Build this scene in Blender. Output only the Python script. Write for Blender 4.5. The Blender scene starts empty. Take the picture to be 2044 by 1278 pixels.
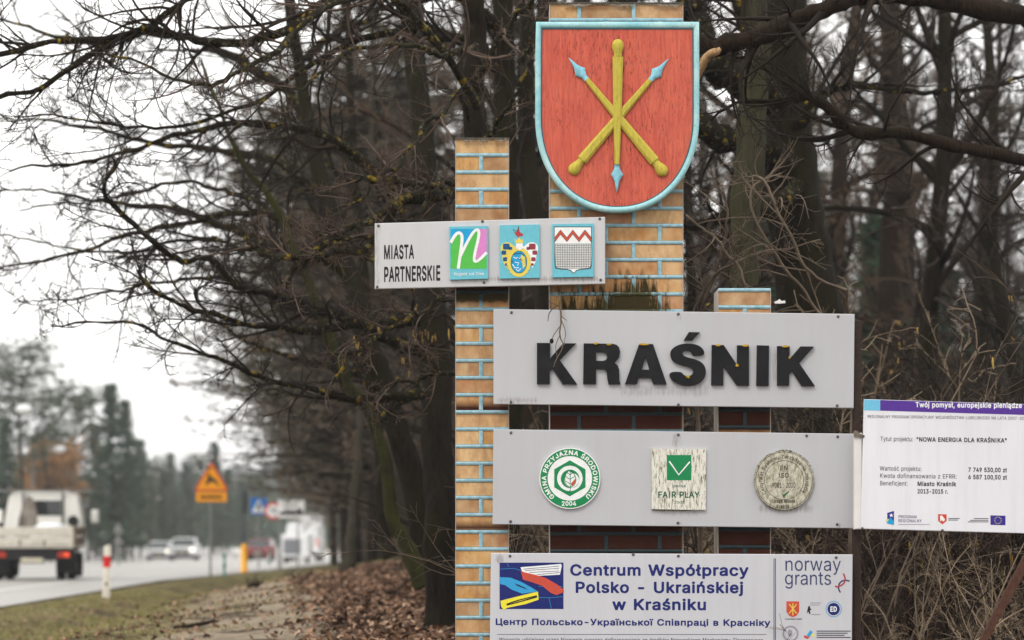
import bpy, math, random
import numpy as np

HAZE = 0.00055

# ------------------------------------------------------------------ camera, world, sun, exposure
scene = bpy.context.scene
COL = scene.collection
F, CX, HY, H0 = 4826.0, 1022.0, 1050.0, 1.5      # focal length in photo pixels, centre column, horizon row, eye height


def P(px, py, Y):
    """photo pixel at distance Y (m) -> world point"""
    return ((px - CX) / F * Y, Y, H0 - (py - HY) / F * Y)


cam = bpy.data.cameras.new("camera")
cam.sensor_width = 36.0
cam.lens = 85.0
cam.shift_y = 411.0 / 2044.0
cam.clip_start = 0.1
cam.clip_end = 5000
cam.dof.use_dof = True
cam.dof.focus_distance = 15.95
cam.dof.aperture_fstop = 1.75
camo = bpy.data.objects.new("camera", cam)
camo.location = (0, 0, H0)
camo.rotation_euler = (math.radians(90), 0, 0)
COL.objects.link(camo)
scene.camera = camo

SUN_ELEV, SUN_ROT = math.radians(48), math.radians(205)
world = bpy.data.worlds.new("World")
scene.world = world
world.use_nodes = True
wn = world.node_tree
bgn = wn.nodes["Background"]
sky = wn.nodes.new("ShaderNodeTexSky")
sky.sky_type = "NISHITA"
sky.sun_disc = False
sky.sun_elevation = SUN_ELEV
sky.sun_rotation = SUN_ROT
sky.air_density = 1.0
sky.dust_density = 4.0
# overcast: an even layer of pale cloud over the clear sky
tc = wn.nodes.new("ShaderNodeTexCoord")
mp = wn.nodes.new("ShaderNodeMapping")
mp.inputs["Scale"].default_value = (1, 1, 3)
nz = wn.nodes.new("ShaderNodeTexNoise")
nz.inputs["Scale"].default_value = 2.2
nz.inputs["Detail"].default_value = 5
cr = wn.nodes.new("ShaderNodeValToRGB")
cr.color_ramp.elements[0].position = 0.3
cr.color_ramp.elements[0].color = (15.0, 14.8, 14.5, 1)
cr.color_ramp.elements[1].position = 0.75
cr.color_ramp.elements[1].color = (15.8, 15.6, 15.2, 1)
mx = wn.nodes.new("ShaderNodeMixRGB")
mx.inputs[0].default_value = 0.93
wn.links.new(tc.outputs["Generated"], mp.inputs[0])
wn.links.new(mp.outputs[0], nz.inputs["Vector"])
wn.links.new(nz.outputs["Fac"], cr.inputs[0])
wn.links.new(sky.outputs[0], mx.inputs[1])
wn.links.new(cr.outputs[0], mx.inputs[2])
wn.links.new(mx.outputs[0], bgn.inputs[0])
bgn.inputs[1].default_value = 0.1

sun = bpy.data.lights.new("sun", "SUN")
sun.energy = 1.3
sun.angle = math.radians(18)
sun.color = (1.0, 0.95, 0.88)
suno = bpy.data.objects.new("sun", sun)
suno.rotation_euler = (math.radians(42), 0, math.radians(-25))
COL.objects.link(suno)

scene.render.engine = "CYCLES"
scene.cycles.max_bounces = 5
scene.cycles.diffuse_bounces = 2
scene.cycles.glossy_bounces = 2
scene.cycles.transmission_bounces = 2
scene.cycles.volume_bounces = 0
scene.cycles.transparent_max_bounces = 4
scene.cycles.use_denoising = True
vs = scene.view_settings
vs.view_transform = "Standard"
vs.look = "None"
vs.exposure = 0.0
vs.gamma = 1.0
vs.use_curve_mapping = False

rng = np.random.default_rng(7)
random.seed(7)


# ------------------------------------------------------------------ materials
def srgb(r, g, b):
    f = lambda c: (c / 255 / 12.92) if c / 255 <= 0.04045 else ((c / 255 + 0.055) / 1.055) ** 2.4
    return (f(r), f(g), f(b), 1)


class N:
    """small node-building helper"""
    def __init__(s, name):
        s.m = bpy.data.materials.new(name)
        s.m.use_nodes = True
        s.t = s.m.node_tree
        s.b = s.t.nodes["Principled BSDF"]

    def n(s, typ, **kw):
        x = s.t.nodes.new(typ)
        for k, v in kw.items():
            if hasattr(x, k):
                setattr(x, k, v)
            else:
                x.inputs[k].default_value = v
        return x

    def l(s, a, b):
        s.t.links.new(a, b)

    def coords(s, kind="Object", scale=(1, 1, 1), rand=False):
        c = s.n("ShaderNodeTexCoord")
        m = s.n("ShaderNodeMapping")
        m.inputs["Scale"].default_value = scale
        s.l(c.outputs[kind], m.inputs[0])
        if rand:
            oi = s.n("ShaderNodeObjectInfo")
            mu = s.n("ShaderNodeMath", operation="MULTIPLY")
            mu.inputs[1].default_value = 37.0
            s.l(oi.outputs["Random"], mu.inputs[0])
            s.l(mu.outputs[0], m.inputs["Location"])
        return m.outputs[0]

    def noise(s, vec, scale, detail=4, rough=0.55):
        x = s.n("ShaderNodeTexNoise")
        x.inputs["Scale"].default_value = scale
        x.inputs["Detail"].default_value = detail
        x.inputs["Roughness"].default_value = rough
        s.l(vec, x.inputs["Vector"])
        return x.outputs["Fac"]

    def ramp(s, fac, stops):
        r = s.n("ShaderNodeValToRGB")
        e = r.color_ramp.elements
        while len(e) < len(stops):
            e.new(0.5)
        for i, (p, c) in enumerate(stops):
            e[i].position = p
            e[i].color = c if not isinstance(c, (int, float)) else (c, c, c, 1)
        s.l(fac, r.inputs[0])
        return r.outputs[0]

    def mix(s, fac, a, b, mode="MIX"):
        x = s.n("ShaderNodeMixRGB", blend_type=mode)
        for i, v in ((0, fac), (1, a), (2, b)):
            if hasattr(v, "node"):
                s.l(v, x.inputs[i])
            else:
                x.inputs[i].default_value = v
        return x.outputs[0]

    def math(s, op, a, b=0.0, clamp=False):
        x = s.n("ShaderNodeMath", operation=op)
        x.use_clamp = clamp
        for i, v in ((0, a), (1, b)):
            if hasattr(v, "node"):
                s.l(v, x.inputs[i])
            else:
                x.inputs[i].default_value = v
        return x.outputs[0]

    def box(s, x0, x1, z0, z1, soft=0.02):
        """1 inside a box of world x/z, fading over `soft` metres"""
        g = s.n("ShaderNodeNewGeometry")
        sp = s.n("ShaderNodeSeparateXYZ")
        s.l(g.outputs["Position"], sp.inputs[0])
        out = None
        for comp, lo, hi in ((0, x0, x1), (2, z0, z1)):
            for edge, sg in ((lo, 1), (hi, -1)):
                d = s.math("MULTIPLY", s.math("SUBTRACT", sp.outputs[comp], edge), sg / soft)
                d = s.math("ADD", d, 0.5, True)
                out = d if out is None else s.math("MULTIPLY", out, d)
        return out

    def bump(s, h, strength=0.3, dist=0.01):
        x = s.n("ShaderNodeBump")
        x.inputs["Strength"].default_value = strength
        x.inputs["Distance"].default_value = dist
        s.l(h, x.inputs["Height"])
        s.l(x.outputs[0], s.b.inputs["Normal"])

    def col(s, c):
        if hasattr(c, "node"):
            s.l(c, s.b.inputs["Base Color"])
        else:
            s.b.inputs["Base Color"].default_value = c
        return s

    def rough(s, r, spec=0.4):
        s.b.inputs["Roughness"].default_value = r
        s.b.inputs["Specular IOR Level"].default_value = spec
        return s.m


def plain(name, c, r=0.6, spec=0.35, var=0.12, sc=6):
    q = N(name)
    v = q.coords()
    n = q.noise(v, sc, 5)
    lo = tuple(x * (1 - var) for x in c[:3]) + (1,)
    hi = tuple(min(1, x * (1 + var)) for x in c[:3]) + (1,)
    q.col(q.ramp(n, [(0.3, lo), (0.7, hi)]))
    return q.rough(r, spec)


def wz(py, Y=16.0):
    return H0 - (py - HY) / F * Y


def wx(px, Y=16.0):
    return (px - CX) / F * Y


M = {}
# brick: tan sandstone print, streaky; unfaded dark red right under the boards, deepened by painted-in board shade; mossy run-off above the city board
q = N("brick_face")
v = q.coords("Object", (1, 1, 1), True)
vs_ = q.coords("Object", (5, 5, 2.2), True)
g1 = q.noise(v, 7, 4)
g2 = q.noise(vs_, 3, 5, 0.65)
oi = q.n("ShaderNodeObjectInfo")
base = q.ramp(oi.outputs["Random"], [(0.0, srgb(150, 108, 76)), (0.25, srgb(212, 174, 130)), (0.45, srgb(192, 138, 78)), (0.6, srgb(180, 130, 100)), (0.8, srgb(200, 148, 80)), (1.0, srgb(220, 184, 138))])
c = q.mix(q.ramp(g1, [(0.35, 0.0), (0.7, 0.7)]), base, srgb(218, 188, 146))
c = q.mix(q.ramp(g2, [(0.42, 0.0), (0.66, 0.55)]), c, srgb(150, 102, 64))
unf_shade = None
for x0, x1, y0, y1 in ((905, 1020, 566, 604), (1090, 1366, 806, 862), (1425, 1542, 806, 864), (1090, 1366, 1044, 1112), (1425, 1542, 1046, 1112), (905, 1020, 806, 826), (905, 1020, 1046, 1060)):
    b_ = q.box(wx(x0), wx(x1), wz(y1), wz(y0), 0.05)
    unf_shade = b_ if unf_shade is None else q.math("MAXIMUM", unf_shade, b_)
c = q.mix(q.math("MULTIPLY", unf_shade, 0.97), c, srgb(52, 13, 9))
st = q.noise(q.coords("Object", (11, 11, 1.5)), 2.4, 6, 0.7)
bx1 = q.box(wx(1095), wx(1330), wz(700), wz(575), 0.30)
stm = q.ramp(q.math("ADD", q.math("MULTIPLY", st, 1.25), q.math("MULTIPLY", bx1, 0.75)), [(1.0, 0.0), (1.0, 0.9)])
bx3 = q.box(wx(1215), wx(1325), wz(700), wz(528), 0.26)
stm = q.math("MULTIPLY", q.math("SUBTRACT", q.math("ADD", q.math("MULTIPLY", st, 1.35), q.math("ADD", q.math("MULTIPLY", bx1, 0.5), q.math("MULTIPLY", bx3, 0.22))), 0.90), 4.0, True)
c = q.mix(stm, c, srgb(52, 44, 20))
bx2 = q.box(wx(905), wx(1018), wz(606), wz(580), 0.05)
c = q.mix(q.ramp(q.math("MULTIPLY", q.math("MULTIPLY", st, 1.6), bx2), [(0.5, 0.0), (0.7, 0.8)]), c, srgb(52, 50, 24))
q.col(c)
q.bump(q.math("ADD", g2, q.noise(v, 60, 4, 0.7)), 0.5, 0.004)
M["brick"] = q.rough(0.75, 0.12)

q = N("mortar_blue")
v = q.coords("Object", (1, 1, 1), True)
n1 = q.noise(v, 30, 4)
c = q.ramp(n1, [(0.3, srgb(122, 168, 184)), (0.7, srgb(170, 202, 212))])
unf_shade = None
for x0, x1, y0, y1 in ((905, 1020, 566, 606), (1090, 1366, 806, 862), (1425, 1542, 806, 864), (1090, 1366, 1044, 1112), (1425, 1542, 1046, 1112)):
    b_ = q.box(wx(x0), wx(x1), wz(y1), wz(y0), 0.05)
    unf_shade = b_ if unf_shade is None else q.math("MAXIMUM", unf_shade, b_)
c = q.mix(q.math("MULTIPLY", unf_shade, 0.95), c, srgb(22, 32, 34))  # joints nearly black below the boards: their shade painted into the colour
st = q.noise(q.coords("Object", (11, 11, 1.5)), 2.4, 6, 0.7)
bx1 = q.box(wx(1095), wx(1330), wz(700), wz(575), 0.30)
bx3 = q.box(wx(1215), wx(1325), wz(700), wz(528), 0.26)
stm = q.math("MULTIPLY", q.math("SUBTRACT", q.math("ADD", q.math("MULTIPLY", st, 1.35), q.math("ADD", q.math("MULTIPLY", bx1, 0.5), q.math("MULTIPLY", bx3, 0.22))), 0.90), 4.0, True)
c = q.mix(stm, c, srgb(60, 62, 34))
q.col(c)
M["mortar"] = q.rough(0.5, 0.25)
M["joint_dark"] = plain("dark_teal_paint", srgb(30, 92, 104), 0.6)  # dark teal of the shield's inner line
M["sheet_edge"] = plain("sheet_edge", srgb(196, 186, 176), 0.5)
M["core"] = plain("pillar_core", srgb(120, 96, 76), 0.8)
M["cap"] = plain("weathered_cap", srgb(84, 80, 72), 0.8, var=0.5, sc=60)
M["peel"] = plain("peeling_film", srgb(120, 108, 94), 0.6, var=0.45, sc=80)


def board_mat(name, c, stains):
    q = N(name)
    v = q.coords()
    n1 = q.noise(v, 1.3, 3)
    n2 = q.noise(v, 90, 3)
    c0 = tuple(x * 0.93 for x in c[:3]) + (1,)
    cc = q.ramp(n1, [(0.3, c0), (0.7, c)])
    cc = q.mix(q.ramp(n2, [(0.67, 0.0), (0.8, 0.25)]), cc, srgb(120, 112, 98))
    rs = q.noise(q.coords("Object", (7, 7, 0.5)), 2.2, 5, 0.7)
    cc = q.mix(q.ramp(rs, [(0.45, 0.0), (0.8, 0.18)]), cc, srgb(168, 160, 150))
    sv = q.coords("Object", (26, 26, 4))
    s1 = q.noise(sv, 3.0, 5, 0.7)
    for x0, x1, y0, y1, k in stains:
        b_ = q.box(wx(x0), wx(x1), wz(y1), wz(y0), 0.07)
        f = q.ramp(q.math("MULTIPLY", q.math("MULTIPLY", s1, 1.5), b_), [(0.5, 0.0), (0.95, k)])
        cc = q.mix(f, cc, srgb(92, 72, 48))
    q.col(cc)
    return q.rough(0.38, 0.45)


LG = srgb(190, 191, 196)
M["board_partner"] = board_mat("partner_board_paint", srgb(202, 202, 205), [(890, 1200, 552, 572, 0.7), (745, 765, 440, 580, 0.5)])
M["board_city"] = board_mat("city_board_paint", LG, [(1230, 1420, 765, 798, 0.35), (1530, 1562, 700, 770, 0.3), (1010, 1030, 795, 815, 0.9), (1344, 1364, 800, 816, 0.9), (1661, 1681, 802, 818, 0.9), (1344, 1364, 626, 650, 0.5), (985, 1080, 790, 812, 0.5)])
M["board_award"] = board_mat("award_board_paint", LG, [(1310, 1400, 1016, 1034, 0.55), (1505, 1626, 1000, 1028, 0.5), (1009, 1029, 1034, 1052, 0.9), (1343, 1363, 1036, 1055, 0.9), (1661, 1681, 1040, 1058, 0.9), (1355, 1365, 940, 1045, 0.5), (1335, 1360, 862, 900, 0.5)])
M["board_info"] = board_mat("info_board_print", srgb(203, 204, 211), [(985, 1010, 1100, 1130, 0.6)])
M["board_project"] = board_mat("project_board_print", srgb(232, 233, 240), [])
M["board_edge"] = plain("board_edge", srgb(212, 205, 200), 0.5)
M["screw"] = plain("screw_metal", srgb(88, 84, 80), 0.4)
q = N("letter_black")
v = q.coords()
q.col(q.ramp(q.noise(v, 5, 4), [(0.3, (0.009, 0.009, 0.011, 1)), (0.7, (0.018, 0.018, 0.021, 1))]))
M["letter"] = q.rough(0.7, 0.15)
M["lichen"] = plain("yellow_lichen", srgb(186, 150, 28), 0.9, var=0.3, sc=60)
INK = {"black": (0.012, 0.012, 0.013, 1), "navy": srgb(22, 34, 108), "green": srgb(14, 132, 78), "white": srgb(238, 240, 240), "purple": srgb(84, 48, 148),
       "sky": srgb(112, 192, 226), "greytext": srgb(74, 74, 84), "red": srgb(206, 70, 44), "cyan": srgb(52, 158, 214), "yellow": srgb(236, 224, 60), "pink": srgb(216, 132, 200),
       "lime": srgb(84, 190, 76), "azure": srgb(20, 160, 214), "teal": srgb(106, 190, 208), "brickred": srgb(200, 78, 60), "euro": srgb(54, 44, 140), "slate": srgb(52, 62, 104),
       "plum": srgb(150, 58, 70), "gold": srgb(226, 206, 92), "deepblue": srgb(22, 80, 130), "mossgreen": srgb(34, 92, 60), "faint": srgb(150, 150, 160), "orange": srgb(232, 140, 20), "bronze": srgb(44, 40, 30), "maroon": srgb(176, 60, 70)}
for k, c in list(INK.items()):
    M["ink_" + k] = plain("ink_" + k, c, 0.45, 0.3, 0.06, 40)

# shield
q = N("shield_red")
v = q.coords("Object", (34, 34, 2.6))
n1 = q.noise(v, 2.2, 6, 0.7)
n2 = q.noise(q.coords(), 3, 3)
n3 = q.noise(q.coords("Object", (46, 46, 9)), 2.0, 4, 0.8)
c = q.ramp(n2, [(0.3, srgb(216, 110, 86)), (0.7, srgb(208, 94, 74))])
c = q.mix(q.ramp(n1, [(0.35, 0.0), (0.65, 0.75)]), c, srgb(176, 74, 64))
big = q.noise(q.coords(), 2.6, 3)
c = q.mix(q.math("MULTIPLY", q.ramp(n3, [(0.54, 0.0), (0.64, 0.9)]), q.ramp(big, [(0.40, 0.15), (0.62, 1.0)])), c, srgb(84, 32, 24))
q.col(c)
M["shield_red"] = q.rough(0.6, 0.25)
q = N("shield_rim")
n1 = q.noise(q.coords("Object", (1, 1, 1)), 60, 5, 0.7)
n2 = q.noise(q.coords("Object", (1, 1, 1)), 6, 3)
c = q.ramp(n2, [(0.3, srgb(128, 196, 206)), (0.7, srgb(186, 224, 226))])
c = q.mix(q.ramp(n1, [(0.54, 0.0), (0.70, 0.45)]), c, srgb(96, 120, 104))
q.col(c)
M["shield_rim"] = q.rough(0.5, 0.4)
q = N("mace_yellow")
n1 = q.noise(q.coords("Object", (30, 30, 6)), 2.2, 5, 0.75)
c = q.mix(q.ramp(n1, [(0.48, 0.0), (0.75, 0.7)]), srgb(196, 180, 70), srgb(120, 104, 36))
q.col(c)
M["mace"] = q.rough(0.6, 0.3)
M["spear"] = plain("spearhead_blue", srgb(134, 196, 214), 0.5, var=0.2, sc=40)
q = N("moss_white")
n1 = q.noise(q.coords("Object", (34, 34, 5)), 2.6, 6, 0.75)
c = q.mix(q.ramp(n1, [(0.50, 0.0), (0.60, 0.95)]), srgb(226, 224, 214), srgb(98, 90, 50))
q.col(c)
M["moss_white"] = q.rough(0.7, 0.2)
q = N("moss_beige")
n1 = q.noise(q.coords("Object", (12, 12, 5)), 4, 6, 0.75)
c = q.mix(q.ramp(n1, [(0.42, 0.0), (0.62, 0.85)]), srgb(204, 200, 184), srgb(116, 110, 82))
q.col(c)
M["moss_beige"] = q.rough(0.8, 0.2)


# bark
def bark(name, dark, mid, moss, mossamt, lich=0.0, scale=1.0):
    q = N(name)
    v = q.coords("Object", (9 * scale, 9 * scale, 1.6 * scale), True)
    n1 = q.noise(v, 3, 6, 0.7)
    c = q.ramp(n1, [(0.32, dark), (0.68, mid)])
    v2 = q.coords("Object", (1, 1, 1), True)
    n2 = q.noise(v2, 2.0 * scale, 4, 0.6)
    c = q.mix(q.ramp(n2, [(0.40, 0.0), (0.66, mossamt)]), c, moss)
    if lich:
        n3 = q.noise(v2, 13, 4, 0.6)
        c = q.mix(q.ramp(n3, [(0.60 - lich * 0.06, 0.0), (0.66, 0.95)]), c, srgb(150, 128, 34))
        n4 = q.noise(v2, 22, 3, 0.6)
        c = q.mix(q.ramp(n4, [(0.6, 0.0), (0.68, 0.6)]), c, srgb(132, 134, 112))
    q.col(c)
    q.bump(n1, 1.0, 0.05)
    return q.rough(0.9, 0.15)


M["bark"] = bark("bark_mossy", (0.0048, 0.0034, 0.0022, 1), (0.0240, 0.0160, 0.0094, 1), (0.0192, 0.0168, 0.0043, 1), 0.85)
M["bark_green"] = bark("bark_green_moss", (0.0096, 0.0084, 0.0036, 1), (0.0360, 0.0330, 0.0120, 1), (0.0510, 0.0540, 0.0096, 1), 1.0)
M["bark_brown"] = bark("bark_brown", (0.0086, 0.0050, 0.0032, 1), (0.0408, 0.0231, 0.0137, 1), (0.0240, 0.0189, 0.0072, 1), 0.4)
M["bark_grey"] = bark("bark_grey", (0.0300, 0.0252, 0.0204, 1), (0.0900, 0.0750, 0.0600, 1), (0.0480, 0.0480, 0.0180, 1), 0.4)
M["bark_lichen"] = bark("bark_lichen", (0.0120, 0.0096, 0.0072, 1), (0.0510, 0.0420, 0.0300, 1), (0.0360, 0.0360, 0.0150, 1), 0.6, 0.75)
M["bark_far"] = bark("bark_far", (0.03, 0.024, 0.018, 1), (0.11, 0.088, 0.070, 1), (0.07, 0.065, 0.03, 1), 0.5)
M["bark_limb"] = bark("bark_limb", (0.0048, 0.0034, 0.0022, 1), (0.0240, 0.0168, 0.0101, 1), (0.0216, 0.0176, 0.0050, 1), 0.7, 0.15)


def twigmat(name, a, b, sc=2.2):
    q = N(name)
    n1 = q.noise(q.coords("Object", (1, 1, 1), True), sc, 4)
    q.col(q.ramp(n1, [(0.3, a), (0.7, b)]))
    return q.rough(0.8, 0.2)


M["twig"] = twigmat("twig_dark", (0.0106, 0.0067, 0.0043, 1), (0.0288, 0.0185, 0.0115, 1))
M["twig_mid"] = twigmat("twig_brown", (0.0300, 0.0204, 0.0156, 1), (0.0720, 0.0510, 0.0390, 1))
M["twig_near"] = twigmat("twig_pale", (0.07, 0.05, 0.036, 1), (0.24, 0.185, 0.135, 1), 3)  # pale tan wood of the thin near shrubs
M["twig_red"] = twigmat("twig_reddish", (0.0300, 0.0168, 0.0132, 1), (0.0960, 0.0600, 0.0492, 1), 2.5)
M["twig_tan"] = twigmat("twig_tan", (0.12, 0.085, 0.055, 1), (0.40, 0.31, 0.21, 1), 3)
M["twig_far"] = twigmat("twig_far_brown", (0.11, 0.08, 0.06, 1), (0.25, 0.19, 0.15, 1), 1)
M["twig_hero"] = twigmat("twig_red_grey", (0.030, 0.020, 0.015, 1), (0.15, 0.105, 0.082, 1), 4)
M["twig_wood"] = twigmat("twig_wood_brown", (0.06, 0.038, 0.024, 1), (0.15, 0.10, 0.065, 1), 1)
M["catkin"] = twigmat("catkin", (0.28, 0.17, 0.06, 1), (0.46, 0.32, 0.08, 1), 4)
M["deadleaf_hang"] = twigmat("withered_leaf", (0.16, 0.08, 0.035, 1), (0.42, 0.24, 0.12, 1), 5)
M["rust"] = plain("rusty_iron", srgb(78, 50, 38), 0.85, var=0.4, sc=30)
M["darkpost"] = plain("dark_brown_steel", srgb(52, 38, 30), 0.8, var=0.3, sc=30)
M["whitepost"] = plain("white_tube", srgb(226, 222, 220), 0.5, var=0.06)
M["zinc"] = plain("galvanised_steel", srgb(128, 128, 126), 0.5, 0.5)


def emis(name, c, s):
    m = bpy.data.materials.new(name)
    m.use_nodes = True
    b = m.node_tree.nodes["Principled BSDF"]
    b.inputs["Base Color"].default_value = c
    b.inputs["Emission Color"].default_value = c
    b.inputs["Emission Strength"].default_value = s
    return m


# ------------------------------------------------------------------ object helpers
def link(o, parent=None):
    COL.objects.link(o)
    if parent is not None:
        o.parent = parent
    return o


def tag(o, label=None, cat=None, group=None, kind=None):
    if label: o["label"] = label
    if cat: o["category"] = cat
    if group: o["group"] = group
    if kind: o["kind"] = kind
    return o


def empty(name, loc, label=None, cat=None, group=None, rz=0.0):
    o = bpy.data.objects.new(name, None)
    o.empty_display_size = 0.1
    o.location = loc
    o.rotation_euler = (0, 0, rz)
    link(o)
    return tag(o, label, cat, group)


def copy_tree(o, parent=None):
    c = o.copy()
    link(c, parent)
    for ch in o.children:
        copy_tree(ch, c)
    return c


def mesh(name, verts, faces, mat=None, smooth=False):
    me = bpy.data.meshes.new(name)
    verts = np.asarray(verts, dtype=np.float32).reshape(-1, 3)
    if isinstance(faces, np.ndarray):
        nf, k = faces.shape
        me.vertices.add(len(verts))
        me.vertices.foreach_set("co", verts.ravel())
        me.loops.add(nf * k)
        me.loops.foreach_set("vertex_index", faces.astype(np.int32).ravel())
        me.polygons.add(nf)
        me.polygons.foreach_set("loop_start", np.arange(0, nf * k, k, dtype=np.int32))
        me.polygons.foreach_set("loop_total", np.full(nf, k, dtype=np.int32))
        if smooth:
            me.polygons.foreach_set("use_smooth", np.ones(nf, dtype=bool))
        me.update(calc_edges=True)
    else:
        me.from_pydata([tuple(map(float, p)) for p in verts], [], faces)
        if smooth:
            for p in me.polygons:
                p.use_smooth = True
        me.update()
    if mat is not None:
        me.materials.append(mat)
    return me


def obj(name, me, parent=None, loc=None):
    """world-space mesh; a child of a thing is moved into the thing's own space"""
    o = bpy.data.objects.new(name, me)
    link(o, parent)
    if loc is not None:
        o.location = loc
    elif parent is not None:
        o.matrix_parent_inverse = parent_inv(parent)
    return o


def parent_inv(p):
    from mathutils import Matrix
    chain = Matrix.Identity(4)
    while p is not None:
        chain = Matrix.LocRotScale(p.location, p.rotation_euler, p.scale) @ chain if p.parent is None else (p.matrix_parent_inverse @ Matrix.LocRotScale(p.location, p.rotation_euler, p.scale)) @ chain
        p = p.parent
    return chain.inverted()


class MB:
    def __init__(s):
        s.v, s.f = [], []

    def add(s, vs_, fs):
        k = len(s.v)
        s.v += [tuple(p) for p in vs_]
        s.f += [tuple(i + k for i in f) for f in fs]
        return s

    def box(s, x0, x1, y0, y1, z0, z1):
        return s.add([(x0, y0, z0), (x1, y0, z0), (x1, y1, z0), (x0, y1, z0), (x0, y0, z1), (x1, y0, z1), (x1, y1, z1), (x0, y1, z1)],
                     [(0, 3, 2, 1), (4, 5, 6, 7), (0, 1, 5, 4), (1, 2, 6, 5), (2, 3, 7, 6), (3, 0, 4, 7)])

    def bbox(s, x0, x1, y0, y1, z0, z1, b):
        """box with chamfered front (low y) edges"""
        return s.add([(x0 + b, y0, z0 + b), (x1 - b, y0, z0 + b), (x1 - b, y0, z1 - b), (x0 + b, y0, z1 - b),
                      (x0, y0 + b, z0), (x1, y0 + b, z0), (x1, y0 + b, z1), (x0, y0 + b, z1),
                      (x0, y1, z0), (x1, y1, z0), (x1, y1, z1), (x0, y1, z1)],
                     [(0, 1, 2, 3), (0, 4, 5, 1), (1, 5, 6, 2), (2, 6, 7, 3), (3, 7, 4, 0), (4, 8, 9, 5), (5, 9, 10, 6), (6, 10, 11, 7), (7, 11, 8, 4), (8, 11, 10, 9)])

    def prism(s, pts, y0, y1):
        """polygon of (x,z) points extruded from y0 (front) to y1"""
        n = len(pts)
        return s.add([(x, y0, z) for x, z in pts] + [(x, y1, z) for x, z in pts],
                     [tuple(range(n)), tuple(range(2 * n - 1, n - 1, -1))] + [(i, i + n, (i + 1) % n + n, (i + 1) % n) for i in range(n)])

    def prism_x(s, pts, x0, x1):
        n = len(pts)
        return s.add([(x0, y, z) for y, z in pts] + [(x1, y, z) for y, z in pts],
                     [tuple(range(n)), tuple(range(2 * n - 1, n - 1, -1))] + [(i, i + n, (i + 1) % n + n, (i + 1) % n) for i in range(n)])

    def rod(s, a, b, r0, r1=None, n=8):
        r1 = r0 if r1 is None else r1
        a, b = np.array(a, float), np.array(b, float)
        d = (b - a) / np.linalg.norm(b - a)
        u = np.cross(d, (0, 0, 1.0) if abs(d[2]) < 0.9 else (1.0, 0, 0))
        u /= np.linalg.norm(u)
        w = np.cross(d, u)
        ring = [(math.cos(2 * math.pi * i / n), math.sin(2 * math.pi * i / n)) for i in range(n)]
        vs_ = [a + (u * c + w * t) * r0 for c, t in ring] + [b + (u * c + w * t) * r1 for c, t in ring]
        return s.add(vs_, [tuple(range(n - 1, -1, -1)), tuple(range(n, 2 * n))] + [(i, (i + 1) % n, (i + 1) % n + n, i + n) for i in range(n)])

    def lathe(s, prof, c=(0, 0, 0), n=16, axis="z"):
        k = []
        for r, h in prof:
            for i in range(n):
                a = 2 * math.pi * i / n
                x, y = r * math.cos(a), r * math.sin(a)
                if axis == "z": k.append((c[0] + x, c[1] + y, c[2] + h))
                elif axis == "y": k.append((c[0] + x, c[1] + h, c[2] + y))
                else: k.append((c[0] + h, c[1] + x, c[2] + y))
        f = []
        for j in range(len(prof) - 1):
            for i in range(n):
                f.append((j * n + i, j * n + (i + 1) % n, (j + 1) * n + (i + 1) % n, (j + 1) * n + i))
        f.append(tuple(range(n - 1, -1, -1)))
        f.append(tuple(range((len(prof) - 1) * n, len(prof) * n)))
        return s.add(k, f)

    def build(s, name, mat, parent=None, loc=None, smooth=False):
        return obj(name, mesh(name, s.v, s.f, mat, smooth), parent, loc)


def fill(contours, depth=0.0, bevel=0.0):
    """filled outline with holes -> list of verts (x, y, z) and faces, lying in xy, thickness along z"""
    cu = bpy.data.curves.new("tmp", "CURVE")
    cu.dimensions = "2D"
    cu.fill_mode = "BOTH"
    cu.extrude = depth / 2
    for pts in contours:
        sp = cu.splines.new("POLY")
        sp.points.add(len(pts) - 1)
        sp.points.foreach_set("co", [x for p in pts for x in (p[0], p[1], 0, 1)])
        sp.use_cyclic_u = True
    if depth == 0:
        cu.fill_mode = "FRONT"
    o = bpy.data.objects.new("tmp", cu)
    me = bpy.data.meshes.new_from_object(o)
    v = np.empty(len(me.vertices) * 3)
    me.vertices.foreach_get("co", v)
    v = v.reshape(-1, 3)
    f = [tuple(p.vertices) for p in me.polygons]
    bpy.data.meshes.remove(me)
    bpy.data.objects.remove(o)
    bpy.data.curves.remove(cu)
    return v, f


def flat(name, contours_px, Y, mat, parent, depth=0.0):
    """shape given in photo pixels, standing in the plane y = Y; front face towards the camera"""
    cs = [[(wx(x, Y), wz(y, Y)) for x, y in c] for c in contours_px]
    v, f = fill(cs, depth)
    w = np.stack([v[:, 0], Y + depth / 2 - v[:, 2], v[:, 1]], 1)
    return obj(name, mesh(name, w, f, mat), parent)


def circ(cx, cy, r, n=32, r2=None, a0=0, a1=360):
    r2 = r2 or r
    return [(cx + r * math.cos(math.radians(a0 + (a1 - a0) * i / (n if a1 - a0 == 360 else n - 1))), cy + r2 * math.sin(math.radians(a0 + (a1 - a0) * i / (n if a1 - a0 == 360 else n - 1)))) for i in range(n)]


def ribbon(pts, w):
    """closed outline of a polyline drawn w wide"""
    pts = [np.array(p, float) for p in pts]
    L, R = [], []
    for i, p in enumerate(pts):
        d = (pts[min(i + 1, len(pts) - 1)] - pts[max(i - 1, 0)])
        d /= np.linalg.norm(d) + 1e-9
        nrm = np.array((-d[1], d[0])) * w / 2
        L.append(tuple(p + nrm))
        R.append(tuple(p - nrm))
    return L + R[::-1]


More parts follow.
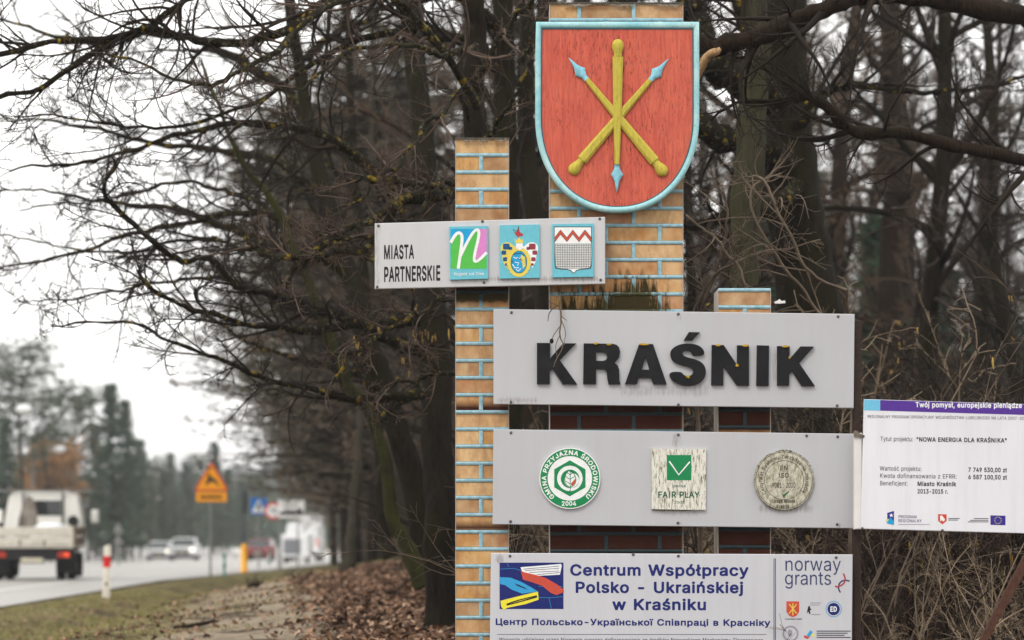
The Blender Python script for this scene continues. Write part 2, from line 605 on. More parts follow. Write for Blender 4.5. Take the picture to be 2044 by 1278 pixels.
def smooth2(pts, closed=True, it=2):
    for _ in range(it):
        out = []
        n = len(pts)
        for i in range(n if closed else n - 1):
            a, b = pts[i], pts[(i + 1) % n]
            out += [(a[0] * 0.75 + b[0] * 0.25, a[1] * 0.75 + b[1] * 0.25), (a[0] * 0.25 + b[0] * 0.75, a[1] * 0.25 + b[1] * 0.75)]
        pts = out if closed else [pts[0]] + out + [pts[-1]]
    return pts


GLYPHS = [
[0,34,56,1,24,9,85,12,86,20,86,25,83,30,86,40,86,42,84,43,81,42,52,41,49,39,47,31,47,29,48,26,51,26,57,25,59,24,50,22,48,19,47,13,47,9,49,8,52,7,80,7,83],
[0,44,35,1,11,9,15,11,16,21,16,24,14,25,11,17,-19,15,-22,5,-22,3,-21,2,-18,6,11],
[0,45,77,1,14,17,43,20,44,54,43,56,42,57,40,57,30,56,28,53,27,20,26,17,27,15,29,14,32,14,40,15,42],
[0,46,35,1,15,12,18,17,18,22,16,24,14,26,9,26,5,24,0,17,-4,12,-4,8,-2,6,0,4,4,4,9,5,13,8,16],
[0,48,77,2,28,28,86,33,87,43,86,48,85,54,81,58,77,62,71,65,64,67,55,68,48,68,33,64,15,60,8,56,3,48,-2,41,-4,27,-4,17,2,12,7,8,15,6,20,4,29,3,37,4,51,5,59,8,67,12,75,16,80,19,32,69,27,65,24,59,21,47,21,35,24,21,26,18,31,14,34,13,40,13,45,18,49,28,50,34,50,48,48,59,44,66,42,68,39,69,35,70],
[0,49,77,1,27,29,85,32,86,43,86,46,84,47,82,48,14,49,13,63,13,65,11,66,8,66,1,65,-2,63,-3,60,-4,10,-3,8,0,8,8,10,12,13,13,28,13,29,14,29,63,28,63,14,54,9,58,9,69,11,72],
[0,50,77,1,39,27,86,32,87,40,87,47,85,56,80,62,71,64,66,64,55,62,49,54,36,35,15,35,14,61,13,64,12,66,9,66,1,63,-3,60,-4,8,-3,6,0,6,8,8,12,39,46,44,52,46,57,46,62,44,66,40,69,35,70,27,67,25,64,23,57,21,55,9,55,7,57,6,59,8,70,13,78,22,84],
[0,51,77,1,49,9,85,12,86,58,86,61,85,63,83,63,75,62,72,45,51,56,45,62,39,66,30,66,19,64,12,60,6,56,2,45,-3,39,-4,30,-4,23,-3,15,0,11,3,5,12,3,17,3,21,4,24,6,25,15,26,18,25,20,24,22,18,25,15,34,13,44,15,47,19,48,23,48,27,42,34,36,36,25,36,22,38,21,41,21,50,35,68,33,69,12,69,9,70,7,72,6,75,7,82],
[0,52,77,1,35,37,85,40,86,49,86,52,83,52,80,25,31,38,30,40,31,41,53,46,55,54,55,57,54,58,52,59,32,60,31,68,29,70,19,69,16,67,14,59,13,58,11,58,0,57,-2,54,-3,45,-3,42,-2,41,1,40,12,39,13,6,14,3,15,2,18,2,26,3,29,35,83],
[0,53,77,1,47,13,85,17,86,57,86,60,85,62,82,62,73,59,69,29,69,27,67,26,59,27,57,34,58,42,57,47,56,53,53,57,50,60,46,65,35,66,21,62,11,59,6,51,-1,39,-4,31,-4,25,-3,16,1,12,4,9,8,5,21,7,24,9,25,20,25,22,24,24,18,30,13,40,14,47,20,48,25,46,34,39,40,35,41,26,39,21,36,10,37,7,39,6,41,11,81],
[0,54,77,2,27,38,85,41,86,50,86,54,83,53,78,39,56,39,55,46,54,59,46,62,42,64,36,66,24,63,13,60,7,56,3,52,0,45,-3,40,-4,32,-4,20,-1,12,6,7,17,6,22,6,30,8,39,13,49,35,82,15,32,38,28,36,25,32,24,21,26,17,30,14,34,13,39,13,43,15,46,19,48,25,47,30,45,34,41,38,37,39],
[0,55,77,1,18,8,85,11,86,61,86,64,84,66,81,66,72,65,69,29,-2,26,-3,15,-3,12,-1,11,2,44,68,42,69,11,69,8,70,6,72,6,82],
[0,56,77,3,33,27,86,32,87,41,87,47,85,55,81,59,77,63,71,64,66,64,55,58,43,67,30,68,24,67,15,63,8,59,3,50,-2,43,-4,29,-4,22,-2,16,1,11,4,5,13,4,18,4,25,5,30,9,38,13,43,7,56,7,64,8,69,11,75,14,79,20,83,15,35,70,31,69,28,67,25,64,25,60,26,56,28,54,31,52,36,51,41,52,44,54,46,57,46,61,45,65,43,68,15,35,34,29,33,24,29,22,25,23,19,25,16,30,13,37,13,43,14,46,16,48,19,49,23,48,27,46,30,43,32],
[0,57,77,2,26,27,86,32,87,43,86,49,84,56,80,60,75,63,69,66,55,64,46,59,34,36,-1,32,-3,20,-3,18,-2,17,0,18,5,33,27,20,31,16,33,12,37,7,48,6,52,6,61,8,69,13,77,19,82,13,35,70,31,69,27,66,25,62,24,56,25,51,31,44,41,45,44,47,47,51,48,57,47,63,40,69],
[0,65,82,2,22,30,85,32,86,43,86,46,85,48,83,77,3,77,0,76,-2,74,-3,63,-3,60,-2,52,18,51,19,25,19,23,17,18,1,16,-2,13,-3,3,-3,-1,-1,-2,2,28,83,9,37,56,31,39,31,37,33,36,44,36,45,37,45,39,39,55,38,57],
[0,67,87,1,55,33,86,38,87,49,87,62,82,67,79,72,73,77,65,79,59,79,57,76,53,73,52,64,53,62,54,58,61,54,66,49,68,42,69,36,68,31,66,26,61,23,56,20,44,20,38,23,25,26,21,33,15,41,13,46,13,51,15,59,22,62,28,65,30,75,30,77,29,78,27,79,23,74,12,70,7,63,1,57,-2,50,-4,39,-4,32,-3,25,-1,19,3,13,8,9,14,5,21,3,29,2,41,3,51,7,66,13,74,18,79,25,83],
[0,68,85,2,22,8,85,11,86,39,86,49,84,55,82,62,78,70,69,74,61,76,53,77,41,76,30,74,22,70,13,66,8,61,4,51,-1,39,-3,8,-3,6,-1,5,2,5,80,6,83,14,24,68,24,15,25,14,39,14,46,16,50,18,54,22,58,31,59,37,59,45,57,56,48,66,35,69,26,69],
[0,69,72,1,30,8,85,11,86,58,86,61,85,63,83,63,73,60,69,26,69,24,68,24,51,26,50,56,50,60,48,60,37,57,33,26,33,24,32,24,14,60,13,62,12,63,9,63,-1,61,-3,58,-4,11,-4,8,-3,6,-1,5,2,5,80,6,83],
[0,70,71,1,28,8,85,11,86,58,86,61,84,62,81,62,73,61,70,59,69,26,69,24,68,24,50,26,49,55,49,57,48,59,45,59,37,57,33,54,32,26,32,24,31,23,1,22,-2,19,-3,9,-3,7,-2,5,1,5,80,6,83],
[0,71,88,1,59,32,86,38,87,50,86,57,84,63,81,69,77,73,72,79,59,79,55,76,53,73,52,64,53,62,54,58,61,53,66,48,68,41,69,35,68,31,66,26,61,23,56,20,43,21,34,25,22,33,15,46,13,50,14,53,16,60,24,61,27,60,28,44,29,42,30,41,33,41,40,43,45,75,45,79,43,80,40,80,28,78,18,75,12,70,6,66,3,59,-1,53,-3,46,-4,36,-4,28,-2,21,1,16,5,11,11,7,18,2,34,3,53,6,63,10,71,15,77,23,82],
[0,73,48,1,4,10,84,28,84,28,-2,10,-2],
[0,74,68,1,28,41,85,44,86,53,86,56,84,57,82,57,21,56,15,52,5,49,2,44,-1,34,-4,21,-4,11,1,6,6,3,11,1,21,1,28,2,30,5,32,15,32,19,29,20,19,24,14,27,13,31,13,37,16,39,23,39,81],
[0,75,80,1,30,8,85,10,86,19,86,23,83,24,53,26,54,55,85,58,86,71,86,73,84,74,81,73,78,44,46,73,5,75,1,73,-2,70,-3,60,-3,56,-2,31,32,29,31,24,25,23,1,22,-2,19,-3,8,-3,6,-1,5,2,5,80,6,83],
[0,76,68,1,18,8,85,10,86,19,86,22,84,23,82,24,14,55,14,58,13,60,12,61,9,61,1,59,-3,11,-4,8,-3,6,-1,5,2,5,80,6,83],
[0,77,106,1,36,8,85,10,86,23,86,27,84,49,29,50,28,73,84,75,86,90,86,93,84,94,82,94,0,93,-2,90,-3,81,-3,78,-2,76,0,76,41,75,41,74,39,58,0,56,-3,52,-4,45,-3,42,-1,26,38,24,41,23,38,23,0,22,-2,19,-3,10,-3,7,-2,5,0,5,80,6,83],
[0,78,89,1,27,8,85,10,86,21,86,25,84,56,35,58,33,59,33,59,82,64,86,73,86,76,84,78,80,78,2,76,-2,73,-3,63,-4,58,-2,25,50,24,50,23,0,22,-2,19,-3,10,-3,7,-2,5,0,5,80,6,83],
[0,79,90,2,31,33,86,39,87,50,86,57,84,65,80,71,75,75,69,79,61,81,53,82,34,80,25,76,15,71,8,66,3,58,-2,50,-4,39,-4,32,-3,25,-1,19,3,14,7,9,13,5,22,3,30,2,41,3,52,5,60,9,68,14,75,19,80,27,84,20,39,69,31,66,24,58,22,54,20,44,20,37,23,26,28,19,35,14,45,13,54,17,60,24,63,32,64,38,64,45,61,57,59,61,56,64,52,67,49,68],
[0,80,76,2,25,8,85,11,86,40,86,50,84,58,80,62,76,67,68,69,61,69,53,67,46,64,39,59,33,52,29,46,27,40,26,26,26,24,25,23,1,22,-2,19,-3,9,-3,7,-2,5,1,5,80,6,83,12,24,68,24,44,26,43,40,44,44,45,47,47,50,51,50,57,49,62,47,65,39,69,26,69],
[0,82,77,2,29,8,85,11,86,41,86,46,85,57,81,64,75,69,60,69,51,64,40,61,36,57,33,56,31,71,3,71,0,70,-2,58,-4,53,-2,38,26,36,28,25,28,24,27,23,1,22,-2,19,-3,8,-3,6,-1,5,2,5,80,6,83,12,24,68,24,46,26,45,41,46,45,47,49,50,50,54,50,60,49,64,46,67,38,69,26,69],
[0,83,76,1,59,26,86,32,87,42,87,53,83,58,80,62,76,65,71,67,65,67,59,62,57,54,57,50,59,48,64,43,68,34,70,28,68,22,63,22,60,26,55,33,52,49,47,57,43,63,39,68,31,69,26,69,19,65,8,57,1,45,-4,39,-5,27,-4,22,-3,15,0,7,7,2,18,2,24,4,26,18,26,20,24,21,19,24,16,27,14,32,13,44,14,48,17,50,20,51,23,48,28,41,31,23,36,12,42,9,45,5,53,4,57,4,64,5,69,8,74,11,78,15,81],
[0,84,77,1,21,3,85,6,86,65,86,68,85,70,83,70,74,68,70,65,69,46,69,45,68,44,-1,41,-3,30,-3,28,-2,26,1,26,67,25,69,6,69,2,70,0,80,1,83],
[0,85,88,1,34,8,85,10,86,19,86,23,83,24,80,24,25,26,20,30,16,34,14,40,13,46,13,50,15,54,18,57,23,58,28,58,80,59,83,63,86,72,86,75,84,76,82,76,23,75,17,71,10,63,1,49,-4,43,-5,33,-4,19,1,14,5,10,10,5,25,5,80,6,83],
[0,87,115,1,37,1,85,3,86,12,86,15,85,30,33,31,33,32,36,44,81,47,85,50,86,60,86,62,85,64,83,78,32,79,33,92,83,94,85,97,86,106,86,109,84,110,82,110,79,89,2,87,-2,84,-3,73,-3,69,-1,55,48,54,48,53,46,40,-1,38,-3,25,-3,22,-2,20,1,-1,79,-1,82],
[0,89,80,1,21,1,85,4,86,13,86,17,84,37,53,38,53,57,84,61,86,71,86,75,83,76,80,47,33,46,1,45,-2,41,-4,33,-3,29,-1,28,2,28,32,0,78,-1,82],
[0,90,75,1,26,4,85,8,86,63,86,67,82,67,74,66,71,28,15,28,14,64,13,66,12,67,9,67,-1,65,-3,62,-4,8,-4,5,-3,3,-1,2,1,2,7,3,11,42,68,39,69,5,69,3,71,2,74,2,82],
[0,97,67,2,33,22,65,26,66,37,66,47,62,53,57,57,49,58,2,57,-1,52,-4,44,-3,40,-1,30,-5,14,-3,6,2,3,7,1,13,1,22,3,28,6,32,16,37,37,41,39,42,39,45,35,49,28,49,24,48,18,42,16,41,13,41,4,44,3,49,7,57,13,62,11,34,24,27,23,21,21,18,17,19,15,22,13,26,12,31,12,38,18,39,24,38,25],
[0,99,68,1,40,32,66,41,65,52,60,58,54,61,46,61,44,56,40,46,39,40,47,34,49,31,49,27,48,21,42,19,31,20,24,22,18,27,13,33,12,38,13,42,16,47,23,58,21,61,17,61,14,57,6,54,3,50,0,44,-3,35,-5,22,-3,16,0,11,4,7,9,3,17,1,30,1,38,6,51,10,57,15,61,21,64],
[0,100,73,2,25,48,85,51,86,59,86,63,81,63,0,61,-2,58,-3,50,-3,45,-1,39,-4,29,-5,24,-4,12,2,8,7,4,14,2,21,1,38,6,51,10,57,14,61,20,64,31,66,44,63,45,65,45,81,16,31,49,26,48,22,43,20,37,19,30,20,23,23,17,28,13,33,12,38,14,42,18,44,23,45,31,44,39,42,44,37,48],
[0,101,70,2,34,24,65,28,66,37,66,48,62,56,55,61,45,63,29,62,26,60,24,20,23,22,18,25,15,28,13,33,12,37,12,43,16,45,19,48,21,60,18,61,16,61,13,58,6,52,0,37,-5,30,-5,23,-3,13,2,9,6,5,12,1,24,2,40,4,47,8,54,12,59,8,30,49,24,46,21,42,21,40,43,40,43,43,39,47,35,49],
[0,105,32,2,15,10,88,15,88,19,87,22,84,24,80,24,76,22,72,20,70,16,68,11,67,7,69,2,75,2,80,4,84,6,86,12,8,65,18,65,21,63,22,60,22,1,20,-2,17,-3,7,-3,5,-2,4,1,4,60,5,63],
[0,106,32,2,15,10,88,15,88,19,87,21,85,23,81,23,76,22,72,20,70,16,68,11,67,4,71,2,75,2,80,4,84,6,86,17,8,65,18,65,20,64,22,61,22,-4,19,-16,17,-20,15,-22,8,-25,-4,-26,-6,-23,-6,-14,-5,-11,2,-9,4,-6,4,60,5,63],
[0,107,66,1,29,6,85,9,86,17,86,22,82,22,46,23,45,40,62,43,64,46,65,55,65,59,63,60,60,58,56,43,41,38,35,61,4,62,0,60,-3,48,-4,42,-1,24,22,23,22,22,20,22,1,20,-2,17,-3,6,-3,4,2,4,83],
[0,108,35,1,18,6,85,9,86,17,86,22,82,22,15,23,13,27,13,29,12,31,8,32,1,30,-2,28,-3,19,-4,13,-2,8,1,5,8,4,14,4,83],
[0,109,103,1,47,31,66,37,66,41,65,46,63,50,60,62,65,66,66,73,66,79,64,86,60,90,54,92,46,92,0,91,-2,88,-3,77,-3,76,-1,75,2,75,43,72,48,69,49,63,49,60,47,57,42,57,0,56,-2,53,-3,44,-3,41,-2,40,0,39,43,38,46,34,49,28,49,25,47,22,41,22,2,21,-1,17,-3,8,-3,5,-2,4,0,4,61,5,63,8,65,17,65,22,63],
[0,110,71,1,28,8,65,17,65,22,62,31,66,41,66,45,65,55,58,58,52,60,44,60,0,59,-2,56,-3,45,-3,43,2,43,38,41,45,39,47,33,49,26,47,22,41,22,2,21,-1,17,-3,8,-3,5,-2,4,2,4,60,5,63],
[0,111,71,2,21,24,65,29,66,39,66,50,61,54,58,58,53,61,48,63,42,64,34,63,19,57,6,52,1,45,-3,34,-5,26,-4,15,0,7,8,2,21,1,37,5,49,12,59,16,31,49,26,47,22,43,20,37,19,30,20,23,23,17,28,13,33,12,39,14,43,18,46,24,46,32,45,40,42,45,40,47],
[0,112,73,2,27,35,66,44,65,51,62,56,58,60,53,64,44,66,36,66,26,64,17,61,10,57,4,53,0,42,-4,35,-5,22,-2,22,-22,21,-24,18,-26,8,-26,5,-25,4,-21,4,61,5,63,8,65,17,65,22,62,29,65,16,33,49,28,47,24,42,22,36,22,29,23,22,25,17,30,13,36,12,41,14,45,19,48,26,48,34,46,41,43,46,39,48],
[0,114,46,1,20,31,66,39,66,41,64,42,61,42,52,39,48,29,48,26,47,23,44,22,42,22,0,18,-3,7,-3,5,-1,4,2,4,61,5,63,8,65,17,65,22,63],
[0,115,63,1,50,21,65,25,66,33,66,46,62,49,59,55,50,55,46,53,44,44,41,40,42,36,47,33,49,26,49,23,48,21,46,21,44,24,41,40,37,48,34,52,30,55,25,56,21,56,11,52,4,45,-1,40,-3,27,-5,17,-3,11,0,7,3,1,15,3,18,6,20,13,21,17,20,21,14,25,12,34,13,38,16,38,18,35,20,19,25,11,29,7,32,4,38,3,42,3,48,6,55,8,58,12,61],
[0,116,41,1,38,8,79,12,80,19,80,21,79,23,76,24,66,25,65,33,65,36,61,36,54,35,51,32,49,25,49,24,48,24,15,25,13,32,13,34,12,35,10,37,4,37,1,36,-2,33,-4,24,-4,16,-2,12,0,10,2,7,9,6,14,6,47,5,48,0,49,-3,51,-3,63,1,65,4,65,5,66,6,76],
[0,117,71,1,32,8,65,18,65,20,64,21,62,22,59,22,21,25,15,31,13,35,13,38,15,41,18,42,21,43,25,43,60,44,63,46,65,56,65,60,63,60,0,59,-2,56,-3,46,-3,43,-1,33,-4,24,-4,20,-3,14,0,9,4,5,12,4,21,4,60,5,63],
[0,119,96,1,32,3,65,13,65,17,63,26,32,27,32,28,35,35,60,38,64,41,65,49,65,53,63,55,59,63,32,73,63,75,65,86,65,89,63,90,61,90,58,71,-2,66,-4,56,-2,54,1,45,30,44,29,36,2,34,-2,30,-4,19,-2,17,2,-1,61,0,63],
[0,121,67,1,27,3,65,13,65,16,63,30,27,31,27,32,29,45,63,47,65,58,65,61,64,63,61,34,-14,31,-19,28,-22,23,-25,14,-27,5,-25,4,-22,4,-18,6,-12,9,-10,14,-10,16,-9,19,-6,21,0,-1,59,0,63],
[0,122,66,1,27,7,65,54,65,56,63,57,60,57,54,55,50,29,15,29,14,53,13,56,12,58,10,58,1,56,-2,52,-4,8,-4,5,-3,3,-1,2,1,2,7,4,11,31,47,30,48,8,48,5,50,3,53,3,61,5,64],
[0,243,71,2,32,36,89,46,89,50,86,49,81,40,66,52,60,58,53,61,48,63,42,64,27,63,20,61,14,58,8,54,3,50,0,43,-3,36,-5,30,-5,25,-4,18,-1,13,2,9,6,6,10,1,23,1,31,2,42,4,47,10,57,14,60,26,66,25,72,33,87,16,31,49,26,47,22,43,20,37,19,30,20,23,23,17,28,13,33,12,39,14,43,18,46,24,46,32,45,40,42,45,40,47],
[0,261,67,2,45,22,65,26,66,35,66,44,63,52,58,56,50,57,41,57,1,56,-3,49,-9,50,-10,54,-10,57,-11,60,-18,59,-23,55,-25,45,-27,36,-24,33,-21,31,-16,32,-6,31,-5,19,-4,11,-1,6,2,3,6,1,14,1,23,3,28,6,32,10,35,16,37,37,41,39,42,39,45,35,49,28,49,24,48,18,42,16,41,13,41,4,44,3,49,7,57,13,62,11,34,24,27,23,21,21,18,17,19,15,22,13,26,12,31,12,38,18,39,24,38,25],
[0,322,38,1,33,8,85,11,86,20,86,22,84,23,81,24,65,25,64,30,65,33,61,33,54,32,51,24,45,24,14,25,13,31,12,33,9,34,4,34,1,33,-1,30,-3,25,-4,18,-3,10,1,7,6,6,10,6,33,5,34,0,33,-2,34,-3,37,-3,47,6,54,6,81],
[0,324,71,1,38,36,89,46,89,48,88,50,85,50,83,40,67,40,66,46,64,53,60,56,56,59,50,60,43,60,0,59,-2,56,-3,45,-3,43,2,43,38,41,45,39,47,33,49,26,47,22,41,22,2,21,-1,18,-3,8,-3,5,-2,4,1,4,61,5,63,8,65,17,65,22,62,27,65,25,69,25,72,32,87],
[0,346,76,1,64,37,109,39,110,48,110,52,107,53,105,43,89,43,87,50,85,55,82,64,74,67,65,67,61,66,58,64,57,54,57,50,59,48,64,45,67,35,70,29,69,25,66,22,63,22,59,24,56,28,54,49,47,61,41,67,32,69,26,69,20,65,8,57,1,45,-4,40,-5,31,-5,20,-2,11,3,7,7,2,17,2,22,3,25,5,26,16,26,19,25,22,18,25,15,34,13,44,14,48,17,51,23,49,27,46,29,22,37,12,42,7,48,5,53,4,57,4,66,8,74,11,78,20,84,28,87,27,91,35,107],
[0,347,63,1,55,32,89,43,89,46,87,47,85,46,82,37,66,45,62,50,58,54,51,55,46,52,43,43,41,40,42,34,49,25,49,21,46,21,44,24,41,42,36,47,34,51,31,54,28,56,24,56,15,55,10,51,3,39,-4,26,-5,17,-3,12,-1,8,2,2,11,1,14,2,17,6,20,15,21,17,20,22,13,25,12,33,12,38,16,38,18,35,20,18,25,9,30,6,33,4,38,3,41,3,47,5,53,9,59,13,62,22,66,21,70,29,87],
[0,1055,88,1,23,8,85,11,86,73,86,75,84,76,82,76,0,75,-2,72,-3,63,-3,60,-2,58,0,58,68,57,69,26,69,24,68,23,0,22,-2,19,-3,10,-3,7,-2,5,0,5,80,6,83],
[0,1057,87,1,55,33,86,38,87,49,87,62,82,67,79,72,73,77,65,79,59,79,57,76,53,73,52,64,53,62,54,58,61,54,66,49,68,42,69,36,68,31,66,26,61,23,56,20,44,20,38,23,25,26,21,33,15,41,13,46,13,51,15,59,22,62,28,65,30,75,30,77,29,78,27,79,23,74,12,70,7,63,1,57,-2,50,-4,39,-4,32,-3,25,-1,19,3,13,8,9,14,5,21,3,29,2,41,3,51,7,66,13,74,18,79,25,83],
[0,1059,75,1,29,1,85,4,86,13,86,17,84,34,44,35,43,37,45,51,81,53,84,56,86,66,86,69,84,70,82,70,80,41,10,36,2,28,-2,23,-3,14,-3,11,-2,10,0,10,9,11,12,14,14,21,14,25,16,26,19,-1,79,-1,82],
[0,1062,85,1,30,8,85,10,86,19,86,22,84,23,82,24,14,55,14,56,16,56,82,58,85,61,86,70,86,73,84,74,80,74,15,75,14,80,13,82,9,82,-18,80,-20,77,-21,68,-21,64,-16,64,-5,63,-4,8,-3,6,-1,5,2,5,80,6,83],
[0,1072,67,2,33,22,65,26,66,37,66,47,62,53,57,57,49,58,2,57,-1,52,-4,44,-3,40,-1,30,-5,14,-3,6,2,3,7,1,13,1,22,3,28,6,32,16,37,37,41,39,42,39,45,35,49,28,49,24,48,18,42,16,41,13,41,4,44,3,49,7,57,13,62,11,34,24,27,23,21,21,18,17,19,15,22,13,26,12,31,12,38,18,39,24,38,25],
[0,1074,68,3,21,8,65,35,65,41,64,50,61,55,56,58,50,58,39,54,32,58,28,60,24,61,16,60,11,58,7,53,1,46,-2,40,-3,7,-3,5,-2,4,2,4,60,5,63,9,23,48,21,47,21,41,23,40,35,40,38,41,40,43,40,46,37,48,10,22,23,21,21,21,15,22,14,38,14,41,15,42,17,42,21,39,23,24,24],
[0,1077,70,2,34,24,65,28,66,37,66,48,62,56,55,61,45,63,29,62,26,60,24,20,23,22,18,25,15,28,13,33,12,37,12,43,16,45,19,48,21,60,18,61,16,61,13,58,6,52,0,37,-5,30,-5,23,-3,13,2,9,6,5,12,1,24,2,40,4,47,8,54,12,59,8,30,49,24,46,21,42,21,40,43,40,43,43,39,47,35,49],
[0,1082,65,1,31,8,65,19,65,21,63,22,60,22,42,23,41,43,64,46,65,58,65,60,63,61,60,60,57,40,32,41,29,61,4,62,1,60,-2,57,-3,47,-3,43,-2,25,21,23,22,22,20,22,1,20,-2,17,-3,7,-3,5,-2,4,2,4,60,5,63],
[0,1083,69,1,28,14,65,54,65,58,63,59,59,59,2,57,-3,46,-3,43,-2,41,0,41,47,40,48,29,48,27,47,25,18,23,10,19,2,14,-1,8,-3,-1,-3,-3,-1,-4,2,-3,11,0,13,5,14,7,18,9,31,10,60,11,63],
[0,1085,70,1,29,8,65,19,65,21,63,22,60,22,41,24,40,40,40,42,41,43,63,48,65,56,65,60,63,60,0,59,-2,48,-4,44,-2,43,1,42,22,40,23,23,23,22,22,22,2,21,-1,19,-3,16,-4,5,-2,4,2,4,60,5,63],
[0,1086,71,2,21,24,65,29,66,39,66,50,61,54,58,58,53,61,48,63,42,64,34,63,19,57,6,52,1,45,-3,34,-5,26,-4,15,0,7,8,2,21,1,37,5,49,12,59,16,31,49,26,47,22,43,20,37,19,30,20,23,23,17,28,13,33,12,39,14,43,18,46,24,46,32,45,40,42,45,40,47],
[0,1087,70,1,21,8,65,55,65,60,63,60,0,59,-2,56,-3,47,-3,44,-2,43,0,42,47,40,48,23,48,22,47,22,0,20,-2,17,-3,8,-3,5,-2,4,2,4,60,5,63],
[0,1088,73,2,27,35,66,44,65,51,62,56,58,60,53,64,44,66,36,66,26,64,17,61,10,57,4,53,0,42,-4,35,-5,22,-2,22,-22,21,-24,18,-26,8,-26,5,-25,4,-21,4,61,5,63,8,65,17,65,22,62,29,65,16,33,49,28,47,24,42,22,36,22,29,23,22,25,17,30,13,36,12,41,14,45,19,48,26,48,34,46,41,43,46,39,48],
[0,1089,68,1,40,32,66,41,65,52,60,58,54,61,46,61,44,56,40,46,39,40,47,34,49,31,49,27,48,21,42,19,31,20,24,22,18,27,13,33,12,38,13,42,16,47,23,58,21,61,17,61,14,57,6,54,3,50,0,44,-3,35,-5,22,-3,16,0,11,4,7,9,3,17,1,30,1,38,6,51,10,57,15,61,21,64],
[0,1090,57,1,22,0,65,49,65,52,64,54,62,54,53,53,50,50,49,36,48,35,47,34,1,33,-2,31,-3,21,-3,18,-2,17,0,17,47,16,48,1,49,-2,50,-3,53,-3,61,-2,64],
[0,1094,71,1,29,8,65,18,65,20,64,22,61,22,16,23,14,42,14,42,59,43,62,44,64,47,65,56,65,60,63,61,15,67,12,68,9,68,-18,66,-20,63,-21,54,-21,52,-19,51,-16,50,-5,49,-4,7,-3,5,-2,4,2,4,60,5,63],
[0,1100,67,2,19,8,65,19,65,21,63,22,60,22,46,23,44,43,42,51,39,56,34,59,26,60,16,57,8,51,1,44,-2,37,-3,6,-3,4,2,4,60,5,63,10,23,26,22,25,22,15,23,14,36,14,40,16,42,18,42,22,38,25,33,26],
[0,1110,32,2,15,10,88,15,88,19,87,22,84,24,80,24,76,22,72,20,70,16,68,11,67,7,69,2,75,2,80,4,84,6,86,12,8,65,18,65,21,63,22,60,22,1,20,-2,17,-3,7,-3,5,-2,4,1,4,60,5,63],
[0,1111,32,3,14,-1,88,7,87,10,84,12,80,12,76,10,72,8,70,4,68,-1,68,-5,69,-9,76,-9,80,-7,84,-5,86,15,22,88,27,88,31,86,33,84,35,80,35,76,33,72,31,70,27,68,22,68,18,69,14,76,14,79,16,84,18,86,12,8,65,18,65,21,63,22,60,22,1,20,-2,17,-3,7,-3,5,-2,4,1,4,60,5,63],
[2,45,74,1,7,18,40,53,40,54,39,54,30,18,30,17,31,17,38],
[2,48,74,2,20,28,83,32,84,42,83,47,82,52,79,60,70,64,56,65,48,64,23,58,10,54,5,48,1,41,-1,29,-1,19,4,12,13,7,28,6,47,10,65,17,77,16,32,72,26,68,21,60,18,36,21,21,24,16,30,11,37,10,44,13,50,21,53,33,53,45,50,62,47,67,40,72,36,73],
[2,49,74,1,23,29,82,33,83,42,83,44,82,45,11,46,10,62,10,63,9,63,1,62,0,12,0,11,1,11,8,12,10,31,10,32,11,32,68,31,69,15,58,13,58,12,60,12,68,13,70],
[2,50,74,1,33,27,83,41,84,51,80,56,76,59,71,62,61,60,52,56,43,28,11,62,10,63,8,63,1,62,0,10,0,9,1,9,8,10,10,42,45,47,52,49,57,49,62,47,67,44,70,36,73,30,72,25,69,22,65,20,58,10,58,9,60,11,69,15,76,22,81],
[2,51,74,1,39,10,82,12,83,57,83,60,82,59,72,39,49,49,46,54,43,59,38,63,31,63,18,61,13,54,4,45,0,30,-1,18,2,14,4,10,8,6,16,6,22,17,22,20,16,24,13,29,10,35,10,46,13,49,17,51,23,51,27,49,31,44,36,37,39,25,39,24,40,24,50,42,71,40,72,11,72,10,73],
[2,53,74,1,41,14,82,17,83,58,83,59,81,59,74,58,72,27,72,24,69,23,55,24,52,34,55,47,53,56,47,61,38,63,27,63,20,61,15,52,3,43,-1,31,-1,20,2,12,9,10,13,8,21,9,22,18,22,20,21,23,15,27,12,33,10,39,10,43,12,47,16,51,25,48,36,40,43,35,44,26,42,21,39,11,40,10,41],
[2,55,74,1,14,9,82,11,83,60,83,63,81,63,72,28,2,26,0,15,0,14,2,48,69,48,71,46,72,10,72,9,73],
[2,57,74,2,23,27,83,32,84,48,82,54,78,60,69,63,55,61,46,57,36,34,1,22,0,20,1,20,3,38,28,38,30,37,31,25,32,15,38,12,42,10,48,9,61,11,69,15,75,20,80,16,35,73,29,71,25,68,22,63,21,56,22,50,26,45,30,42,36,41,41,42,46,45,49,50,51,57,50,63,46,68,41,72],
[2,58,32,2,8,12,59,18,59,22,55,23,48,19,44,12,43,7,47,8,57,10,12,15,18,15,21,13,23,8,23,4,21,1,16,-1,12,-1,7,3,7,10],
[2,65,79,2,13,31,82,33,83,43,83,45,82,74,3,73,0,62,0,53,22,23,22,21,20,14,0,2,0,1,1,6,37,66,27,34,29,33,48,33,49,36,39,65],
[2,66,75,3,20,9,82,11,83,41,83,50,81,61,73,64,64,64,55,61,49,55,43,61,39,65,34,67,29,67,16,65,11,58,4,51,1,43,0,9,0,8,2,8,80,13,21,71,20,69,20,50,21,48,23,47,37,47,46,50,50,54,52,59,52,63,46,70,38,72,23,72,12,22,36,20,34,20,13,21,11,23,10,43,11,49,13,54,17,55,26,52,31,48,34,40,36],
[2,67,84,1,40,33,83,48,84,60,80,65,77,70,72,76,60,75,56,65,55,60,64,56,68,49,71,42,72,35,71,28,67,23,62,18,50,17,38,20,26,23,20,27,16,35,11,44,10,53,13,60,19,65,27,74,27,76,26,74,18,69,10,57,1,47,-1,37,-1,30,0,24,3,13,12,6,27,5,48,9,64,19,76,25,80],
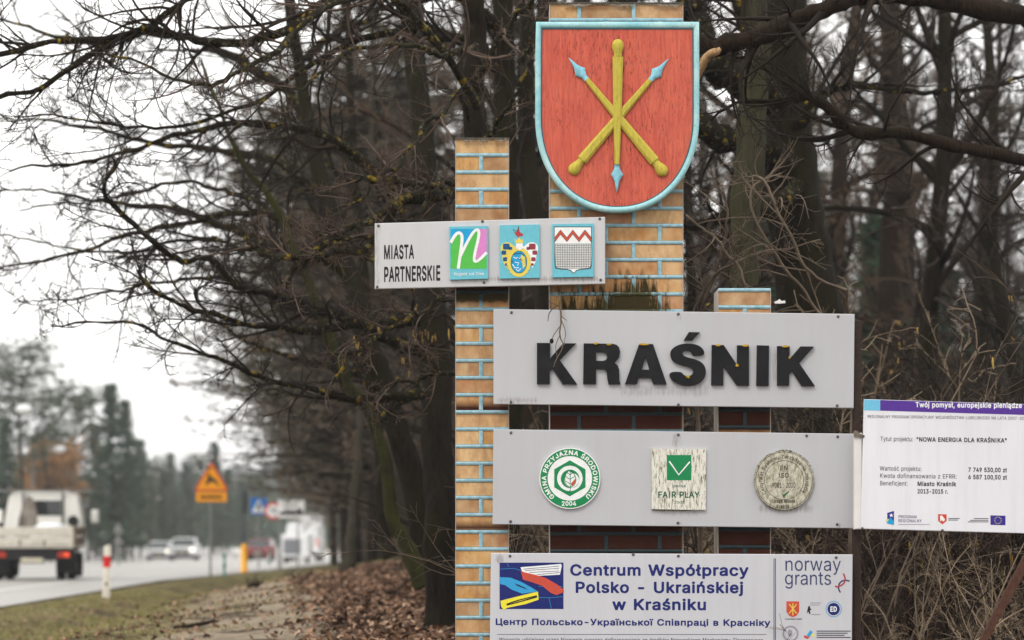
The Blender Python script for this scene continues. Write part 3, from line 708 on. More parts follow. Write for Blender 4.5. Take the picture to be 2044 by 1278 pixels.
[2,68,82,2,15,9,82,11,83,39,83,49,81,60,76,68,67,74,52,73,30,68,15,59,6,51,2,42,0,9,0,8,2,8,80,16,21,71,20,69,21,12,22,11,39,11,46,13,55,19,58,23,60,29,62,37,62,45,59,57,53,65,45,70,35,72,23,72],
[2,69,69,1,25,9,82,11,83,57,83,60,82,60,74,59,72,23,72,20,69,20,50,21,48,23,47,56,47,58,39,55,36,23,36,21,35,20,33,20,13,21,11,23,10,60,10,60,0,9,0,8,2,8,80],
[2,70,68,1,22,9,82,11,83,57,83,59,82,59,73,58,72,23,72,20,69,20,49,21,47,23,46,55,46,56,44,56,36,54,35,23,35,21,34,20,32,20,0,9,0,8,1,8,80],
[2,71,85,1,46,32,83,47,84,59,80,69,73,75,61,76,57,75,55,65,55,55,68,48,71,41,72,35,71,28,67,23,62,20,56,17,43,20,27,26,17,37,11,46,10,54,13,58,16,64,27,64,31,45,32,44,34,45,42,76,42,77,40,77,27,73,15,70,10,65,5,54,0,38,-1,31,0,24,3,19,6,13,12,7,25,5,33,5,42,6,53,9,63,14,71,19,76],
[2,73,45,1,6,14,84,25,84,26,3,25,1,15,1,14,2],
[2,74,65,1,22,42,82,44,83,52,83,54,82,54,21,53,15,49,6,38,-1,25,-1,16,1,7,10,4,19,4,28,5,29,15,29,16,28,16,21,18,16,24,11,32,10,39,15,42,22],
[2,75,77,1,22,9,82,10,83,18,83,20,82,21,45,23,46,56,82,58,83,70,83,71,82,70,79,41,46,71,3,72,1,71,0,58,0,31,37,21,26,20,0,9,0,8,2,8,80],
[2,76,65,1,14,9,82,10,83,18,83,20,82,20,13,21,11,23,10,57,10,58,9,58,1,57,0,9,0,8,2,8,80],
[2,77,103,1,27,9,82,11,83,24,83,25,82,50,19,74,81,77,83,89,83,91,82,92,80,92,2,91,0,80,0,79,1,79,57,78,58,56,1,54,0,45,0,44,1,21,58,20,57,20,1,19,0,9,0,8,2,8,80],
[2,78,86,1,17,9,82,10,83,20,83,23,82,62,21,62,81,64,83,72,83,74,82,74,0,60,0,21,61,20,58,20,0,9,0,8,2,8,80],
[2,79,87,2,23,33,83,49,84,62,79,72,69,78,54,79,35,75,19,71,12,66,7,59,2,53,0,37,-1,30,0,24,3,18,7,13,13,7,26,5,42,6,53,9,63,13,70,18,75,25,80,16,39,72,29,68,22,61,18,50,17,38,20,26,26,17,39,10,44,10,54,13,61,20,66,31,67,45,64,57,58,66,53,70],
[2,80,73,2,20,9,82,11,83,41,83,50,81,56,78,60,74,64,68,66,61,66,52,64,45,61,39,56,34,40,29,23,29,21,28,20,26,20,0,9,0,8,1,8,80,13,21,71,20,69,20,43,21,41,23,40,40,41,45,42,49,45,53,54,52,63,49,67,40,72,23,72],
[2,82,74,2,22,9,82,11,83,41,83,55,79,62,73,66,63,65,50,62,41,53,34,52,32,68,3,69,1,68,0,55,0,37,31,23,31,21,30,20,28,20,0,9,0,8,2,8,80,15,21,71,20,69,20,45,21,43,23,42,41,43,47,45,51,48,53,53,53,59,51,65,48,69,44,71,38,72,23,72],
[2,83,73,1,45,26,83,41,84,50,82,59,75,64,66,64,61,63,60,54,60,46,70,34,73,25,70,19,63,20,57,24,53,30,50,54,42,60,38,64,32,66,26,66,20,63,10,55,3,40,-2,31,-2,19,1,10,8,5,17,5,23,16,23,20,16,24,12,31,10,37,10,43,11,51,16,54,23,52,28,49,30,43,33,19,41,12,46,8,52,7,63,10,72,17,79],
[2,84,74,1,16,4,82,6,83,66,83,67,81,67,74,66,72,44,72,42,71,42,2,41,0,30,0,29,1,29,70,28,72,5,72,4,73],
[2,85,85,1,27,9,82,10,83,18,83,20,82,21,28,22,21,30,13,41,10,52,13,56,16,59,21,61,28,61,81,63,83,71,83,73,82,74,80,73,22,72,16,69,11,61,3,43,-2,33,-1,21,3,13,11,8,25,8,80],
[2,87,112,1,25,2,82,4,83,12,83,14,81,30,20,31,20,47,81,49,83,59,83,62,80,78,20,95,82,97,83,105,83,107,82,107,79,85,0,72,0,71,1,55,60,54,60,38,1,37,0,24,0,1,80],
[2,89,77,1,15,2,82,3,83,13,83,15,82,37,47,60,83,71,83,73,81,44,33,44,2,43,0,32,0,31,1,31,33,2,79],
[2,90,72,1,16,5,82,8,83,61,83,63,82,64,75,63,72,22,11,64,10,64,0,6,0,5,2,6,10,47,71,45,72,6,72,5,73],
[2,97,64,2,32,22,62,31,63,41,62,48,58,52,53,54,49,54,0,44,0,42,4,36,0,32,-1,27,-2,19,-1,11,2,5,8,4,22,5,26,8,30,16,34,39,38,42,41,42,44,40,48,37,51,32,52,28,52,23,50,16,44,6,46,5,48,10,56,16,60,11,40,28,20,24,17,22,16,14,20,10,25,9,30,9,35,11,40,15,42,20,42,28],
[2,99,65,1,36,32,63,41,62,49,59,55,53,58,46,57,44,48,42,46,43,41,50,32,52,25,50,19,43,16,32,17,24,20,16,25,11,32,9,38,10,43,13,47,19,49,20,56,19,58,17,57,12,52,5,44,0,35,-2,22,0,17,2,13,6,6,17,4,30,4,38,8,49,12,55,21,61],
[2,100,70,2,25,49,82,50,83,58,83,60,81,60,1,59,0,50,0,48,5,47,5,42,1,37,-1,28,-2,21,0,16,2,12,6,6,16,4,23,6,45,13,56,17,60,23,62,31,63,37,62,48,57,48,80,14,31,52,22,48,17,38,16,30,18,21,21,15,29,9,33,9,42,13,47,23,48,31,47,39,44,46,38,51],
[2,101,67,2,29,24,62,28,63,42,62,50,57,56,50,60,36,60,29,59,27,57,26,17,26,16,25,20,15,29,10,34,9,40,10,48,18,58,16,59,14,58,12,55,7,50,2,37,-2,26,-1,15,4,8,12,4,23,5,39,7,46,14,57,9,30,52,21,47,18,42,17,37,45,37,47,38,45,44,41,49,36,52],
[2,102,43,1,26,25,86,34,86,39,84,37,76,26,74,23,67,24,63,36,62,37,54,36,52,25,52,23,49,23,1,22,0,12,0,11,51,10,52,2,52,0,53,0,61,1,62,9,62,11,63,12,74,14,79,18,83],
[2,103,70,2,34,30,63,39,62,47,57,48,57,50,62,58,62,60,61,60,-2,59,-9,56,-15,46,-23,27,-24,18,-22,14,-20,7,-13,9,-8,16,-5,25,-13,36,-14,43,-11,46,-8,47,-5,48,6,41,2,36,1,29,0,21,2,15,5,11,9,7,15,5,21,4,38,9,51,18,60,16,31,52,25,50,20,46,17,38,16,31,18,22,21,16,27,12,33,11,39,13,44,17,46,20,48,32,47,40,43,47,38,51],
[2,104,68,1,28,7,82,10,83,17,83,18,82,19,80,19,58,20,57,25,61,33,63,40,63,48,60,54,54,57,43,58,2,57,0,47,0,46,1,46,38,44,46,38,51,33,52,24,49,20,42,19,38,19,1,18,0,8,0,7,1],
[2,105,29,2,9,10,85,17,85,19,83,21,78,17,71,10,71,6,74,5,77,6,81,8,8,62,18,62,19,60,19,2,18,0,8,0,7,1,7,61],
[2,106,29,2,8,10,85,16,85,20,81,20,75,17,71,7,72,5,77,7,83,13,8,62,18,62,19,60,19,-4,16,-16,13,-20,8,-22,-2,-23,-3,-22,-3,-14,4,-11,7,-5,7,61],
[2,107,63,1,20,7,82,9,83,17,83,19,81,19,39,20,38,44,62,55,62,57,61,57,59,34,35,59,3,59,0,45,0,24,26,19,21,19,2,18,0,8,0,7,1],
[2,108,32,1,13,7,82,9,83,17,83,19,81,19,15,21,11,28,9,29,2,27,-1,14,0,10,3,8,8,7,14],
[2,109,100,1,40,31,63,42,62,50,55,55,59,66,63,77,62,84,58,88,53,89,46,90,2,89,0,79,0,78,1,78,40,76,47,70,52,59,50,56,47,54,39,54,2,53,0,44,0,43,1,42,44,41,47,35,52,27,51,23,49,21,46,19,42,19,1,18,0,8,0,7,2,7,61,9,62,17,62,19,57,20,57,25,61],
[2,110,68,1,25,8,62,17,62,19,57,20,57,29,62,41,63,52,57,55,52,57,44,58,2,57,0,47,0,46,1,46,38,44,46,38,51,33,52,24,49,20,42,19,38,19,1,18,0,8,0,7,2,7,61],
[2,111,68,2,18,24,62,38,63,48,59,55,53,60,43,61,21,56,10,48,2,36,-2,25,-1,19,1,15,4,8,12,4,24,5,40,7,47,13,56,18,60,15,31,52,25,50,20,45,17,38,16,30,18,21,21,15,29,9,37,10,43,13,47,19,49,28,48,41,44,47,41,50],
[2,112,70,2,23,35,63,49,60,58,51,63,36,63,26,61,17,55,6,45,-1,38,-2,30,-1,25,1,20,5,19,4,19,-22,18,-23,8,-23,7,-22,7,61,9,62,17,62,19,56,20,56,27,62,16,33,52,27,50,22,45,20,39,19,30,20,22,23,15,29,10,36,9,43,12,47,17,50,25,51,34,49,41,45,48,40,51],
[2,114,43,1,17,31,63,39,62,40,54,38,51,27,50,23,48,21,45,19,39,19,1,18,0,8,0,7,1,7,61,9,62,17,62,19,58,20,58],
[2,115,60,1,37,21,62,33,63,44,60,52,50,51,46,43,44,35,51,24,52,18,46,19,42,22,39,44,33,52,25,54,18,52,10,48,4,40,0,27,-2,17,0,9,5,4,15,7,17,15,18,18,13,21,11,26,9,30,9,37,11,41,16,40,20,37,23,16,29,11,32,7,37,6,49,8,53,13,59],
[2,116,38,1,26,9,76,12,77,20,76,20,65,21,63,33,61,33,54,32,52,22,52,21,51,20,20,21,14,23,11,32,10,34,2,33,-1,17,0,12,4,10,9,9,14,9,50,7,52,1,52,0,53,0,61,8,63],
[2,117,68,1,27,8,62,17,62,19,61,19,19,23,13,26,11,31,10,36,10,43,16,45,20,46,25,46,61,48,62,55,62,57,61,58,59,58,2,57,0,47,0,45,5,36,0,24,-1,17,1,12,5,8,12,7,21,7,61],
[2,119,93,1,21,4,62,13,62,15,61,27,20,39,61,41,62,49,62,51,61,63,20,75,61,76,62,85,62,87,61,69,0,59,0,57,1,45,42,33,1,31,0,21,0,3,58],
[2,121,64,1,20,3,62,12,62,14,61,31,17,47,61,48,62,58,62,59,61,59,58,30,-16,23,-22,14,-24,7,-23,6,-21,8,-15,10,-12,15,-13,18,-11,24,0,2,58],
[2,122,63,1,19,8,62,52,62,54,61,54,54,53,52,23,12,23,11,54,10,55,8,55,1,54,0,6,0,5,2,6,10,37,50,36,51,9,51,6,53,6,61],
[2,211,87,3,8,44,106,46,107,55,107,57,106,57,104,47,89,39,89,37,90,23,33,83,49,84,62,79,72,69,78,54,79,35,75,19,71,12,66,7,59,2,53,0,37,-1,30,0,24,3,18,7,13,13,7,26,5,42,6,53,9,63,13,70,18,75,25,80,16,39,72,29,68,22,61,18,50,17,38,20,26,26,17,39,10,44,10,54,13,61,20,66,31,67,45,64,57,58,66,53,70],
[2,243,68,3,7,36,86,46,86,47,83,38,69,36,68,29,68,28,72,18,24,62,38,63,48,59,55,53,60,43,61,21,56,10,48,2,36,-2,25,-1,19,1,15,4,8,12,4,24,5,40,7,47,13,56,18,60,15,31,52,25,50,20,45,17,38,16,30,18,21,21,15,29,9,37,10,43,13,47,19,49,28,48,41,44,47,41,50],
[2,261,64,2,41,22,62,32,63,42,61,49,57,53,50,54,41,54,-1,47,-7,46,-12,48,-13,55,-13,57,-18,57,-21,55,-22,48,-24,42,-23,37,-21,35,-18,34,-8,42,3,27,-2,19,-1,10,2,5,9,4,22,5,26,8,30,16,34,39,38,42,41,42,44,40,48,37,51,32,52,28,52,23,50,16,44,6,46,5,48,10,56,16,60,11,40,28,20,24,17,22,16,14,20,10,25,9,30,9,35,11,40,15,42,20,42,28],
[2,263,65,2,7,36,86,46,86,47,83,38,69,36,68,29,68,28,72,36,32,63,41,62,49,59,55,53,58,46,57,44,48,42,46,43,41,50,32,52,25,50,19,43,16,32,17,24,20,16,25,11,32,9,38,10,43,13,47,19,49,20,56,19,58,17,57,12,52,5,44,0,35,-2,22,0,17,2,13,6,6,17,4,30,4,38,8,49,12,55,21,61],
[2,281,67,2,40,24,62,28,63,42,62,53,54,58,45,60,36,60,29,57,26,17,26,16,25,20,15,29,10,34,9,40,10,48,18,58,16,59,14,57,9,54,3,47,-6,46,-10,46,-12,48,-14,54,-13,55,-14,58,-20,55,-23,44,-24,37,-21,35,-18,34,-13,34,-9,36,-3,23,0,16,3,7,13,4,23,5,39,7,46,14,57,9,30,52,21,47,18,42,17,37,45,37,47,38,45,44,41,49,36,52],
[2,322,35,1,26,9,82,12,83,20,82,21,60,22,59,28,62,30,61,30,54,29,52,22,47,20,44,21,12,23,10,28,10,29,9,31,2,30,0,22,-1,12,3,9,11,9,38,7,39,2,36,0,37,0,46,9,53],
[2,347,60,2,7,33,86,43,86,44,83,34,69,26,68,24,70,31,84,37,21,62,33,63,44,60,52,50,51,46,43,44,35,51,24,52,18,46,19,42,22,39,44,33,52,25,54,18,52,10,48,4,40,0,27,-2,17,0,9,5,4,15,7,17,15,18,18,13,21,11,26,9,30,9,37,11,41,16,40,20,37,23,16,29,11,32,7,37,6,49,8,53,13,59],
[1,97,62,2,40,23,61,27,62,33,62,41,60,47,57,50,54,53,47,54,3,53,1,51,0,45,1,44,2,44,6,43,7,38,3,34,1,27,-1,20,0,12,3,9,5,6,9,5,14,5,21,6,25,9,29,17,33,25,35,40,37,42,38,43,40,43,45,41,49,38,52,34,53,23,52,15,45,7,47,7,50,12,56,17,59,13,39,29,23,26,17,24,15,21,14,15,16,12,20,9,25,8,29,8,38,11,43,19,43,29,42,30],
[1,103,68,2,45,24,61,31,62,38,61,43,58,48,53,49,53,50,60,51,61,58,61,59,60,59,-1,58,-7,56,-13,52,-18,46,-21,39,-23,29,-23,20,-21,13,-17,8,-12,9,-10,16,-7,21,-12,25,-14,32,-15,38,-14,42,-13,45,-11,48,-8,49,-4,49,9,48,10,43,5,39,3,32,1,26,2,20,4,15,7,11,11,7,17,5,31,7,44,10,50,14,55,18,58,18,30,53,24,51,21,49,19,46,16,39,15,30,17,21,20,15,26,11,33,10,40,12,43,14,47,19,49,28,49,37,47,43,43,49,38,52],
[1,110,66,1,31,9,61,15,61,17,60,18,53,19,53,22,57,25,59,33,62,39,62,43,61,51,56,54,51,56,43,56,1,54,0,48,1,47,2,47,39,45,46,43,49,40,52,37,53,28,52,21,48,19,45,18,39,18,2,17,1,9,1,8,3,8,60],
[1,111,66,2,20,25,61,30,62,37,62,47,58,51,55,58,45,60,33,59,20,57,14,54,9,50,5,44,1,33,-1,23,1,18,3,10,11,6,22,5,36,8,47,15,56,16,30,53,24,51,17,43,15,29,18,16,26,9,33,8,41,10,44,12,48,18,50,23,50,33,49,42,44,49,41,51,35,53],
[1,114,41,1,22,32,62,36,62,38,61,38,53,37,52,30,52,26,51,22,49,20,46,18,40,18,2,17,1,9,1,8,2,8,60,10,61,16,61,17,60,18,54,19,54,22,58,25,60],
[1,115,58,1,45,22,61,26,62,32,62,43,59,51,49,50,47,43,45,37,52,29,54,21,51,18,49,17,46,18,42,21,38,43,32,48,28,51,24,52,20,52,14,51,10,49,7,39,1,28,-1,18,1,10,6,6,13,6,15,7,16,14,17,17,12,20,10,25,8,34,8,38,10,42,15,42,19,39,23,36,25,17,30,12,33,8,38,7,41,7,46,9,52,14,58],
[1,116,36,1,32,10,75,13,76,18,76,19,75,20,62,22,61,30,61,32,60,32,55,31,53,21,53,20,52,20,13,22,10,25,9,30,9,32,8,33,2,32,1,25,0,18,1,13,5,11,10,10,15,10,51,8,53,2,53,0,56,1,60,2,61,8,61,9,62],
[1,119,91,1,25,5,61,12,61,14,60,26,15,27,15,40,60,42,61,48,61,50,60,62,16,63,15,64,16,76,60,78,61,85,61,86,60,68,1,60,1,58,2,45,47,32,2,24,0,22,1,4,58,4,60],
[1,121,62,1,22,4,61,11,61,13,60,30,13,31,13,48,60,49,61,57,61,58,60,29,-15,22,-21,14,-23,9,-22,8,-21,9,-16,10,-14,16,-14,20,-11,23,-6,25,-1,25,1,3,60],
]
GL = {}
for row in GLYPHS:          # style, character, advance, outlines (count, then x, y pairs)
    k, outl = 4, []
    for _ in range(row[3]):
        n = row[k]
        outl.append([(row[k + 1 + 2 * j], row[k + 2 + 2 * j]) for j in range(n)])
        k += 1 + 2 * n
    GL["brx"[row[0]] + chr(row[1])] = (row[2], outl)
CAP = 84.0     # height of a capital in glyph units


def text(s, px, py, h, width=None, style="b", slope=0.0, Y=15.9, ink="black", parent=None, align="l", name="lettering", arc=None):
    """one line of lettering as ONE flat mesh; px,py = start of the baseline, h = capital height, all in photo pixels"""
    s = s.replace("\u0443", "y").replace("\u041a", "K")
    k = h / CAP
    adv = [(GL[style + c][0] if style + c in GL else 42) for c in s]
    tot = sum(adv) * k
    sx = (width / tot if width else 1.0) * k
    tw = sum(adv) * sx
    if align == "c": px -= tw / 2
    if align == "r": px -= tw
    cs, x = [], 0.0
    for c, a in zip(s, adv):
        g = GL.get(style + c)
        if g:
            for cont in g[1]:
                q_ = []
                for gx, gy in cont:
                    if arc:
                        (ax, ay, r, ang0, sgn) = arc
                        th = math.radians(ang0) + sgn * ((x + a * sx / 2) - tw / 2) / r
                        lx, ly = (gx - a / 2) * sx, gy * k
                        rr = r + sgn * ly
                        # th measured clockwise from up
                        q_.append((ax + rr * math.sin(th) + sgn * lx * math.cos(th), ay - rr * math.cos(th) + sgn * lx * math.sin(th)))
                    else:
                        q_.append((px + x + gx * sx, py - gy * k + slope * (x + gx * sx)))
                cs.append(q_)
        x += a * sx
    return flat(name, cs, Y, M["ink_" + ink], parent)


# ------------------------------------------------------------------ the town sign: three brick-patterned pillars
PITCH = 34.2


def pillar(label, x0, x1, ytop, j0, vj, ybot=1330, top="film"):
    bx = (wx(x0) + wx(x1)) / 2
    root = empty("brick_pillar", (bx, 16.0, 0.3), label, "pillar", None)
    core = MB()
    core.box(wx(x0 + 1), wx(x1 - 1), 16.016, 16.32, 0.25, wz(ytop + 1))
    core.build("core", M["core"], root)
    for xa, xb in ((x0, x0 + 1), (x1 - 1, x1)):
        MB().box(wx(xa), wx(xb), 16.003, 16.322, 0.25, wz(ytop)).build("side_sheet", M["sheet_edge"], root)
    cache = {}
    rel = lambda x, y, z: (x - bx, y - 16.0, z - 0.3)

    def piece(kind, xa, xb, ya, yb, mat):
        w, h = wx(xb) - wx(xa), wz(ya) - wz(yb)
        key = (kind, round(w, 3), round(h, 3))
        if key not in cache:
            m_ = MB()
            if kind == "brick":
                m_.bbox(-w / 2, w / 2, 0.009, 0.02, -h / 2, h / 2, 0.0015)
            elif kind == "mortar_joint":
                prof = [(0.016, -h / 2), (0.003, -h / 2), (0.0, -h / 4), (-0.0015, 0), (0.0, h / 4), (0.004, h / 2), (0.016, h / 2)]
                m_.prism_x(prof[::-1], -w / 2, w / 2)
            else:
                prof = [(-w / 2, 0.016), (-w / 2, 0.004), (-w / 4, 0.001), (w / 4, 0.001), (w / 2, 0.004), (w / 2, 0.016)]
                m_.add([(x, y, -h / 2) for x, y in prof] + [(x, y, h / 2) for x, y in prof],
                       [(i, i + 1, i + 7, i + 6) for i in range(5)] + [(5, 0, 6, 11), (0, 5, 4, 3, 2, 1), (6, 7, 8, 9, 10, 11)])
            cache[key] = mesh(kind, m_.v, m_.f, mat)
        obj("brick" if kind == "brick" else "mortar_joint", cache[key], root, rel((wx(xa) + wx(xb)) / 2, 16.0, (wz(ya) + wz(yb)) / 2))

    k = 0
    y = ytop + (3 if top else 0)
    while y < ybot:
        yn = j0 + PITCH * k
        joints = [j for j in vj(k) if x0 + 6 < j < x1 - 6]
        xs = [x0 + 1.2] + [a for j in joints for a in (j - 4, j + 4)] + [x1 - 1.2]
        yt, yb = y, yn - 3.4
        if yb - yt > 2:
            for a, b in zip(xs[::2], xs[1::2]):
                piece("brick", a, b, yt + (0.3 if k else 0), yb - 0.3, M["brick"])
            for j in joints:
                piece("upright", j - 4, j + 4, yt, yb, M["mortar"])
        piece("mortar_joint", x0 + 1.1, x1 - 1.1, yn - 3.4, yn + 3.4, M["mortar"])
        y = yn + 3.4
        k += 1
    if top == "film":
        cap = MB().box(wx(x0 - 1), wx(x1 + 1), 15.996, 16.33, wz(ytop + 3), wz(ytop))
        cap.build("cap", M["cap"], root)
        r = random.Random(int(x0))
        up, lo = [], []
        n = 60
        for i in range(n + 1):
            x = x0 + 3 + (x1 - x0 - 6) * i / n
            up.append((x, ytop + 3.5 + r.random() * 1.5))
            lo.append((x, ytop + 5 + r.random() * 3 + 2.2 * math.sin(i * 0.31 + x0) + (4 if r.random() < 0.12 else 0)))
        v_, f_ = [], []
        for i in range(n + 1):
            v_ += [(wx(up[i][0]), 15.992, wz(up[i][1])), (wx(lo[i][0]), 15.975 + 0.02 * r.random(), wz(lo[i][1]))]
        f_ = [(2 * i, 2 * i + 1, 2 * i + 3, 2 * i + 2) for i in range(n)]
        obj("peeling_film", mesh("peeling_film", v_, f_, M["peel"]), root)
    return root


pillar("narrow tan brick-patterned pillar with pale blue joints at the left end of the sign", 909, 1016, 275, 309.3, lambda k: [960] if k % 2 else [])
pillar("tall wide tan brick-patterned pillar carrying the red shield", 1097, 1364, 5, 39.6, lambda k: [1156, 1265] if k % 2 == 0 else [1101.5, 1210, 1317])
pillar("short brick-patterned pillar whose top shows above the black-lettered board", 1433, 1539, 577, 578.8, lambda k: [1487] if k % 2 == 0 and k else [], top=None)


def board(name, label, corners, Y, mat, screws, rails=()):
    xs, ys = [c[0] for c in corners], [c[1] for c in corners]
    root = empty(name, (wx(sum(xs) / 4, Y), Y, wz(max(ys), Y)), label, "sign board")
    pts = [(wx(x, Y), wz(y, Y)) for x, y in corners]
    sh = MB()
    n = 4
    e = 0.004
    cxm, czm = sum(p[0] for p in pts) / 4, sum(p[1] for p in pts) / 4
    inn = [(x + (e if x < cxm else -e), z + (e if z < czm else -e)) for x, z in pts]
    sh.add([(x, Y, z) for x, z in inn] + [(x, Y + e, z) for x, z in pts] + [(x, Y + 0.022, z) for x, z in pts],
           [(3, 2, 1, 0)] + [(i, (i + 1) % 4, (i + 1) % 4 + 4, i + 4) for i in range(4)] + [(i + 4, (i + 1) % 4 + 4, (i + 1) % 4 + 8, i + 8) for i in range(4)] + [(8, 9, 10, 11)])
    sh.build("panel", mat, root)
    for x, y in screws:
        s_ = MB().lathe([(0.0095, 0.0), (0.0095, -0.004), (0.005, -0.0075), (0.0, -0.008)], P(x, y, Y), 10, "y")
        s_.build("screw", M["screw"], root)
    for x0, x1, y0, y1 in rails:
        MB().box(wx(x0, Y), wx(x1, Y), Y + 0.023, 15.998, wz(y1, Y), wz(y0, Y)).build("rail", M["darkpost"], root)
    return root


# --- city name board
YB = 15.88
city = board("city_name_board", "long grey board with the black raised letters KRAŚNIK", [(985, 617), (1706, 627), (1704, 815), (985, 807)], YB, M["board_city"],
             [(1021, 624), (1354, 627), (1673, 632), (1020, 803), (1354, 808), (1671, 810)], [(1000, 1545, 640, 655), (1000, 1545, 770, 785)])
Z7 = lambda pts: [(x / 2.62 + 960, y / 2.62 + 600) for x, y in pts]
S_ = smooth2([(1108, 290), (1168, 287), (1168, 262), (1142, 234), (1085, 222), (1028, 232), (993, 258), (990, 288), (1003, 318), (1040, 336), (1095, 350), (1114, 366), (1106, 388), (1082, 397), (1060, 390), (1048, 372), (985, 374), (990, 408), (1020, 434), (1080, 449), (1142, 438), (1174, 402), (1178, 358), (1160, 326), (1120, 306), (1066, 294), (1052, 278), (1062, 264), (1082, 259), (1102, 270)], True, 2)
LET = [
    ("K", [[(293, 222), (362, 222), (362, 302), (430, 224), (497, 224), (413, 312), (503, 438), (428, 438), (374, 355), (360, 372), (360, 437), (293, 436)]]),
    ("R", [[(538, 224), (688, 226), (708, 231), (722, 244), (728, 268), (722, 300), (700, 326), (716, 342), (723, 362), (724, 420), (730, 437), (668, 438), (661, 408), (659, 375), (648, 360), (602, 357), (602, 437), (535, 436)], [(603, 270), (640, 270), (656, 278), (662, 294), (655, 310), (640, 316), (603, 315)]]),
    ("A", [[(828, 226), (900, 228), (972, 438), (902, 438), (891, 406), (826, 404), (816, 437), (754, 436)], [(862, 292), (881, 362), (842, 361)]]),
    ("S", [S_, [(1088, 165), (1145, 166), (1106, 209), (1062, 207)]]),
    ("N", [[(1208, 232), (1270, 233), (1340, 338), (1340, 234), (1402, 236), (1402, 445), (1340, 444), (1268, 342), (1268, 443), (1205, 442)]]),
    ("I", [[(1444, 234), (1507, 236), (1505, 446), (1441, 445)]]),
    ("K", [[(1550, 238), (1615, 239), (1614, 307), (1672, 240), (1742, 241), (1665, 328), (1747, 447), (1678, 447), (1628, 368), (1612, 386), (1612, 445), (1550, 444)]]),
]
for ch, cs in LET:
    lo = flat("letter", [Z7(c_) for c_ in cs], YB - 0.024, M["letter"], city, 0.03)
for X, Y_, w in ((600, 225, 30), (850, 229, 60), (1240, 234, 30), (1385, 236, 40), (1590, 240, 42), (1340, 338, 18), (1083, 398, 20), (670, 230, 30), (1614, 298, 10)):
    pts = [(X + w / 2 * math.cos(a / 9 * 6.283) * random.uniform(0.75, 1.1), Y_ + (6 if w > 20 else 9) * math.sin(a / 9 * 6.283) * random.uniform(0.7, 1.1)) for a in range(9)]
    flat("lichen_patch", [Z7(pts)], YB - 0.041, M["lichen"], city, 0.006)

# --- partner towns board
YM = 15.86
part = board("partner_towns_board", "slightly tilted grey board reading MIASTA PARTNERSKIE with three small crests", [(748, 446), (1208, 433), (1208, 567), (748, 577)], YM, M["board_partner"],
             [(755.5, 451), (963, 442), (1197, 437), (753, 573), (966, 564), (1199, 559)], [(905, 1205, 460, 475), (905, 1205, 535, 550)])
text("MIASTA", 766, 517, 27, 61, "b", -0.02, YM - 0.001, "black", part)
text("PARTNERSKIE", 766, 562.5, 29, 114, "b", -0.03, YM - 0.001, "black", part)
Z3 = lambda pts: [(x / 3.55 + 740, y / 3.55 + 260) for x, y in pts]


def plaque(corners, mat, parent, label, Y, th=0.018):
    o = flat("plaque", [corners], Y - th - 0.002, mat, parent, th)
    o["label"] = label
    return o, Y - th - 0.003


rect = lambda a, b, c, d: [(a, b), (c, b), (c, d), (a, d)]
p1, y1 = plaque(Z3([(556, 684), (830, 678), (832, 1052), (563, 1060)]), M["ink_teal"], part, "plaque with a white letter n on blue, green and pink", YM)
flat("emblem", [Z3(rect(567, 700, 822, 982))], y1, M["ink_lime"], p1)
flat("emblem", [Z3([(567, 700), (762, 700), (700, 775), (650, 880), (650, 745), (620, 715), (595, 735), (567, 785)])], y1 - 0.0008, M["ink_azure"], p1)
flat("emblem", [Z3([(775, 700), (822, 700), (822, 868), (742, 920), (752, 800)])], y1 - 0.0008, M["ink_pink"], p1)
nn = smooth2([(567, 798), (595, 745), (625, 722), (650, 745), (642, 830), (620, 982)], False, 2)
flat("emblem", [Z3(ribbon(nn, 22))], y1 - 0.0016, M["ink_white"], p1)
nn = smooth2([(632, 900), (680, 800), (730, 715), (765, 700), (768, 750), (735, 880), (732, 935), (765, 925), (822, 866)], False, 2)
flat("emblem", [Z3(ribbon(nn, 20))], y1 - 0.0020, M["ink_white"], p1)
text("Nogent sur Oise", 906, 550, 6.2, 60, "x", -0.01, y1 - 0.0008, "white", p1)

p2, y2 = plaque(Z3([(914, 674), (1196, 668), (1198, 1046), (915, 1052)]), M["ink_teal"], part, "plaque with an ornate crest around an oval of gold and blue", YM)
for sgn, ca, cb in ((-1, "gold", "deepblue"), (1, "white", "plum")):
    cx_ = 1053
    lobe = [(0, 815), (30, 830), (60, 800), (95, 792), (128, 810), (136, 845), (122, 880), (118, 930), (100, 960), (92, 985), (78, 930), (60, 870), (20, 850)]
    flat("emblem", [Z3(smooth2([(cx_ + sgn * x, y) for x, y in lobe], True, 1))], y2, M["ink_" + ca], p2)
    for a, b, r in ((92, 825, 24), (110, 868, 17), (100, 915, 16), (62, 838, 12), (92, 952, 10)):
        flat("emblem", [Z3([(cx_ + sgn * a + r * math.cos(t / 8 * 6.28) * (1 + 0.3 * (t % 2)), b + r * 0.9 * math.sin(t / 8 * 6.28) * (1 + 0.3 * (t % 2))) for t in range(8)])], y2 - 0.0007, M["ink_" + cb], p2)
E_ = lambda cx, cy, rx, ry, n=28: [(cx + rx * math.cos(i / n * 6.2832), cy + ry * math.sin(i / n * 6.2832)) for i in range(n)]
flat("emblem", [Z3([(1050 + (82 + 5 * (i % 2)) * math.cos(i / 40 * 6.2832), 935 + (103 + 5 * (i % 2)) * math.sin(i / 40 * 6.2832)) for i in range(40)])], y2 - 0.0014, M["ink_gold"], p2)
flat("emblem", [Z3(E_(1050, 935, 58, 80))], y2 - 0.0021, M["ink_black"], p2)
flat("emblem", [Z3(E_(1050, 935, 54, 76))], y2 - 0.0028, M["ink_azure"], p2)
flat("emblem", [Z3([(1068, 880), (1092, 900), (1096, 960), (1078, 985), (1074, 940), (1058, 915)])], y2 - 0.0035, M["ink_gold"], p2)
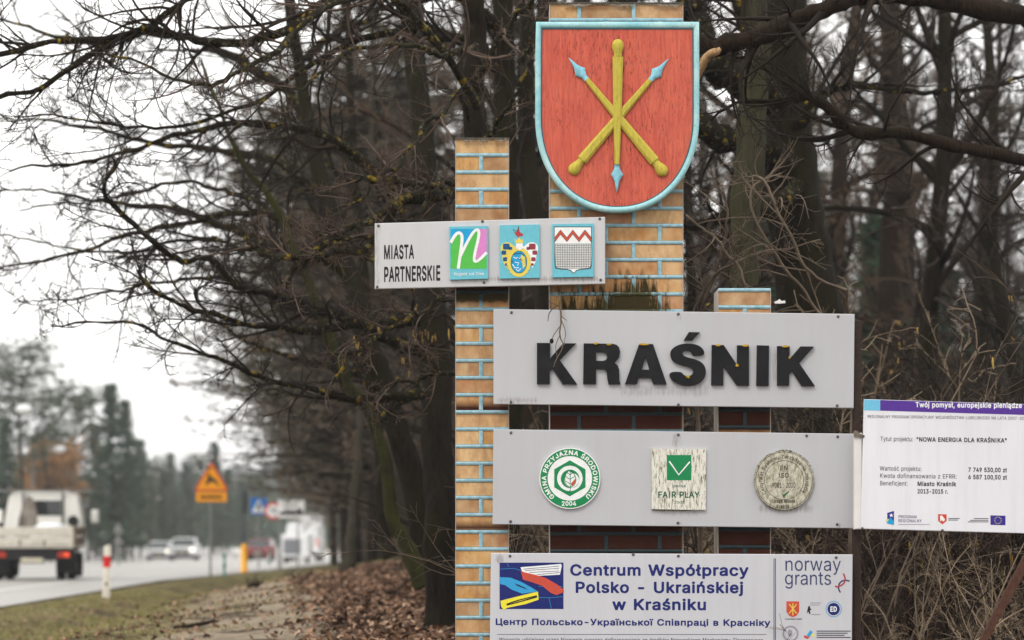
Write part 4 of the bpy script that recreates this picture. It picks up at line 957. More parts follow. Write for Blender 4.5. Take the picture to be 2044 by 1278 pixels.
for pth in ([(1012, 900), (1030, 910), (1040, 900)], [(1020, 935), (1050, 940), (1040, 960)], [(1005, 950), (1020, 975), (1050, 975)], [(1030, 985), (1045, 1000), (1065, 980)], [(1050, 905), (1066, 915)]):
    flat("emblem", [Z3(ribbon(pth, 6))], y2 - 0.0035, M["ink_white"], p2)
for pth in ([(1010, 880), (1060, 870), (1085, 890)], [(1000, 925), (1012, 940)], [(1055, 910), (1075, 925)]):
    flat("emblem", [Z3(ribbon(pth, 5))], y2 - 0.0042, M["ink_black"], p2)
flat("emblem", [Z3([(1022, 768), (1035, 782), (1052, 760), (1068, 782), (1082, 768), (1078, 800), (1026, 800)])], y2, M["ink_gold"], p2)
flat("emblem", [Z3([(1030, 802), (1076, 802), (1082, 835), (1055, 850), (1028, 835)])], y2 - 0.0021, M["ink_white"], p2)
flat("emblem", [Z3([(1016, 725), (1036, 720), (1038, 700), (1052, 698), (1056, 722), (1078, 735), (1080, 750), (1058, 752), (1046, 762), (1030, 745)])], y2, M["ink_maroon"], p2)
flat("emblem", [Z3(ribbon([(1038, 715), (1012, 712), (1014, 700)], 4))], y2 - 0.0007, M["ink_black"], p2)
flat("emblem", [Z3(ribbon([(1046, 700), (1048, 682)], 5))], y2 - 0.0007, M["ink_black"], p2)

p3, y3 = plaque(Z3([(1285, 667), (1577, 661), (1580, 1038), (1287, 1044)]), M["ink_teal"], part, "plaque with a shield of red zigzag over a fine checked field", YM)
so = smooth2([(1298, 683), (1298, 683), (1566, 683), (1566, 683), (1570, 950), (1556, 985), (1462, 990), (1438, 1022), (1414, 990), (1318, 986), (1300, 952)], True, 1)
flat("emblem", [Z3(so)], y3, M["ink_black"], p3)
cxs = 1434
si = [(cxs + (x - cxs) * 0.965, 845 + (y - 845) * 0.965) for x, y in so]
flat("emblem", [Z3(si)], y3 - 0.0007, M["ink_white"], p3)
zz = [(1305, 776), (1345, 722), (1390, 776), (1432, 722), (1476, 776), (1518, 722), (1562, 776)]
flat("emblem", [Z3([(x, y - 15) for x, y in zz] + [(x, y + 15) for x, y in zz[::-1]])], y3 - 0.0014, M["ink_brickred"], p3)
for o_ in (-15, 15):
    flat("emblem", [Z3(ribbon([(x, y + o_) for x, y in zz], 4))], y3 - 0.0021, M["ink_black"], p3)
for i in range(21):
    flat("grid_line", [Z3(rect(1308 + i * 12.3, 805, 1310.6 + i * 12.3, 980))], y3 - 0.0014, M["ink_black"], p3)
for i in range(15):
    flat("grid_line", [Z3(rect(1306, 805 + i * 12.3, 1562, 807.6 + i * 12.3))], y3 - 0.0021, M["ink_black"], p3)

# --- award board
YA = 15.88
aw = board("award_board", "long grey board with two round plaques and one square FAIR PLAY plaque", [(985, 857), (1705, 866), (1704, 1055), (983, 1047)], YA, M["board_award"],
           [(1020, 864), (1354, 868), (1610, 870), (1672, 872), (1019, 1041), (1353, 1044), (1671, 1047)], [(1000, 1545, 880, 895), (1000, 1545, 1010, 1025)])
o, ya = plaque(circ(1137.5, 955, 61, 48), M["ink_white"], aw, "round green and white plaque with a leaf", YA)
flat("ring", [circ(1137.5, 955, 59, 48), circ(1137.5, 955, 44.5, 48)], ya, M["ink_green"], o)
text("GMINA PRZYJAZNA ŚRODOWISKU", 0, 0, 8.6, 232, "b", 0, ya - 0.0007, "white", o, arc=(1137.5, 955, 47.2, 0, 1))
text("2004", 1135.8, 1009.5, 8.6, 30, "b", 0, ya - 0.0007, "white", o, "c")
flat("emblem", [[(1137.5 + 36 * math.sin(i * math.pi / 3), 955 - 36 * math.cos(i * math.pi / 3)) for i in range(6)], circ(1137.5, 955, 25.5, 32)], ya, M["ink_green"], o)
flat("emblem", [circ(1138, 956, 18.5, 28), circ(1141, 959, 15.0, 28)], ya, M["ink_green"], o)
leaf = smooth2([(1138, 937), (1148, 948), (1150, 962), (1142, 972), (1134, 972), (1127, 963), (1128, 948)], True, 1)
flat("emblem", [leaf], ya - 0.0007, M["ink_white"], o)
flat("emblem", [ribbon(leaf + leaf[:1], 1.3)], ya - 0.0021, M["ink_green"], o)
flat("emblem", [[(1139, 966), (1149, 955), (1149, 963), (1142, 971)]], ya - 0.0014, M["ink_brickred"], o)
for a in ([(1138, 938), (1138.5, 978), (1134, 984)], [(1138, 948), (1131, 943)], [(1138, 948), (1145, 942)], [(1138, 957), (1129, 951)], [(1138, 957), (1148, 950)], [(1138, 966), (1129, 960)]):
    flat("emblem", [ribbon(a, 1.1)], ya - 0.0028, M["ink_green"], o)
o, yf = plaque([(1300.5, 895.8), (1409.6, 897), (1408.5, 1018.5), (1301, 1016.5)], M["moss_white"], aw, "square white FAIR PLAY plaque streaked with moss", YA)
flat("emblem", [rect(1331, 908.4, 1380, 958.8)], yf, M["ink_green"], o)
flat("emblem", [ribbon([(1336, 921), (1354.8, 948), (1377, 922)], 3)], yf - 0.0007, M["ink_white"], o)
text("GMINA", 1341.7, 973, 5.2, 28, "x", 0, yf, "mossgreen", o)
text("FAIR PLAY", 1313, 993.5, 12, 84, "b", 0, yf, "mossgreen", o)
text("2005", 1345.5, 1005.5, 5, 20, "x", 0, yf, "mossgreen", o)
o, yi = plaque(circ(1565, 958.8, 59, 44), M["moss_beige"], aw, "round beige ISO plaque overgrown with moss", YA, 0.022)
for r in (57, 39.5):
    flat("ring", [circ(1565, 958.8, r, 44), circ(1565, 958.8, r - 0.9, 44)], yi, M["ink_bronze"], o)
text("Certyfikat Systemu Zarządzania Jakością", 0, 0, 7.2, 190, "x", 0, yi, "bronze", o, arc=(1565, 958.8, 43.5, -2, 1))
text("EN", 1565, 939, 9.5, 17, "x", 0, yi, "bronze", o, "c")
text("ISO", 1564.5, 953.8, 9.5, 22, "x", 0, yi, "bronze", o, "c")
text("9001 : 2000", 1564.5, 974, 10.5, 47, "x", 0, yi, "bronze", o, "c")
flat("emblem", [[(1560, 984), (1564, 988), (1574, 980), (1575, 982), (1564, 994)]], yi, M["ink_mossgreen"], o)
text("Urząd Miasta", 1564.5, 1003.5, 6.5, 45, "b", 0, yi, "bronze", o, "c")
text("Kraśnik", 1563, 1014, 6.5, 26, "b", 0, yi, "bronze", o, "c")
# moss beards round the plaques
mb = MB()
r = random.Random(4)
for i in range(420):
    a = r.uniform(0, 6.283)
    if math.sin(a) > 0.2 and r.random() < 0.5: continue
    x, y = 1565 + 58.5 * math.cos(a), 958.8 + 58.5 * math.sin(a)
    L_ = r.uniform(0.5, 2.8)
    x2, y2_ = x + math.cos(a) * L_ + r.uniform(-1, 1), y + math.sin(a) * L_ + r.uniform(-1.5, 1.5)
    Y_ = YA - r.uniform(0.002, 0.03)
    mb.add([(wx(x - 1.2, Y_), Y_, wz(y, Y_)), (wx(x + 1.2, Y_), Y_, wz(y, Y_)), (wx(x2, Y_), Y_ - 0.004, wz(y2_, Y_))], [(0, 1, 2)])
for i in range(260):
    x, y = r.uniform(1301, 1408), 1017
    L_ = r.uniform(0.5, 4) * (1 if abs(x - 1345) < 35 else 0.4)
    Y_ = YA - r.uniform(0.002, 0.02)
    mb.add([(wx(x - 1.2, Y_), Y_, wz(y, Y_)), (wx(x + 1.2, Y_), Y_, wz(y, Y_)), (wx(x + r.uniform(-1, 1), Y_), Y_ - 0.002, wz(y + L_, Y_))], [(0, 1, 2)])
tag(mb.build("moss", plain("moss_olive", srgb(92, 84, 40), 0.95, 0.1, 0.4, 60), aw), kind="stuff")

# --- information board below
YI = 15.84
inf = board("information_board", "white board reading Centrum Współpracy Polsko - Ukraińskiej at the bottom of the sign", [(980, 1104), (1702, 1107), (1700, 1345), (977, 1343)], YI, M["board_info"],
            [(1018, 1110), (1354, 1110), (1669, 1113), (1264, 1107)], [(1000, 1545, 1125, 1140)])
Z5 = lambda pts: [(x / 2.69 + 960, y / 2.69 + 1050) for x, y in pts]
yt_ = YI - 0.001
text("Centrum Współpracy", 1137.5, 1148.5, 21.5, 358, "b", 0.002, yt_, "navy", inf)
text("Polsko - Ukraińskiej", 1147.7, 1183, 21.5, 338, "b", 0.002, yt_, "navy", inf)
text("w Kraśniku", 1222.4, 1217.3, 21.5, 190, "b", 0.002, yt_, "navy", inf)
text("Центр Польсько-Української Співпраці в Красніку", 988.5, 1247.3, 12.5, 550, "b", 0.004, yt_, "navy", inf)
flat("rule_line", [rect(992, 1266.2, 1530, 1267.2)], yt_, M["ink_greytext"], inf)
text("Wsparcie udzielone przez Norwegię poprzez dofinansowanie ze środków Norweskiego Mechanizmu Finansowego", 996, 1281, 8.2, 528, "x", 0.002, yt_, "greytext", inf)
for x in (1544.2, 1547.2):
    flat("rule_line", [rect(x, 1115, x + 1.5, 1340)], yt_, M["ink_slate"], inf)
lb = flat("emblem", [Z5(rect(100, 197, 443, 446))], yt_, M["ink_navy"], inf)
lb["label"] = "dark blue picture of two open coloured books"
flat("emblem", [Z5([(212, 222), (430, 204), (434, 214), (424, 262), (310, 268), (222, 246)])], yt_ - 0.0008, M["ink_white"], inf)
flat("emblem", [Z5([(213, 238), (230, 248), (290, 262), (350, 280), (410, 315), (444, 342), (446, 356), (405, 371), (375, 360), (330, 322), (272, 302), (226, 288)])], yt_ - 0.0016, M["ink_brickred"], inf)
flat("emblem", [Z5([(100, 275), (160, 278), (215, 300), (270, 330), (305, 352), (222, 364), (165, 342), (130, 318), (103, 312)])], yt_ - 0.0008, M["ink_cyan"], inf)
flat("emblem", [Z5([(105, 402), (215, 374), (306, 352), (310, 396), (240, 420), (140, 440), (122, 453), (108, 432)])], yt_ - 0.0016, M["ink_yellow"], inf)
for a in ([(228, 232), (420, 216)], [(236, 240), (418, 228)], [(260, 250), (420, 242)], [(300, 262), (424, 250)]):
    flat("emblem", [Z5(ribbon(a, 2.5))], yt_ - 0.0016, M["ink_navy"], inf)
flat("emblem", [Z5([(136, 418), (200, 396), (300, 372), (302, 384), (210, 410), (140, 428)]), Z5([(148, 419), (205, 402), (290, 378), (210, 404)])], yt_ - 0.0024, M["ink_black"], inf)
flat("emblem", [Z5([(176, 306), (235, 330), (250, 342), (196, 322)])], yt_ - 0.0016, M["ink_black"], inf)
for a in ([(104, 232), (180, 228), (215, 240)], [(140, 200), (150, 220)], [(310, 325), (380, 322), (440, 326)], [(310, 384), (370, 386), (440, 380)], [(365, 386), (378, 444)]):
    flat("emblem", [Z5(ribbon(a, 2))], yt_ - 0.0008, M["ink_cyan"], inf)
text("norway", 1565.5, 1139.5, 28, 114, "r", 0.004, yt_, "slate", inf)
text("grants", 1565.5, 1167.5, 28, 95, "r", 0.004, yt_, "slate", inf)
flat("emblem", [Z5(ribbon(smooth2([(1946, 255), (1958, 285), (1950, 310), (1915, 330), (1902, 322)], False, 2), 8))], yt_ - 0.0008, M["ink_maroon"], inf)
flat("emblem", [Z5(ribbon(smooth2([(1980, 296), (1950, 290), (1925, 305), (1918, 335), (1930, 358)], False, 2), 8))], yt_, M["ink_slate"], inf)
flat("emblem", [Z5([(1640, 405), (1709, 405), (1709, 460), (1695, 482), (1675, 490), (1655, 482), (1640, 460)])], yt_, M["ink_brickred"], inf)
for a in ([(1655, 420), (1695, 470)], [(1695, 420), (1655, 470)], [(1675, 415), (1675, 480)]):
    flat("emblem", [Z5(ribbon(a, 5))], yt_ - 0.0008 - a[0][0] * 1e-7 * (1 + a[1][1]), M["ink_gold"], inf)
text("Urząd Miasta Kraśnik", 1567, 1237, 2.8, 34, "b", 0, yt_, "greytext", inf)
for i, y in enumerate((1203, 1207)):
    flat("fine_print", [rect(1617, y, 1639 - 3 * i, y + 1.4)], yt_, M["ink_faint"], inf)
flat("emblem", [Z5([(1758, 432), (1766, 430), (1768, 442), (1776, 450), (1766, 452), (1770, 472), (1762, 472), (1758, 458), (1750, 472), (1752, 455)])], yt_, M["ink_black"], inf)
flat("fine_print", [rect(1620, 1226, 1638, 1227.5)], yt_, M["ink_faint"], inf)
flat("emblem", [circ(1664, 1216, 16, 30), circ(1664, 1216, 14.6, 30)], yt_, M["ink_cyan"], inf)
flat("emblem", [circ(1664, 1216, 12.3, 30)], yt_, M["ink_navy"], inf)
text("ED", 1664, 1221, 10, 14, "b", 0, yt_ - 0.0008, "white", inf, "c")
flat("emblem", [circ(1578, 1265, 16, 30), circ(1578, 1265, 12.5, 30)], yt_, M["ink_faint"], inf)
flat("emblem", [smooth2([(1574, 1256), (1581, 1258), (1582, 1268), (1576, 1273), (1572, 1264)], True, 1)], yt_, M["ink_faint"], inf)
for c_, pts in (("cyan", [(1610, 1268), (1618, 1258), (1622, 1262), (1616, 1272)]), ("brickred", [(1606, 1268), (1616, 1272), (1612, 1276), (1604, 1272)]), ("yellow", [(1618, 1268), (1626, 1264), (1624, 1272)])):
    flat("emblem", [pts], yt_, M["ink_" + c_], inf)
for i in range(4):
    flat("fine_print", [rect(1630, 1259 + i * 4.2, 1698 - 6 * (i % 3), 1261 + i * 4.2)], yt_, M["ink_greytext"], inf)

# --- project board on its white tube
YP = 15.72
prj = board("project_board", "white project board with a purple header and figures in złoty at the right edge", [(1725, 797), (2130, 809.5), (2125, 1067.5), (1718, 1056)], YP, M["board_project"],
            [(1723, 871), (1721, 1055), (1881, 1059)])
yp = YP - 0.001
sl = 10 / 320
flat("header", [[(1725.2, 797.6), (1757, 798.6), (1757, 820), (1724.6, 819.2)]], yp, M["ink_sky"], prj)
flat("header", [[(1757, 798.6), (2129, 810), (2129, 831), (1757, 820)]], yp, M["ink_purple"], prj)
text("Twój pomysł, europejskie pieniądze", 1827.5, 812.8, 10, 213, "b", 0.008, yp - 0.0008, "white", prj)
text("REGIONALNY PROGRAM OPERACYJNY WOJEWÓDZTWA LUBELSKIEGO NA LATA 2007-2013", 1731.5, 834.5, 6, 321, "x", 0.012, yp, "greytext", prj)
text("Tytuł projektu:", 1757, 880.5, 9, 66, "x", 0.012, yp, "greytext", prj)
text("\"NOWA ENERGIA DLA KRAŚNIKA\"", 1829, 881.5, 8.6, 181.5, "b", 0.012, yp, "black", prj)
text("Wartość projektu:", 1756, 939.5, 9, 84, "x", 0.012, yp, "greytext", prj)
text("Kwota dofinansowania z EFRR:", 1756, 954, 9, 154, "x", 0.012, yp, "greytext", prj)
text("Beneficjent:", 1756, 969, 9, 56, "x", 0.012, yp, "greytext", prj)
text("7 749 530,00 zł", 1932.5, 942, 8.6, 77.5, "b", 0.01, yp, "black", prj)
text("6 587 100,50 zł", 1932.5, 956.5, 8.6, 77.5, "b", 0.01, yp, "black", prj)
text("Miasto Kraśnik", 1831, 970, 8.6, 78, "b", 0.01, yp, "black", prj)
text("2013-2015 r.", 1831, 985, 8.6, 62, "b", 0.01, yp, "black", prj)
flat("emblem", [[(1771, 1024), (1784.5, 1020), (1784.5, 1048), (1771, 1045)]], yp, M["ink_euro"], prj)
flat("emblem", [[(1769, 1038), (1778, 1034), (1784, 1040), (1784, 1048), (1771, 1045)]], yp - 0.0008, M["ink_azure"], prj)
flat("emblem", [[(1768, 1038), (1774, 1036), (1772, 1042)]], yp - 0.0016, M["ink_yellow"], prj)
flat("emblem", [[(1779 + (4.5 if i % 2 == 0 else 1.9) * math.sin(i * math.pi / 5), 1029 - (4.5 if i % 2 == 0 else 1.9) * math.cos(i * math.pi / 5)) for i in range(10)]], yp - 0.0016, M["ink_white"], prj)
text("PROGRAM", 1793, 1034.5, 6, 37, "x", 0.01, yp, "slate", prj)
text("REGIONALNY", 1793, 1042.5, 6, 47, "x", 0.01, yp, "slate", prj)
flat("fine_print", [rect(1793, 1046.5, 1856, 1047.7)], yp, M["ink_faint"], prj)
flat("emblem", [[(1872.5, 1026.5), (1889.5, 1027), (1889.5, 1040), (1881, 1047), (1872.5, 1040)]], yp, M["ink_red"], prj)
flat("emblem", [smooth2([(1876, 1030), (1881, 1029), (1883, 1033), (1887, 1037), (1883, 1042), (1880, 1038), (1876, 1042), (1877, 1036)], True, 1)], yp - 0.0008, M["ink_white"], prj)
for x0_, x1_, y_ in ((1893, 1916, 1034.5), (1893, 1912, 1037.5), (1944, 1973, 1034.5), (1936, 1973, 1038), (1932, 1973, 1041.2)):
    flat("fine_print", [rect(x0_, y_, x1_, y_ + 1.5)], yp, M["ink_greytext"], prj)
flat("emblem", [[(1977, 1028.8), (2007, 1029.6), (2007, 1048.6), (1977, 1047.8)]], yp, M["ink_euro"], prj)
for i in range(12):
    a = i * math.pi / 6
    flat("emblem", [circ(1992 + 6.6 * math.cos(a), 1038.8 + 6.6 * math.sin(a), 0.95, 6)], yp - 0.0008, M["ink_gold"], prj)

# white tube between award board and project board; dark steel post below; rusty stay
b = MB().bbox(wx(1706, YP), wx(1722, YP), 15.745, 15.80, wz(1057, YP), wz(864, YP), 0.006)
tb = b.build("white_square_tube", M["whitepost"])
tag(tb, "white square tube joining the award board to the project board", "post")
b = MB()
pts = [(1704, 862), (1708, 859), (1713, 861), (1717, 865), (1722, 868), (1720, 874), (1712, 870), (1706, 873)]
b.prism([(wx(x, YP), wz(y, YP)) for x, y in pts][::-1], 15.73, 15.744)
b.build("torn_wrapping", M["peel"], tb)
dp = MB().bbox(wx(1703, 15.95), wx(1718, 15.95), 15.93, 16.01, 0.2, wz(640, 15.95), 0.004).build("steel_post", M["darkpost"])
tag(dp, "dark brown steel post behind the right ends of the grey boards", "post")
ry = 15.6
rb = MB().prism([(wx(1950, ry), wz(1290, ry)), (wx(1966, ry), wz(1290, ry)), (wx(2060, ry), wz(1118, ry)), (wx(2046, ry), wz(1108, ry))][::-1][::-1], ry, ry + 0.05).build("rusty_stay", M["rust"])
tag(rb, "rusty flat bar slanting up through the brush at the lower right corner", "bar")
# scrap of white plastic on a bracket stub behind the city board
yq = 16.02
sc_ = flat("plastic_scrap", [[(1545, 603), (1552, 600), (1556, 597), (1560, 601), (1567, 600), (1568, 605), (1558, 606), (1548, 606)]], yq, M["whitepost"], None, 0.03)
tag(sc_, "small scrap of white plastic beside the top of the short pillar", "litter")

# ------------------------------------------------------------------ the shield
YS = 15.90


def shield_outline(n=60, grow=0.0):
    pts = [(1070 - grow, 45 - grow)]
    L_ = [(1069, 60), (1068.5, 150), (1069, 230)]
    out = []
    cx_, cy_, rx, ry_ = 1232.0, 235.0, 163.5, 190.0
    right = [(1395, 45), (1395.3, 80), (1395.6, 150)]
    arc_ = []
    e = 2.0 / 2.12
    for i in range(n + 1):
        a = math.pi * i / n
        c_, s_ = math.cos(a), math.sin(a)
        arc_.append((cx_ + rx * math.copysign(abs(c_) ** e, c_), cy_ + ry_ * abs(s_) ** e))
    left = [(1068.5, 150), (1069, 80), (1070, 45)]
    return right + arc_ + left


def offset(pts, d):
    n = len(pts)
    out = []
    for i in range(n):
        a, b_, c_ = np.array(pts[i - 1]), np.array(pts[i]), np.array(pts[(i + 1) % n])
        d1 = (b_ - a) / (np.linalg.norm(b_ - a) + 1e-9)
        d2 = (c_ - b_) / (np.linalg.norm(c_ - b_) + 1e-9)
        n1, n2 = np.array((-d1[1], d1[0])), np.array((-d2[1], d2[0]))
        m_ = n1 + n2
        m_ /= np.linalg.norm(m_)
        k = d / max(0.4, m_.dot(n1))
        out.append(tuple(b_ + m_ * k))
    return out


so = shield_outline()
shd = empty("city_shield", (wx(1232, YS), YS, wz(425, YS)), "large red shield with a pale blue rim and three crossed yellow maces", "coat of arms")
rings = [(0, 0.06), (0, 0.012), (1.6, 0.006), (4.5, 0.001), (8.0, 0.003), (10.5, 0.010), (12, 0.022)]
v_, f_ = [], []
n = len(so)
for d, y in rings:
    for x, yy in offset(so, d):
        v_.append((wx(x, YS), YS - 0.03 + y, wz(yy, YS)))
for j in range(len(rings) - 1):
    for i in range(n):
        f_.append((j * n + i, j * n + (i + 1) % n, (j + 1) * n + (i + 1) % n, (j + 1) * n + i))
f_.append(tuple(range(n)))
obj("rim", mesh("rim", v_, f_, M["shield_rim"], True), shd)
flat("field", [offset(so, 11.4)], YS - 0.012, M["shield_red"], shd, 0.006)
flat("inner_line", [offset(so, 11.0), offset(so, 13.4)], YS - 0.0165, M["joint_dark"], shd, 0.002)


def mace(a, b_, label, lift):
    """knob end a -> spear tip b, photo pixels"""
    a, b_ = np.array(a, float), np.array(b_, float)
    L_ = np.linalg.norm(b_ - a)
    d = (b_ - a) / L_
    nn_ = np.array((-d[1], d[0]))
    root = empty("mace", P(a[0], a[1], YS), None)
    root.parent = shd
    root.matrix_parent_inverse = parent_inv(shd)
    root["label"] = label

    def sweep(name, prof, mat, y0, facet):
        """prof: (t along px, half width px, height m)"""
        v2, f2 = [], []
        for t, w, h in prof:
            c_ = a + d * t
            if facet:
                cs = [(-w, 0), (-w, h * 0.55), (-w * 0.55, h), (w * 0.55, h), (w, h * 0.55), (w, 0)]
            else:
                cs = [(-w, 0), (-w * 0.9, h * 0.5), (-w * 0.45, h * 0.88), (w * 0.0, h), (w * 0.9, h * 0.5), (w, 0)]
            for s_, hh in cs:
                q_ = c_ + nn_ * s_
                v2.append((wx(q_[0], YS), y0 - hh, wz(q_[1], YS)))
        for j in range(len(prof) - 1):
            for i in range(5):
                f2.append((j * 6 + i, j * 6 + i + 1, (j + 1) * 6 + i + 1, (j + 1) * 6 + i))
        f2.append(tuple(range(6)))
        f2.append(tuple(range((len(prof) - 1) * 6, len(prof) * 6)))
        return obj(name, mesh(name, v2, f2, mat, not facet), root)
    y0 = YS - 0.0155 - lift
    R_ = 12
    kn = [(R_ * (1 - math.cos(t)), max(0.5, R_ * math.sin(t)), 0.028 * max(0.1, math.sin(t))) for t in [i * math.pi / 2 / 6 for i in range(7)]]
    kn += [(16, 11.8, 0.028), (22, 10.2, 0.025), (28, 8, 0.022), (33, 8, 0.021), (36, 9.5, 0.021)]
    sweep("knob", kn, M["mace"], y0, False)
    ts = L_ - 56
    sweep("shaft", [(36.1, 10.5, 0.024), (60, 10, 0.024), (L_ * 0.45, 8.4, 0.021), (ts, 5.0, 0.017)], M["mace"], y0, True)
    sweep("spearhead", [(ts + 0.2, 5.6, 0.017), (ts + 8, 5.6, 0.017), (ts + 17, 10.5, 0.016), (ts + 20, 12.8, 0.014), (ts + 24, 9.5, 0.016), (ts + 34, 4.8, 0.014), (ts + 46, 2.5, 0.010), (ts + 56, 0.4, 0.003)], M["spear"], y0, False)


mace((1138, 348), (1334, 119), "mace running from lower left up to the right", 0.0)
mace((1329, 351), (1135, 117), "mace running from lower right up to the left", 0.004)
mace((1233, 80), (1231, 386), "upright middle mace with its knob on top", 0.012)


# ------------------------------------------------------------------ terrain
def zroad(Y):
    Y = np.asarray(Y, float)
    return 0.15 - 0.0095 * np.clip(Y - 60, 0, 140) - 0.001 * np.clip(Y - 200, 0, 400)


RE_Y = np.array([-60, 20, 40, 70, 110, 167, 250, 400, 700.])
RE_X = np.array([-8.2, -8.4, -8.55, -8.75, -9.3, -10.5, -17, -42, -110.])
LE_X = np.array([-21, -21, -21.5, -23, -26, -33, -46, -76, -150.])


def xr(Y): return np.interp(Y, RE_Y, RE_X)
def xl(Y): return np.interp(Y, RE_Y, LE_X)


def sstep(a, b, x):
    t = np.clip((x - a) / (b - a), 0, 1)
    return t * t * (3 - 2 * t)


def wob(X, Y):
    return (np.sin(X * 1.7 + Y * 0.6) * np.cos(Y * 0.9 - X * 0.8) + 0.5 * np.sin(X * 3.9 - Y * 1.3 + 1.0) + 0.3 * np.sin(X * 7.3 + Y * 2.9)) * 0.035


def zg(X, Y):
    X, Y = np.asarray(X, float), np.asarray(Y, float)
    e = X - xr(Y)                                   # distance to the right of the road edge
    prof = np.interp(e, [-1, 0, 0.9, 1.9, 2.6, 3.6, 5.2, 6.8, 8.6, 12.6, 40, 200], [0, -0.02, -0.03, -0.20, -0.16, 0.22, 0.42, 0.72, 0.78, 0.8, 1.6, 6])
    near = 0.45 + 0.55 * sstep(16, 40, Y)
    far = 1 - 0.55 * sstep(70, 130, Y) * (1 - sstep(14, 26, e))
    right = zroad(Y) + np.where(prof > 0, prof * near * far, prof) + wob(X, Y) * sstep(0.6, 2.5, e)
    l = xl(Y) - X
    left = zroad(Y) + np.interp(l, [0, 1, 2.5, 5, 12, 60, 400], [-0.02, -0.03, -0.25, 0.1, 0.3, 2.0, 14])
    return np.where(e > 0, right, np.where(l > 0, left, zroad(Y) - 0.06))


def grid_mesh(name, xs, ys, zf, mat):
    X, Y = np.meshgrid(xs, ys)
    Z = zf(X, Y)
    v = np.stack([X, Y, Z], -1).reshape(-1, 3)
    nx, ny = len(xs), len(ys)
    i = (np.arange(ny - 1)[:, None] * nx + np.arange(nx - 1)[None, :]).reshape(-1)
    return obj(name, mesh(name, v, np.stack([i, i + 1, i + nx + 1, i + nx], 1), mat, True))


q = N("forest_ground")
g = q.n("ShaderNodeNewGeometry")
sp = q.n("ShaderNodeSeparateXYZ")
q.l(g.outputs["Position"], sp.inputs[0])
v = q.coords()
n1, n2, n3 = q.noise(v, 1.1, 5, 0.6), q.noise(v, 7, 5, 0.65), q.noise(v, 28, 4, 0.6)
u = q.math("ADD", sp.outputs[0], q.math("MULTIPLY", q.math("SUBTRACT", sp.outputs[1], 28.0), 0.10))
u = q.math("ADD", u, q.math("MULTIPLY", q.math("SUBTRACT", n1, 0.5), 1.6))
grass = q.ramp(n2, [(0.3, (0.10, 0.075, 0.035, 1)), (0.5, (0.20, 0.175, 0.07, 1)), (0.7, (0.36, 0.29, 0.15, 1))])
path = q.ramp(n2, [(0.3, (0.24, 0.19, 0.135, 1)), (0.7, (0.50, 0.42, 0.31, 1))])
litter = q.ramp(n3, [(0.3, (0.030, 0.016, 0.009, 1)), (0.6, (0.11, 0.058, 0.030, 1)), (0.8, (0.24, 0.135, 0.075, 1))])
m1 = q.math("MULTIPLY", q.math("ADD", u, 4.15), 2.0, True)
m2 = q.math("MULTIPLY", q.math("ADD", u, 2.55), 2.0, True)
c = q.mix(m2, q.mix(m1, grass, path), litter)
far_ = q.math("MULTIPLY", q.math("SUBTRACT", sp.outputs[1], 47.0), 0.15, True)
c = q.mix(far_, c, q.mix(m2, grass, q.mix(q.ramp(n2, [(0.4, 0.0), (0.6, 1.0)]), (0.15, 0.14, 0.055, 1), litter)))
dirt = q.ramp(q.noise(v, 0.9, 5, 0.75), [(0.50, 0.0), (0.58, 0.85)])
c = q.mix(dirt, c, (0.06, 0.04, 0.028, 1))
q.col(c)
q.bump(q.math("ADD", n2, n3), 0.8, 0.05)
M["ground"] = q.rough(0.95, 0.1)

xs = np.concatenate([[-720, -560, -400, -260, -180], np.arange(-140, -24, 4.0), np.arange(-24, -9.4, 0.8), np.arange(-9.2, 6, 0.22), np.arange(6.4, 40, 1.6), np.arange(44, 140, 8.0), [180, 260, 400, 560, 720]])
ys = np.concatenate([[-300, -150, -60, -20], np.arange(-10, 14, 3.0), np.arange(14, 75, 0.35), np.arange(76, 170, 2.0), np.arange(175, 400, 10.0), [450, 550, 700, 850]])
tag(grid_mesh("ground", xs, ys, zg, M["ground"]), kind="structure")

q = N("asphalt")
n1 = q.noise(q.coords(), 0.7, 4)
n2 = q.noise(q.coords("Object", (1.5, 0.08, 1)), 1.0, 4)
c = q.mix(0.5, q.ramp(n1, [(0.3, (0.33, 0.32, 0.30, 1)), (0.7, (0.42, 0.40, 0.38, 1))]), q.ramp(n2, [(0.3, (0.32, 0.31, 0.29, 1)), (0.7, (0.43, 0.41, 0.39, 1))]))
q.col(c)
q.bump(q.noise(q.coords(), 160, 2), 0.15, 0.004)
M["asphalt"] = q.rough(0.5, 0.5)
M["paint"] = plain("road_paint", (0.62, 0.62, 0.6, 1), 0.5, var=0.15, sc=3)
yr = np.concatenate([np.arange(-60, 30, 5.0), np.arange(30, 180, 2.0), np.arange(180, 700, 10.0)])


def strip(name, fa, fb, y, dz, mat, parent=None):
    n = len(y)
    k = 6
    v_ = []
    for yy in y:
        a, b_ = float(fa(yy)), float(fb(yy))
        for j in range(k):
            v_.append((a + (b_ - a) * j / (k - 1), yy, float(zroad(yy)) + dz))
    f_ = [(i * k + j, i * k + j + 1, (i + 1) * k + j + 1, (i + 1) * k + j) for i in range(n - 1) for j in range(k - 1)]
    return obj(name, mesh(name, v_, f_, mat), parent)


